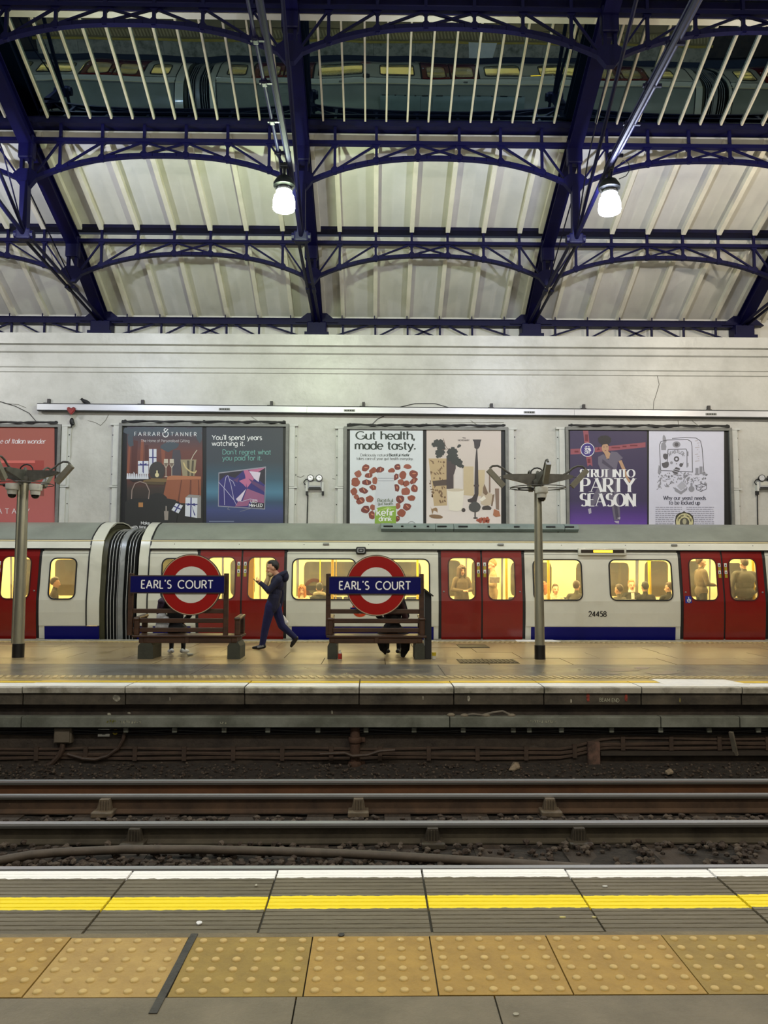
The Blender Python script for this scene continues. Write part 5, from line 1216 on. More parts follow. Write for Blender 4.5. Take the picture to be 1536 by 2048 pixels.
# --- television poster
p = Poster('dark blue television poster with white and teal lettering', 413, 566, 853, grad('tv', [(853, (56, 60, 70)), (925, (58, 66, 76)), (960, (56, 88, 108)), (985, (76, 124, 152)), (1005, (50, 76, 104)), (1022, (60, 70, 122)), (1050, (46, 52, 84))]))
tl_ = ink('teal', (104, 158, 152))
p.text('headline', "You'll spend years", 424, 879.5, 9.2, iw, 100, thin=.14, thick=.14, xs=.9); p.text('headline', 'watching it.', 424, 891.5, 9.2, iw, 66, thin=.14, thick=.14, xs=.9)
p.text('headline', "Don't regret what", 445, 908.5, 9.2, tl_, 97, thin=.14, thick=.14, xs=.9); p.text('headline', 'you paid for it.', 445, 920.5, 9.2, tl_, 79, thin=.14, thick=.14, xs=.9)
p.art('television', [[(437, 945), (532, 933), (530, 1019), (436, 1013)]], ink('tv rim', (150, 150, 164))); p.art('screen', [[(438.5, 947), (530.5, 935.5), (528.5, 1017), (437.5, 1011.5)]], ink('tv indigo', (50, 44, 118)))
p.art('screen_dark', [[(438.5, 947), (487, 941), (470, 956), (452, 950), (438.5, 962)], [(516, 937.2), (530.5, 935.5), (530, 970), (515, 958)], [(508, 990), (529, 996), (528.5, 1017), (500, 1015)]], ink('tv dark', (44, 40, 54)))
p.art('screen_facet', [[(496, 940), (530.5, 935.5), (513, 946)], [(487, 941), (496, 940), (508, 958), (494, 976), (490, 950)], [(478, 962), (493, 956), (492, 975), (487, 969)]], ink('tv pink', (190, 108, 148)))
p.art('screen_facet', [[(498, 942), (521, 945), (517, 964), (508, 957)], [(472, 998), (492, 978), (482, 1002), (476, 1003)]], ink('tv pale', (220, 206, 226))); p.art('screen_facet', [[(494, 977), (528, 990), (528, 1006), (485, 1002)], [(476, 1003), (500, 1001), (495, 1012), (470, 1013)]], ink('tv rose', (150, 90, 130)))
p.art('screen_facet', [[(497, 957), (530, 974), (529, 984), (505, 968)], [(466, 960), (478, 955), (475, 965)]], ink('tv plum', (96, 62, 110)))
p.lines('light_streak', [[(437, 964), (450, 978), (468, 1000), (473, 1010)], [(448, 975), (449, 1010)], [(448, 976), (452, 954), (456, 951), (462, 970), (468, 1000)], [(459, 958), (466, 963), (470, 972)], [(473, 1000), (484, 1003), (500, 998), (515, 1000)]], 1., ink('streak', (190, 186, 214)))
p.lines('tv_stand', [[(458, 1014), (455, 1018), (460, 1020)], [(480, 1023), (505, 1016), (520, 1017)]], 1., ink('stand', (120, 122, 140))); p.art('logo_bar', [rect(418, 1042, 468, 1043.5)], ink('bar', (120, 130, 160)))
p.text('caption', 'Mini-LED', 498, 1013.5, 6, iw, 27, thin=.17, thick=.17); p.text('caption', 'LED 8K' if False else 'LED', 501, 1005, 4.5, iw, 14, thin=.18, thick=.18)
# --- kefir poster
p = Poster('pale poster with a white drink bottle in a heart of strawberries', 700, 846, 860, ink('pale', (216, 220, 226)))
hk = ink('headline green', (24, 38, 34))
p.text('headline', 'Gut health,', 712, 878.5, 15.5, hk, 118, thin=.12, thick=.22, serif=.045, xs=.92); p.text('headline', 'made tasty.', 710, 898.5, 15.5, hk, 122, thin=.12, thick=.22, serif=.045, xs=.92)
p.text('subtitle', 'Deliciously natural', 721, 912.5, 5, ink('grey text', (70, 74, 74)), 55, thin=.1, thick=.15, xs=.9); p.text('subtitle', 'Biotiful Kefir', 778, 912.5, 5, hk, 41, thin=.18, thick=.24, xs=.9); p.text('subtitle', 'takes care of your gut health everyday.', 713, 919.5, 5, ink('grey text', (70, 74, 74)), 114, thin=.1, thick=.15, xs=.9)
SB = [(731, 936, 8, 6.5), (746, 941, 8, 6), (760, 940, 8, 6.5), (716, 948, 7.5, 7), (738, 951, 8, 5.5), (711, 964, 9, 8.5), (733, 965, 9, 6), (750, 961, 6, 8), (746, 975, 7, 5.5), (708, 983, 7, 8), (727, 981, 9, 6), (713, 994, 6, 5), (721, 1002, 9, 7), (739, 998, 8.5, 7),
      (731, 1019, 9, 7.5), (746, 1015, 6, 6), (744, 1030, 7, 9), (783, 941, 7, 5), (795, 934, 6.5, 6.5), (815, 933, 8, 5), (827, 948, 8, 8), (806, 950, 7, 9), (792, 954, 5, 7), (802, 964, 7, 6), (827, 962, 9, 5), (812, 967, 7, 6), (793, 976, 6, 8), (811, 983, 9, 8), (829, 977, 7.5, 8),
      (823, 996, 8, 6), (800, 999, 8.5, 8), (795, 1012, 7, 6), (814, 1014, 8.5, 7), (803, 1026, 8, 8), (795, 1037, 5, 6)]
sr = [ink('berry '+k, c) for k, c in (('a', (132, 62, 50)), ('b', (146, 74, 54)), ('c', (116, 52, 48)), ('d', (154, 84, 66)))]
for i, (x, y, rx, ry) in enumerate(SB):
    p.lay = 6; o = p.art('strawberry', [oval(x, y, rx, ry, 12, i*1.3 % 1.2-.6, .14, i)], sr[i % 4])
    if i % 2 == 0: p.art('cut_face', [oval(x+1, y-1, rx*.5, ry*.16, 8, i*.9 % 2, .1, i)], ink('berry pale', (206, 132, 100)))
p.lay = 9
bo = ink('bottle white', (206, 208, 216))
p.art('bottle', [[(755, 945), (788, 945), (788, 958), (789, 972), (791.5, 990), (792, 1046), (749, 1046), (750, 990), (753, 972), (755, 958)]], bo); p.lines('neck_ring', [[(756, 956.5), (788, 956.5)], [(756, 961.5), (788, 961.5)]], 1.1, ink('ring grey', (150, 152, 164)))
gr = ink('leaf green', (136, 172, 62)); p.art('label', [[(754, 1016), (765, 1013), (792, 1012), (792, 1060), (749, 1060), (750, 1026)]], gr); p.art('label_swirl', [[(755, 1022), (775, 1014), (791, 1017), (773, 1018)]], ink('lime', (176, 204, 104)))
p.text('label_word', 'kefir', 753, 1031, 12.5, iw, 35, thin=.16, thick=.2); p.text('label_word', 'drink', 758, 1042, 9, iw, 25, thin=.16, thick=.2)
p.text('label_word', 'Biotiful', 755, 1004, 6.5, ink('olive', (104, 116, 92)), 31, thin=.16, thick=.2); p.text('label_word', 'gut health', 756, 1010, 5, ink('olive', (104, 116, 92)), 30, thin=.15, thick=.18)
p.lines('seal_arc', [arc(823, 1050, 8, 7, 200, 340, 8)], .8, ink('seal', (120, 128, 128)))
# --- candle poster
p = Poster('pale pink poster with candles, leaf sprig and tall dark candlestick', 853, 1002, 860, grad('rose', [(860, (206, 192, 186)), (980, (208, 196, 188)), (1000, (218, 206, 200)), (1050, (224, 214, 212))]))
dk2 = ink('dark mauve', (58, 50, 52)); p.art('bark_vase', [[(857, 917), (895, 917), (893, 970), (894, 1011), (868, 1012), (864, 975)]], ink('bark', (190, 164, 126)))
r = random.Random(5); p.art('bark_mark', [oval(r.uniform(860, 890), r.uniform(922, 1005), r.uniform(1.5, 4), r.uniform(.8, 2.2), 8, r.uniform(0, 2), .3, i) for i in range(46)], ink('bark dark', (120, 92, 66)))
p.art('bark_band', [[(865, 962), (893, 959), (893, 971), (867, 972)]], ink('band', (84, 68, 60))); p.art('dark_candle', [[(893, 912), (910, 915), (912, 940), (907, 950), (907, 978), (893, 978)]], ink('dark candle', (72, 60, 62)))
p.art('stone_block', [[(927, 933), (947, 933), (948, 992), (927, 990)], [(950, 940), (970, 940), (968, 992), (950, 992)]], ink('sandstone', (200, 180, 146)))
def holly(pts, k):
    out = []
    for (xa, ya), (xb, yb) in zip(pts, pts[1:]+pts[:1]):
        for q, o in ((0, .0), (.25, -.16), (.5, .06), (.75, -.16)): out.append((xa+(xb-xa)*q-(yb-ya)*o, ya+(yb-ya)*q+(xb-xa)*o))
    return out
lf = ink('holly leaf', (52, 56, 54)); p.art('leaf', [holly([(863, 889), (871, 880), (884, 880), (890, 888), (889, 900), (880, 898), (874, 893), (867, 894)], 0)], lf); p.art('leaf', [holly([(877, 894), (889, 893), (888, 908), (882, 914), (874, 916), (871, 905)], 0)], lf); p.art('leaf', [holly([(896, 900), (906, 894), (914, 900), (914, 914), (922, 920), (927, 936), (918, 934), (908, 928), (895, 918)], 0)], lf)
p.art('leaf', [oval(918, 892, 5, 3, 9, -.5, .2, 3)], lf); p.lines('twig', [[(887, 877), (890, 890), (896, 899)], [(884, 900), (900, 897)]], .9, ink('twig', (110, 84, 76)))
p.text('brand_name', 'NOVENARY', 916, 882, 3.2, ink('brand grey', (96, 84, 84)), 23, thin=.16, thick=.18); p.art('brand_bird', [[(924, 874.5), (932, 875.5), (931, 877), (926, 876.5)]], ink('brand grey', (96, 84, 84)))
p.art('candlestick', [[(945, 879), (963, 879), (961, 884), (960, 892), (957, 897), (954.5, 898), (956, 925), (957, 970), (957, 988), (953, 1004), (946, 1006), (936, 1004), (935, 999), (944, 996), (949, 988), (949, 970), (950, 925), (952.5, 898), (949, 896), (948, 884)]], dk2); p.art('stick_knop', [rect(947.5, 969.5, 958, 973)], ink('knop', (74, 60, 60)))
p.art('white_candle', [[(909, 945), (913, 932), (925, 938), (926, 985), (908, 985)]], ink('candle pale', (216, 206, 202))); p.art('candle_glass', [[(894, 980), (928, 980), (925, 1020), (912, 1023), (898, 1020)]], ink('candle white', (228, 220, 206))); p.art('candle_rim', [oval(911, 980, 17, 3, 16)], ink('candle rim', (204, 190, 170)))
p.art('reindeer', [[(861, 1012), (863, 1018), (872, 1015), (875, 1018), (875, 1026), (872, 1022), (867, 1021), (865, 1029), (863, 1021)]], ink('bronze', (150, 118, 84))); p.art('reindeer_base', [oval(872, 1033, 14, 4, 14, .1)], ink('bronze dark', (134, 104, 76)))
p.art('crystal', [[(962, 992), (968, 966), (976, 985), (985, 988), (988, 1002), (975, 1014), (962, 1008)]], ink('crystal', (196, 178, 156))); p.art('crystal_shade', [[(966, 976), (969, 968), (976, 986), (972, 991), (966, 986)], [(985, 990), (989, 988), (985, 1012), (982, 1012)]], ink('crystal dark', (122, 98, 78))); p.art('crystal_light', [[(958, 1000), (968, 991), (972, 997), (964, 1003)]], ink('crystal light', (234, 226, 212)))
p.art('wooden_block', [[(990, 977), (998, 977), (998, 1020), (992, 1018)], [(978, 950), (980.5, 950), (981, 985), (978, 985)]], ink('wood mauve', (134, 110, 96))); p.art('bauble', [oval(950, 1014, 12, 11, 14, 0, .08, 4)], ink('slate', (74, 74, 74))); p.art('bauble', [oval(927, 1020, 4, 4, 10), oval(973, 1016, 8, 5, 10, 0, .3, 2), rect(949, 1024, 951.5, 1036), oval(951, 1036, 5, 1.6, 10)], ink('slate dark', (66, 58, 58)))
p.art('red_berries', [oval(966+r.uniform(-11, 11), 1040+r.uniform(-4, 4), 3, 2.6, 8) for i in range(26)], ink('berries red', (170, 84, 62))); p.art('amber_figure', [[(988, 1018), (998, 1022), (1001, 1032), (992, 1034), (986, 1030)]], ink('amber', (172, 110, 78)))
# --- party poster
p = Poster('purple fashion poster with a woman and large white serif lettering', 1140, 1294, 861, grad('purple', [(860, (58, 48, 84)), (1000, (56, 46, 84)), (1022, (72, 46, 118)), (1046, (98, 60, 156))]))
pk = ink('ribbon pink', (150, 78, 92)); p.art('ribbon', [[(1141, 898), (1162, 897), (1162, 908), (1141, 909)], [(1190, 895), (1291, 884.5), (1291, 894.5), (1190, 904.5)], [(1166, 861), (1176.5, 861), (1179, 887), (1169, 887)], [(1172, 912), (1183, 912), (1185, 933), (1180, 929), (1175, 933)]], pk)
rd = ink('ribbon mark', (110, 36, 50)); p.art('ribbon_mark', [rect(1149, 901.5, 1157, 905), [(1193, 901), (1197, 894), (1200, 900)], rect(1170, 869, 1176, 882), rect(1175, 917.5, 1181, 926), rect(1223, 894, 1240, 896.5), rect(1245, 891.5, 1253, 894.5), rect(1260, 889.5, 1275, 892.5)], rd)
p.art('badge', [oval(1175, 899.5, 14, 14, 28)], iw); p.art('badge_disc', [oval(1175, 899.5, 12.8, 12.8, 28)], ink('badge blue', (62, 48, 130))); p.text('badge_text', '70%', 1168.5, 902, 5.6, iw, 13.5, thin=.2, thick=.24); p.text('badge_text', 'OFF', 1169.5, 907.5, 4.4, iw, 11, thin=.2, thick=.24)
p.text('badge_text', 'UP TO', 1170.5, 895, 2.6, iw, 9, thin=.2, thick=.24)
sk = ink('poster skin', (186, 148, 118)); su = ink('suit silver', (104, 98, 118)); su2 = ink('suit shade', (72, 66, 88))
p.art('model_hair', [oval(1209, 880, 13.5, 9.5, 18, 0, .05, 1)], ink('model hair', (42, 38, 44))); p.art('model_face', [oval(1210.5, 896, 7, 10, 16)], sk); p.art('model_hair', [[(1202, 893), (1204, 885), (1217, 884), (1218.5, 892), (1214, 888), (1206, 889)]], ink('model hair', (42, 38, 44)))
p.art('model_eye', [oval(1208, 894, 1.3, .7, 8), oval(1214, 893.5, 1.3, .7, 8)], ik); p.art('model_lips', [oval(1211, 901, 1.8, .8, 8)], ink('model lips', (140, 66, 66)))
p.art('model_neck', [[(1207, 903), (1216, 902), (1222, 908), (1218, 918), (1212, 914)]], sk)
p.art('model_suit', [[(1196, 914), (1207, 908), (1217, 920), (1222, 903), (1234, 904), (1246, 916), (1236, 923), (1233, 938), (1232, 960), (1236, 985), (1240, 1022), (1240, 1040), (1228, 1040), (1222, 1005), (1214, 985), (1196, 1000), (1186, 1013), (1176, 1013), (1190, 985), (1203, 960), (1202, 940), (1196, 928)]], su)
p.art('suit_fold', [[(1205, 918), (1227, 936), (1225, 940), (1204, 926)], [(1204, 958), (1232, 958), (1228, 990), (1214, 985), (1200, 990)], [(1226, 1000), (1233, 1000), (1238, 1038), (1232, 1038)]], su2)
p.art('model_arm', [[(1237, 922), (1243, 920), (1251, 938), (1256, 955), (1262, 962), (1257, 965), (1249, 950)], [(1212, 908), (1216, 904), (1219, 916), (1213, 918)]], sk)
p.art('model_shoe', [[(1176, 1018), (1182, 1016), (1183, 1026), (1178, 1028)], [(1228, 1042), (1238, 1042), (1238, 1047), (1232, 1046)], [(1234, 1036), (1241, 1034), (1240, 1039)]], ink('shoe silver', (176, 170, 186)))
p.text('headline', 'STRUT INTO', 1160.5, 954, 15.5, iw, 109, thin=.05, thick=.27, serif=.045, xs=.82); p.text('headline', 'PARTY', 1162, 983.5, 27, iw, 107, thin=.05, thick=.25, serif=.045, xs=.86); p.text('headline', 'SEASON', 1161, 1012, 25, iw, 109, thin=.055, thick=.26, serif=.045, xs=.78)
# --- yeast poster
p = Poster('white poster with an ink drawing of a safe and small print', 1298, 1448, 861, ink('cool white', (212, 212, 230)))
ln = ink('ink line', (70, 70, 80)); mg = ink('ink wash', (146, 146, 158)); dg = ink('ink dark', (88, 86, 94))
p.art('smoke', [oval(1329, 878, 4, 8, 10, 0, .3, 1), oval(1327, 893, 4.5, 10, 10, 0, .3, 2), oval(1319, 940, 4, 9, 10, 0, .3, 3)], mg)
p.lines('safe_outline', [[(1321, 940), (1319, 890), (1322, 883), (1335, 880), (1375, 879), (1382, 883), (1384, 892), (1385, 945)], [(1344, 877), (1370, 875), (1392, 876), (1401, 882), (1404, 895), (1408, 945)], [(1336, 899), (1372, 898), (1374, 902), (1374, 935)], [(1336, 899), (1334, 935)], [(1322, 941), (1385, 944)]], 1.3, ln)
p.art('safe_hinge', [rect(1374.5, 903, 1377, 912), rect(1374, 926, 1377, 933)], mg); p.art('safe_wheel', [oval(1353, 918, 5.5, 5.5, 14)], dg); p.art('wheel_hub', [oval(1353, 918, 2.5, 2.5, 10)], ink('cool white', (212, 212, 230))); p.art('dial', [oval(1343, 925.5, 3, 3, 10), oval(1353, 927.5, 1.5, 1.5, 8)], mg)
p.art('safe_badge', [oval(1353, 889, 8, 6.5, 16)], mg); p.art('badge_core', [oval(1353, 889, 4, 4, 12)], dg); p.art('gear', [oval(1331, 914, 6, 6, 9, 0, .3, 4), oval(1331, 929, 6.5, 6, 9, 0, .3, 5)], dg)
for i, ch in enumerate('YEASTLOK'):
    a_ = 2.55-i*.275; p.lay = 5; p.text('safe_word', ch, 1353+17*math.cos(a_)-2, 921-15*math.sin(a_), 6, mg, thin=.24, thick=.28)
p.lines('safe_note', [[(1390+(i % 3)*4, 882+i*4.5), (1396+(i % 2)*3, 881+i*4.5)] for i in range(10)], 1.4, ink('note', (184, 176, 186)))
p.art('robber', [[(1344, 943), (1352, 934), (1360, 937), (1358, 946), (1350, 950)], oval(1362, 930, 3.5, 4, 10), [(1360, 934), (1367, 924), (1366, 930)]], dg); p.lines('jumper_stripe', [[(1345, 941), (1358, 945)], [(1348, 938), (1360, 941)], [(1356, 946), (1361, 944)], [(1356, 949), (1361, 947)]], 1., ink('cool white', (212, 212, 230)))
r = random.Random(9); p.art('rubble', [oval(1318+r.uniform(0, 95), 948+r.uniform(-2, 26), r.uniform(1, 4), r.uniform(.8, 2.6), 7, r.uniform(0, 3), .4, i) for i in range(60)], mg); p.lines('rubble_line', [[(x_, y_), (x_+r.uniform(-4, 4), y_+r.uniform(-4, 4))] for x_, y_ in [(1316+r.uniform(0, 98), 948+r.uniform(-3, 32)) for _ in range(70)]], .8, ln)
p.art('crate', [[(1349, 974), (1362, 983), (1362, 989), (1350, 982)], [(1362, 983), (1375, 974), (1374, 980), (1362, 989)]], mg); p.art('crate_top', [[(1354, 972), (1364, 962), (1374, 972), (1362, 981)]], ink('crate pale', (176, 176, 190))); p.lines('box_outline', [[(1392, 972), (1404, 967), (1413, 970), (1402, 976), (1392, 972), (1393, 979), (1402, 983), (1402, 976)], [(1402, 983), (1413, 978), (1413, 970)]], .9, ln)
p.art('bottle_sketch', [oval(1383, 978, 6, 6, 12), rect(1381, 966, 1385, 973), rect(1391, 936, 1397, 950), rect(1399, 933, 1405, 948)], mg)
p.text('headline', 'Why our yeast needs', 1327, 999.5, 7.5, ink('slate text', (66, 66, 84)), 85, thin=.1, thick=.16, serif=.06, xs=.9); p.text('headline', 'to be locked up', 1338, 1009, 7.5, ink('slate text', (66, 66, 84)), 62, thin=.1, thick=.16, serif=.06, xs=.9)
tx = ink('small text', (160, 160, 178))
words = []
for i in range(9):
    for a_, c_ in ((1311, 1364-(max(0, i-1)*4 if i < 5 else 16)), (1373+(max(0, i-1)*4 if i < 5 else 16), 1428)):
        x_ = a_
        while x_ < c_-2: w_ = min(r.uniform(3, 8), c_-x_); words.append([(x_, 1014.5+4.1*i), (x_+w_, 1014.6+4.1*i)]); x_ += w_+1.3
p.lines('small_print', words, 1.6, tx)
p.art('crest', [[(1350, 1042), (1352, 1031), (1358, 1026), (1364, 1025), (1368, 1022), (1372, 1025), (1379, 1026), (1386, 1032), (1388, 1042), (1386, 1055), (1369, 1064), (1352, 1055)]], ink('crest dark', (60, 58, 50))); p.art('crest_field', [oval(1369, 1044, 17, 17.5, 20)], ink('crest cream', (206, 200, 156))); p.art('crest_core', [oval(1369, 1045, 9.5, 10, 16)], ink('crest grey', (84, 82, 74))); p.art('crest_figure', [oval(1369, 1043, 4, 6, 12)], ink('crest figure', (170, 166, 140)))
for i, ch in enumerate('TIMOTHY'): p.lay = 60; p.text('crest_word', ch, 1369+13*math.cos(math.radians(168-i*11))-1, 1044-13*math.sin(math.radians(168-i*11))+1, 3, ink('crest dark', (60, 58, 50)), thin=.2, thick=.25)
for i, ch in enumerate('TAYLOR'): p.lay = 60; p.text('crest_word', ch, 1369+13*math.cos(math.radians(75-i*13))-1, 1044-13*math.sin(math.radians(75-i*13))+1, 3, ink('crest dark', (60, 58, 50)), thin=.2, thick=.25)

# ------------------------------------------------------------------ trunking along the wall with its brackets
t = thing('cable_trunking', 'long pale steel cable trunking fixed along the far wall above the posters', 'trunking', (0, 20.1, 5.38))
A, B = atY(76, 814.5, 20.08), atY(1600, 830, 20.08)
for a, c in ((0, .35), (.3503, .70), (.7003, 1)):
    P, Q = A.lerp(B, a), A.lerp(B, c); b = MB(); b.bar(P, Q, .12, .15); b.build('trunk_length', mat('trunk steel', (205, 205, 210), .35, .4, .05, 3, 0, stretch=(.3, 4, 4)), t)
b = MB(); b.bar(A+V((0, 0, .085)), B+V((0, 0, .085)), .13, .02); b.bar(A+V((0, -.002, -.085)), B+V((0, -.002, -.085)), .12, .02); b.build('lip', black, t)
for x in (95, 281, 538, 722, 979, 1165, 1418):
    f_ = (x-76)/(1600-76); q = A.lerp(B, f_); b = MB(); b.cbox((q.x, 20.15, q.z+.15), (.07, .06, .16)); b.cbox((q.x-.03, 20.1, q.z+.1), (.14, .1, .03)); b.build('bracket', mat('old bracket', (70, 66, 66), .5, .3, .2, 8), t)
for x in (446, 694, 1053, 1418):
    q = A.lerp(B, (x-76)/1524); b = MB(); b.cbox((q.x, 20.015, q.z-.015), (.28, .01, .055)); o = b.build('socket_strip', frame_grey, t)
    b = MB()
    for k in range(4): b.cbox((q.x-.09+.06*k, 20.008, q.z-.015), (.03, .006, .03))
    b.build('socket', black, t, kind='stuff')
# pigeon, heart and black tangle
q = atY(172, 808, 20.08)
t = thing('pigeon', 'dark pigeon perched on the steel trunking near its left end', 'bird', (q.x, 20.08, q.z-.06))
b = MB(); R_ = Matrix.Rotation(.45, 3, 'Y'); b.ell((q.x, 20.08, q.z+.05), (.125, .06, .055), rot=R_); b.ell((q.x-.10, 20.07, q.z+.115), (.036, .033, .035)); b.bar((q.x-.08, 20.07, q.z+.1), (q.x-.04, 20.08, q.z+.06), .06, .07); b.bar((q.x-.125, 20.065, q.z+.112), (q.x-.155, 20.06, q.z+.104), .012, .012); b.build('body', mat('pigeon grey', (40, 38, 42), .7, 0, .2, 14), t, smooth=True, angle=80)
b = MB(); b.bar((q.x+.07, 20.08, q.z+.02), (q.x+.19, 20.085, q.z-.03), .07, .018); b.build('tail', black, t)
for s in (-1, 1): MB().bar((q.x-.005, 20.08+s*.025, q.z+.01), (q.x-.005, 20.08+s*.025, q.z-.055), .012, .012).build('leg', mat('pigeon leg', (150, 90, 80), .6), t)
q = atY(143, 820, 20.0); b = MB()
hp = [(.0, -.13), (.07, -.06), (.105, .0), (.1, .055), (.055, .075), (.0, .04), (-.055, .075), (-.1, .055), (-.105, .0), (-.07, -.06)]
b.extr(hp, lambda u, v: (q.x+u, 19.97, q.z+v), lambda u, v: (q.x+u, 20.0, q.z+v)); b.extr([(u*.8, v*.8) for u, v in hp], lambda u, v: (q.x+u, 19.955, q.z+v), lambda u, v: (q.x+u, 19.97, q.z+v))
tag(b.build('heart_tag', mat('dark red foil', (150, 40, 36), .35, 0, .3, 9)), 'small dark red heart shape stuck on the steel trunking', 'ornament')
q = atY(143, 843, 20.1); t = thing('black_tangle', 'black scrap hanging by a string below the red heart', 'scrap', (q.x, 20.12, q.z-.12))
b = MB(); b.ell((q.x, 20.12, q.z), (.055, .04, .10)); b.ell((q.x+.03, 20.12, q.z-.05), (.04, .03, .05)); b.bar((q.x, 20.12, q.z-.08), (q.x-.01, 20.12, q.z-.15), .03, .03); b.build('scrap', black, t, smooth=True)
b = MB(); b.tube([(q.x, 20.1, q.z+.12), (q.x, 20.1, q.z+.2)], .006, 5); b.tube([(q.x-.01, 20.14, q.z-.15), (q.x-.03, 20.16, q.z-.5), (q.x-.02, 20.17, q.z-.9)], .008, 5); b.build('string', pale_plastic, t)

# ------------------------------------------------------------------ twin spot emergency lights
def em_light(cx, label, cut=0):
    q = atY(cx, 968, 20.15); t = thing('emergency_light', label, 'light', (q.x, 20.15, q.z-.25), 'twin spot emergency lights')
    w_ = .17
    b = MB(); b.cbox((q.x, 20.14, q.z-.03), (.34, .12, .2), bev=.015); b.build('battery_box', mat('box grey', (176, 176, 180), .4, 0, .06, 6), t)
    b = MB(); b.cbox((q.x, 20.078, q.z-.0), (.27, .008, .1)); b.build('face_label', pale_plastic, t); b = MB(); b.cbox((q.x, 20.078, q.z-.105), (.30, .02, .035)); b.build('lower_edge', black, t)
    for s in (-1, 1):
        b = MB(); b.cbox((q.x+s*.2, 20.14, q.z-.07), (.05, .12, .24)); b.build('side_bracket', wall_w if s else black, t)
        b = MB(); b.cbox((q.x+s*.2, 20.15, q.z-.23), (.055, .1, .1)); b.build('bracket_foot', black, t)
        c = (q.x+s*.11, 20.08, q.z+.14); b = MB(); b.lathe([(.03, .09), (.07, .05), (.088, -.02), (.088, -.04), (.075, -.045)], c, 16, axis='y', cap=False); sp_ = b.build('spot_lamp', black, t, smooth=True)
        b = MB(); b.lathe([(.0, -.035), (.04, -.045), (.072, -.04)], c, 16, axis='y', cap=False); b.build('reflector', mat('chrome', (225, 225, 228), .2, .3, .02, 3), sp_, smooth=True)
    b = MB(); b.tube([(q.x-.15, 20.1, q.z+.12), (q.x-.24, 20.1, q.z+.1), (q.x-.28, 20.1, q.z+.04), (q.x-.25, 20.1, q.z-.02), (q.x-.2, 20.1, q.z-.02)], .014, 6); b.tube([(q.x-.18, 20.17, q.z-.27), (q.x-.19, 20.18, q.z-.8), (q.x-.2, 20.18, q.z-1.6)], .014, 6); b.build('cable', black, t)
em_light(630, 'grey twin spot emergency light between the television and kefir posters'); em_light(1529, 'grey twin spot emergency light at the right frame edge')
# the station's wall roundel glimpsed through the train windows
q = atY(628, 1176, 20.14); t = thing('wall_roundel', 'red ring station sign on the far wall, glimpsed through a train window', 'sign', (q.x, 20.16, q.z-.3))
n = 32; c_ = lambda r: [(q.x+r*math.cos(2*math.pi*k/n), q.z+r*math.sin(2*math.pi*k/n)) for k in range(n)]
b = MB(); ring(b, c_(.24), c_(.155), lambda x, z: (x, 20.19, z), lambda x, z: (x, 20.15, z)); b.build('ring', sign_red, t); MB().box(q.x-.3, q.x+.3, 20.14, 20.18, q.z-.06, q.z+.06).build('bar', sign_blue, t)
# ------------------------------------------------------------------ people
def cone_mesh(b, p, q, r1, r2, n=10):
    p, q = V(p), V(q); d = q-p; L = d.length
    if L < 1e-5: b.ell(p, (r1,)*3, n=n, m=6); return
    d.normalize(); u = V((0, 0, 1)) if abs(d.z) < .9 else V((1, 0, 0)); s = d.cross(u).normalized(); u = s.cross(d)
    prof = [(r1*math.cos(a), -r1*math.sin(a)) for a in (1.5, 1.0, .5, 0)]+[(r2*math.cos(a), L+r2*math.sin(a)) for a in (0, .5, 1.0, 1.5)]
    vs = [p+d*h+(s*math.cos(t)+u*math.sin(t))*r for r, h in prof for t in (2*math.pi*k/n for k in range(n))]
    N = len(prof); b.add(vs, [(i*n+k, i*n+(k+1) % n, (i+1)*n+(k+1) % n, (i+1)*n+k) for i in range(N-1) for k in range(n)]+[tuple(range(n-1, -1, -1)), tuple((N-1)*n+k for k in range(n))])
def seg_d(x, p, q, r1, r2):
    d = q-p; t = max(0, min(1, (x-p).dot(d)/max(1e-9, d.length_squared))); return (x-p-d*t).length-(r1+(r2-r1)*t)
def grow(name, prims, feats, mats, parent, voxel, smooth=4):
    b = MB()
    for pr in prims:
        if pr[0] == 'c': cone_mesh(b, pr[1], pr[2], pr[3], pr[4])
        else: b.ell(pr[1], pr[2], n=14, m=10, rot=pr[4] if len(pr) > 4 else None)
    o = b.build(name, mats, parent, loc=(0, 0, 0))
    m = o.modifiers.new('r', 'REMESH'); m.mode = 'VOXEL'; m.voxel_size = voxel
    s = o.modifiers.new('s', 'SMOOTH'); s.factor = .5; s.iterations = smooth
    dg = bpy.context.evaluated_depsgraph_get(); dg.update()
    me = bpy.data.meshes.new_from_object(o.evaluated_get(dg)); o.modifiers.clear(); o.data = me
    me.materials.clear()
    for mm in mats: me.materials.append(mm)
    P = [(pr, V(pr[1]), V(pr[2]) if pr[0] == 'c' else None) for pr in prims]
    for f in me.polygons:
        c = f.center; best = 9; mi = 0
        for pr, p, q in P:
            if pr[0] == 'c': d = seg_d(c, p, q, pr[3], pr[4]); k = pr[5]
            else:
                l = c-p
                if len(pr) > 4 and pr[4] is not None: l = pr[4].transposed() @ l
                w_ = V((l.x/pr[2][0], l.y/pr[2][1], l.z/pr[2][2])).length; d = (w_-1)*min(pr[2]); k = pr[3]
            if d < best: best, mi = d, k
        for fc, r, k in feats:
            if (c-fc).length < r: mi = k
        f.material_index = mi; f.use_smooth = True
    return o
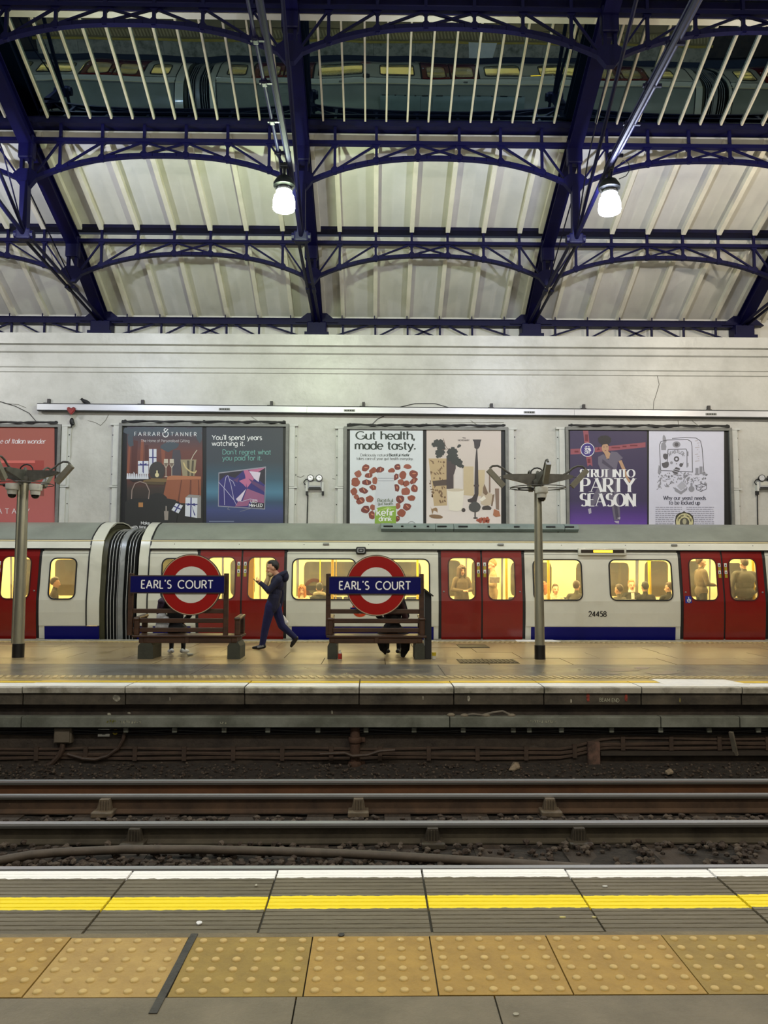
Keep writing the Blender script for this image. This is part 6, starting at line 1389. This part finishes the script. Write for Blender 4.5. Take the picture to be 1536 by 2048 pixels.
# material slots of a figure: 0 skin 1 top 2 trousers 3 shoes 4 eye 5 lip 6 shirt
def head(hc, yaw=0., pit=0., s=1.):
    R_ = Matrix.Rotation(yaw, 3, 'Z') @ Matrix.Rotation(pit, 3, 'X'); T = lambda x, y, z: V(hc)+R_ @ V((x*s, y*s, z*s)); E = lambda c, r, k: ('e', T(*c), tuple(v*s for v in r), k, R_)
    pr = [E((0, -.012, .022), (.074, .094, .1), 0), E((0, .03, -.05), (.056, .062, .072), 0), E((0, .068, -.098), (.024, .022, .02), 0), E((0, .076, .028), (.05, .02, .014), 0),
          E((.034, .07, -.035), (.02, .02, .02), 0), E((-.034, .07, -.035), (.02, .02, .02), 0), ('c', T(0, .09, .012), T(0, .112, -.03), .010*s, .017*s, 0), E((0, .09, -.062), (.024, .012, .010), 0),
          E((.078, -.01, -.01), (.012, .024, .034), 0), E((-.078, -.01, -.01), (.012, .024, .034), 0)]
    ft = [(T(.031, .088, .006), .013*s, 4), (T(-.031, .088, .006), .013*s, 4), (T(.032, .093, .03), .010*s, 4), (T(-.032, .093, .03), .010*s, 4), (T(0, .10, -.064), .017*s, 5), (T(.012, .098, -.063), .012*s, 5), (T(-.012, .098, -.063), .012*s, 5)]
    return pr, ft, R_, T
def hair(parent, T, R_, m, style='short', s=1.):
    b = MB(); n, mm = 22, 14; vs = []
    for i in range(mm+1):
        a = math.pi*i/mm-math.pi/2
        for k in range(n):
            t = 2*math.pi*k/n; d = V((math.cos(a)*math.cos(t), math.cos(a)*math.sin(t), math.sin(a)))
            q = 1.0+.05*math.sin(7*t+3*a)*math.cos(a)
            if (d.y > .18 and d.z < .52) or (style == 'short' and d.z < (-.42 if d.y > 0 else -.85)) or (abs(d.x) > .5 and d.z < -.05 and d.y > -.25): q = .80
            vs.append(T(.087*d.x*q, -.022+.106*d.y*q, .035+.112*d.z*q))
    b.add(vs, [(i*n+k, i*n+(k+1) % n, (i+1)*n+(k+1) % n, (i+1)*n+k) for i in range(mm) for k in range(n)])
    if style == 'long':
        for sx in (-1, 1):
            for k in range(4): cone_mesh(b, T(sx*.068, -.03+.025*k, .06), T(sx*(.088-.006*k), -.01+.022*k, -.17), .034*s, .026*s)
        for x in (-.05, 0, .05): cone_mesh(b, T(x, -.085, .04), T(x*1.2, -.08, -.18), .05*s, .04*s)
        for x in (-.04, .0, .04): cone_mesh(b, T(x, .065, .098), T(x*1.6, .082, .058), .026*s, .016*s)
    if style == 'bun':
        b.ell(T(0, -.1, .1), (.05*s, .05*s, .05*s)); b.ell(T(0, -.07, -.05), (.06, .05, .06))
    return b.build('hair', m, parent, smooth=True, loc=(0, 0, 0), angle=80)
def hand(w, d, nrm, s=1., curl=.5, k=0):
    """palm, four jointed fingers and a thumb at wrist w, pointing along d, palm facing nrm"""
    d = V(d).normalized(); nrm = V(nrm); nrm = (nrm-d*nrm.dot(d)).normalized(); sd = d.cross(nrm); w = V(w); pr = []
    for i, (o, l) in enumerate(((-.030, .062), (-.010, .074), (.010, .070), (.029, .054))):
        kn = w+d*.085*s+sd*o*s; pr.append(('c', w+d*.01*s+sd*o*.6*s, kn, .013*s, .0115*s, k))
        a = d*math.cos(curl)+nrm*math.sin(curl); a2 = d*math.cos(curl*2.2)+nrm*math.sin(curl*2.2); m_ = kn+a*l*.55*s
        pr += [('c', kn, m_, .0095*s, .0085*s, k), ('c', m_, m_+a2*l*.5*s, .0085*s, .007*s, k)]
    t0 = w+d*.022*s-sd*.026*s; t1 = t0+(d*.6-sd*.6+nrm*.35).normalized()*.04*s; pr += [('c', t0, t1, .0125*s, .0105*s, k), ('c', t1, t1+(d*.8-sd*.15+nrm*.4).normalized()*.032*s, .0105*s, .008*s, k)]
    return pr
def torso(sh_z, hip_z, yb=0., k=1, w=1.):
    return [('e', (0, yb, sh_z-.13), (.175*w, .105*w, .19), k), ('e', (0, yb+.005, (sh_z+hip_z)/2-.02), (.155*w, .10*w, .19), k), ('e', (0, 0, hip_z+.02), (.165*w, .115*w, .14), k),
            ('c', (-.15*w, yb, sh_z), (.15*w, yb, sh_z), .06, .06, k), ('c', (0, yb, sh_z+.0), (0, yb+.012, sh_z+.115), .075, .05, k)]
def limb(a, b, c, r, k, k2=None): return [('c', V(a), V(b), r[0], r[1], k), ('c', V(b), V(c), r[1], r[2], k if k2 is None else k2)]
def shoe(an, dirv, k=3, s=1.):
    an, d = V(an), V(dirv).normalized(); return [('c', an+V((0, 0, -.035))*s-d*.045*s, an+V((0, 0, -.045))*s+d*.07*s, .036*s, .038*s, k), ('c', an+V((0, 0, -.045))*s+d*.07*s, an+V((0, 0, -.052))*s+d*.15*s, .037*s, .027*s, k)]
def figure_mats(skin, top, trouser, shoes, shirt=None): return [skin, top, trouser, shoes, feature, lip, shirt or top]
def seated(label, hx, hy, Y, floor, facing, sc, skin, top, trouser, shoes, hairm, style='short', yaw=0., pit=-.12, coat=None, wide=1., voxel=.016, collar=None, seat=.45, arms='lap', hood=None, dz=None):
    """facing: rotation about Z of a figure that looks along +Y; the head centre goes to photo position hx, hy at distance Y"""
    q = atY(hx, hy, Y); Rz = Matrix.Rotation(facing, 3, 'Z')
    off = Rz @ V((0, .0, 0)); z0 = floor if dz is None else q.z-1.25*sc
    t = thing('person', label, 'person', (q.x-off.x, Y, z0), rz=facing, sc=sc)
    sh, hc = 1.03, (0, .015, 1.25)
    hp, ft, R_, T = head(hc, yaw, pit)
    pr = hp+[('c', V((0, -.0, 1.06)), V((0, .005, 1.2)), .052, .048, 0)]+torso(sh, seat+.06, -.01, 1, wide)
    for s in (-1, 1):
        el = (s*.25*wide, .05, .74); ha = (s*.09, .30, .60) if arms == 'lap' else (s*.10, .30, .78)
        pr += limb((s*.17*wide, -.01, 1.0), el, ha, (.062, .05, .036), 1); pr += hand(ha, (-s*.25, .9, -.1), (0, 0, -1), 1, .6)
        kn, an = (s*.11, .44, seat+.06), (s*.11, .42, .1)
        pr += limb((s*.09, .02, seat+.07), kn, an, (.085, .065, .042), 2); pr += shoe(an, (s*.4, 1, 0), 3, 1.2)
    body = grow('body', pr, ft, figure_mats(skin, top, trouser, shoes, collar), t, voxel)
    hair(t, T, R_, hairm, style)
    if collar:
        b = MB(); b.lathe([(.078, .0), (.082, .03), (.066, .06), (.06, .05)], (0, .0, 1.09), 16); b.bar((0, .10, 1.08), (0, .125, .92), .07, .02, (0, 1, 0)); b.build('collar', collar, t, smooth=True, loc=(0, 0, 0))
    if hood:
        b = MB(); n = 18; b.tube([(.115*math.cos(a), -.03+.10*math.sin(a), 1.115+.03*math.sin(a+math.pi)) for a in [2*math.pi*k/n for k in range(n)]], .042, 8, closed=True); b.build('hood', hood, t, smooth=True, loc=(0, 0, 0))
    if coat:
        b = MB()
        for s in (-1, 1): cone_mesh(b, (s*.12, .0, .62), (s*.2, -.06, .18), .09, .05)
        b.build('coat_skirt', coat, t, smooth=True, loc=(0, 0, 0))
    return t, q
TF = -.08
PI = math.pi
# --- in the left car and the middle car, seated
seated('short haired man in dark jacket seated in left car beyond the bellows', 110, 1166, 17.15, TF, -PI/2+.35, .9, skin_m, c_brown, c_black, shoe_black, hair_brown, dz=1)
seated('ginger haired woman in pale coat facing out, seated in train behind the bench', 604, 1180, 18.75, TF, PI, .92, skin_m, c_cream, c_black, shoe_black, hair_ginger, 'long', pit=-.25, dz=1)
seated('dark haired passenger with pale hood seen from behind, beside the ginger woman', 639, 1177, 17.2, TF, 0, .9, skin_m, c_black, c_black, shoe_black, hair_dark, hood=c_cream, dz=1)
seated('dark haired woman in pale top facing out, behind the right metal post', 1111, 1179, 18.7, TF, PI, .92, skin_m, c_cream, c_black, shoe_black, hair_brown, 'bun', pit=0, dz=1)
seated('brown haired passenger in grey coat turned away, right of woman in pale top', 1153, 1173, 17.25, TF, -.5, .9, skin_m, c_grey, c_black, shoe_black, hair_brown, wide=1.1, dz=1)
seated('red haired passenger partly hidden behind the right metal post', 1087, 1174, 18.3, TF, PI*.75, .9, skin_m, c_cream, c_black, shoe_black, hair_ginger, 'long', dz=1)
seated('fair haired man in dark jacket and white shirt facing out of the train', 1263, 1171, 18.6, TF, PI-.1, .98, skin_m, c_black, c_black, shoe_black, hair_fair, collar=c_white, pit=0., dz=1)
seated('passenger in pale brown coat seen from behind at left of fair haired man', 1238, 1180, 17.25, TF, .6, .9, skin_m, c_grey, c_black, shoe_black, hair_brown, wide=1.1, dz=1)
seated('dark haired passenger in black coat seen from behind, right of fair haired man', 1290, 1175, 17.15, TF, 0, .9, skin_m, c_black, c_black, shoe_black, hair_dark, wide=1.1, dz=1)
seated('brown haired passenger in black coat at right edge of the last window', 1338, 1176, 17.2, TF, -.1, .9, skin_m, c_black, c_black, shoe_black, hair_brown, yaw=.9, dz=1)
# --- standing passengers behind the doors
def standing(label, hx, hy, Y, facing, skin, top, trouser, hairm, style='short', wide=1., pose='clasp', yaw=0., pit=-.15, coat=None, hood=None, paper=False):
    q = atY(hx, hy, Y); sc = (q.z-TF)/1.60
    t = thing('person', label, 'person', (q.x, Y, TF), rz=facing, sc=sc)
    hp, ft, R_, T = head((0, .02, 1.60), yaw, pit)
    pr = hp+[('c', V((0, 0, 1.42)), V((0, .01, 1.55)), .052, .048, 0)]+torso(1.39, .95, 0, 1, wide)
    for s in (-1, 1):
        if pose == 'clasp': el, ha, d = (s*.25*wide, .02, 1.12), (s*.06, .26, 1.10), (-s*.6, .6, .1)
        elif pose == 'down': el, ha, d = (s*.24*wide, -.02, 1.10), (s*.22, .08, .88), (0, .2, -1)
        else: el, ha, d = (s*.24*wide, .03, 1.12), (s*.08, .3, 1.2), (-s*.3, .8, .4)
        pr += limb((s*.17*wide, 0, 1.36), el, ha, (.066, .052, .038), 1); pr += hand(ha, d, (0, -.3, -.9) if pose != 'down' else (-s, 0, 0), 1, .6)
        kn, an = (s*.10, .02, .50), (s*.10, 0, .1)
        pr += limb((s*.09, 0, .93), kn, an, (.09, .062, .045), 2); pr += shoe(an, (s*.15, 1, 0))
    grow('body', pr, ft, figure_mats(skin, top, trouser, shoe_black), t, .013)
    hair(t, T, R_, hairm, style)
    if coat:
        b = MB(); b.lathe([(.19, .55), (.20, .8), (.17, 1.05), (.18, 1.3), (.165, 1.3), (.155, 1.05), (.185, .8), (.175, .55)], (0, 0, 0), 20, cap=False)
        b.v = [(x*1.02, y*.72, z) for x, y, z in b.v]; b.build('coat', coat, t, smooth=True, loc=(0, 0, 0))
    if hood:
        b = MB(); n = 18; b.tube([(.12*math.cos(a), -.02+.11*math.sin(a), 1.45-.03*math.sin(a)) for a in [2*PI*k/n for k in range(n)]], .045, 8, closed=True); b.build('hood', hood, t, smooth=True, loc=(0, 0, 0))
    if paper:
        q2 = atY(hx+3, hy+30, Y-.32); b = MB(); b.cbox(q2, (.22, .012, .15), Matrix.Rotation(.5, 3, 'X')); tag(b.build('newspaper', c_white), 'pale folded paper held by passenger behind the middle red doors', 'paper')
    return t
c_tan = cloth('tan', (176, 150, 110)); c_dim = cloth('dim brown', (110, 92, 70))
standing('standing woman in dark coat with pale scarf behind the middle red doors', 923, 1141, 17.7, PI+.25, skin_m, c_dim, c_brown, hair_brown, 'long', coat=c_dim)
standing('standing passenger in tan coat holding a pale paper, right middle door pane', 986, 1130, 17.9, -PI/2+PI, skin_m, c_tan, c_tan, hair_fair, 'short', pose='up', pit=-.4, paper=True)
standing('tall standing passenger with clasped hands behind the rightmost doors', 1401, 1124, 17.55, -PI/2, skin_m, c_dim, c_black, hair_brown, 'short', wide=1.15)
standing('broad passenger in grey brown coat seen from behind, far right door pane', 1488, 1128, 17.45, .2, skin_m, c_grey, c_brown, hair_brown, 'short', wide=1.45, pose='down', coat=None)

# --- two people on the benches, backs to the camera
t, q = seated('person in dark clothes and white trainers sitting on bench behind the left roundel', 352, 1176, 13.16, ZF, .12, .88, skin2_m, c_black, c_black, shoe_white, hair_dark, voxel=.013, seat=.43)
b = MB(); b.ell((-.25, -.03, 1.0), (.07, .08, .06)); cone_mesh(b, (-.24, -.02, 1.0), (-.29, -.0, .80), .075, .055); b.build('plum_sleeve', c_plum, t, smooth=True, loc=(0, 0, 0))
p = P1(312, 1247); p.y = 13.1; b = MB(); 
bg = thing('shopping_bag', 'white crumpled carrier bag on bench behind the left roundel', 'bag', (p.x, 13.12, ZF+.39))
b.cbox((p.x, 13.12, ZF+.50), (.22, .16, .22), Matrix.Rotation(.15, 3, 'Y'), bev=.05); b.ell((p.x-.02, 13.12, ZF+.63), (.09, .06, .09)); b.ell((p.x+.06, 13.1, ZF+.60), (.06, .06, .05)); b.build('sack', mat('white plastic bag', (206, 206, 206), .4, 0, .12, 16, .5, 14), bg, smooth=True)
b = MB(); b.tube([(p.x-.05, 13.12, ZF+.66), (p.x-.02, 13.1, ZF+.74), (p.x+.03, 13.12, ZF+.66)], .012, 6); b.build('handle', mat('white plastic bag', (206, 206, 206)), bg)
t, q = seated('person in long black coat sitting on bench behind the right roundel', 785, 1172, 13.18, ZF, -.05, .88, skin_m, c_black, c_black, shoe_black, hair_dark, 'long', voxel=.013, seat=.43, wide=1.08)
b = MB()
for pts in ([(-.16, -.08, .46), (-.21, -.1, .34), (-.16, -.12, .17), (-.13, -.12, .06)], [(.17, -.08, .46), (.24, -.1, .34), (.24, -.12, .16), (.20, -.12, .04)]):
    for k, (a, c) in enumerate(zip(pts, pts[1:])): cone_mesh(b, a, c, (.085, .10, .085)[k], (.10, .085, .02 if pts[0][0] < 0 else .05)[k])
cone_mesh(b, (-.13, -.03, .47), (.15, -.03, .47), .08, .08); b.build('coat_tails', c_black, t, smooth=True, loc=(0, 0, 0))
b = MB(); cone_mesh(b, (-.2, -.1, .78), (.17, -.12, .80), .03, .03); cone_mesh(b, (.16, -.02, .98), (.24, -.02, .7), .07, .06); b.build('scarf', mat('dark wine wool', (64, 34, 36), .9, 0, .2, 30), t, smooth=True, loc=(0, 0, 0))

# --- the man walking past, looking at his phone
q = atZ(548, 1299, ZF); WX, WY = q.x, 14.4
wm = thing('person', 'man in dark navy hooded jacket walking left while looking at his phone', 'person', (WX, WY, ZF))
K = 1.0
def W(px, py, y=0.):      # photo pixel to the walker's own frame (metres, x right, z up)
    p = atY(px, py, WY); return V((p.x-WX, y, p.z-ZF))
hcx = W(545, 1136, -.02)
hp, ft, R_, T = head(hcx, PI/2+.12, -.22, 1.0)
sh = W(558, 1157)
def Y_(v, y): return V((v.x, y, v.z))
pr = hp+[('c', Y_(W(556, 1153), 0), Y_(W(548, 1142), -.01), .058, .052, 0)]
pr += [('e', Y_(W(555, 1167), 0), (.125, .18, .16), 1), ('e', Y_(W(551, 1185), 0), (.115, .165, .19), 1), ('e', Y_(W(547, 1204), 0), (.12, .165, .15), 1), ('c', Y_(W(559, 1157), -.14), Y_(W(559, 1157), .14), .07, .07, 1),
       ('c', Y_(W(549, 1195), -.08), Y_(W(545, 1216), -.08), .105, .10, 1), ('c', Y_(W(549, 1195), .08), Y_(W(546, 1216), .08), .105, .10, 1)]
# near arm: bent, hand holding the phone
S1, E1, H1 = Y_(W(559, 1160), -.19), Y_(W(541, 1181), -.24), Y_(W(524, 1166), -.15)
pr += limb(S1, E1, H1, (.07, .056, .04), 1); pr += hand(H1, (-.75, .1, .45), (.3, .25, .55), 1., .7)
# far arm: down with the bag
S2, E2, H2 = Y_(W(556, 1160), .19), Y_(W(560, 1188), .24), Y_(W(558, 1213), .22)
pr += limb(S2, E2, H2, (.07, .055, .04), 1); pr += hand(H2, (.1, 0, -1), (-1, 0, 0), 1., .9)
# legs
A1, B1, C1 = Y_(W(543, 1210), -.09), Y_(W(533, 1252), -.10), Y_(W(526, 1288), -.10)
pr += limb(A1, B1, C1, (.10, .072, .054), 2)
pr += [('c', C1+V((.03, 0, -.03)), C1+V((-.06, 0, -.05)), .042, .042, 3), ('c', C1+V((-.06, 0, -.05)), C1+V((-.155, 0, -.058)), .04, .026, 3)]
A2, B2, C2 = Y_(W(550, 1212), .09), Y_(W(562, 1252), .10), Y_(W(588, 1275), .10)
pr += limb(A2, B2, C2, (.10, .07, .05), 2)
T2 = Y_(W(582, 1296), .10)
pr += [('c', C2+V((.03, 0, -.02)), C2.lerp(T2, .6), .042, .042, 3), ('c', C2.lerp(T2, .6), T2+V((-.005, 0, .025)), .04, .027, 3)]
grow('body', pr, ft, figure_mats(skin_m, c_navy, c_jean, shoe_black), wm, .008)
hair(wm, T, R_, hair_dark, 'short')
b = MB(); n = 18; cc = Y_(W(559, 1150), 0); b.tube([cc+V((.10*math.cos(a)+.01, .115*math.sin(a), .055*math.cos(a)-.01)) for a in [2*PI*k/n for k in range(n)]], .042, 8, closed=True); b.ell(cc+V((.10, 0, -.03)), (.07, .1, .10)); b.build('hood', c_navy, wm, smooth=True, loc=(0, 0, 0))
b = MB(); cone_mesh(b, Y_(W(541, 1149), -.05), Y_(W(541, 1149), .05), .045, .045); cone_mesh(b, Y_(W(538, 1153), -.03), Y_(W(531, 1172), -.08), .035, .05); b.build('pale_scarf', c_tan, wm, smooth=True, loc=(0, 0, 0))
b = MB(); b.bar(C1+V((.03, -.042, -.02)), C1+V((-.08, -.042, -.04)), .012, .035, (0, 0, 1)); b.build('shoe_flash', mat('grey flash', (150, 150, 156), .5), wm, loc=(0, 0, 0))
# phone and bag are their own things
pa, pb = atY(507, 1157.5, WY-.15), atY(519, 1170, WY-.15)
b = MB(); b.bar(pa, pb, .075, .010, (0, 1, 0)); 
ph = thing('mobile_phone', 'black mobile phone in the walking man\'s raised hand', 'phone', (pb.x, WY-.15, pb.z)); b = MB(); d = (pb-pa).normalized(); b.bar(pa, pb, .072, .010, V((d.z, 0, -d.x))); b.build('case', black, ph)
b = MB(); nrm = V((-d.z, 0, d.x)); nrm = nrm if nrm.z > 0 else -nrm; b.bar(pa+nrm*.0055+d*.008, pb+nrm*.0055-d*.008, .064, .001, nrm); b.build('screen', mat('phone screen', (60, 66, 76), .15), ph)
bp = atY(566, 1240, WY+.2); hb = atY(558, 1222, WY+.22)
bgo = thing('carrier_bag', 'white carrier bag swinging from the walking man\'s far hand', 'bag', (bp.x, WY+.22, bp.z-.13))
b = MB(); R_b = Matrix.Rotation(-.45, 3, 'Y'); b.ell(bp, (.062, .05, .11), rot=R_b, n=16, m=10); b.ell(bp+V((.035, 0, -.055)), (.07, .055, .055), rot=R_b); b.build('sack', mat('white carrier', (220, 220, 216), .45, 0, .1, 16, .5, 14), bgo, smooth=True)
b = MB(); b.tube([bp+V((-.03, -.02, .09)), hb+V((.0, 0, -.02)), bp+V((-.01, .02, .1))], .008, 6); b.build('handle', mat('white carrier', (220, 220, 216)), bgo)
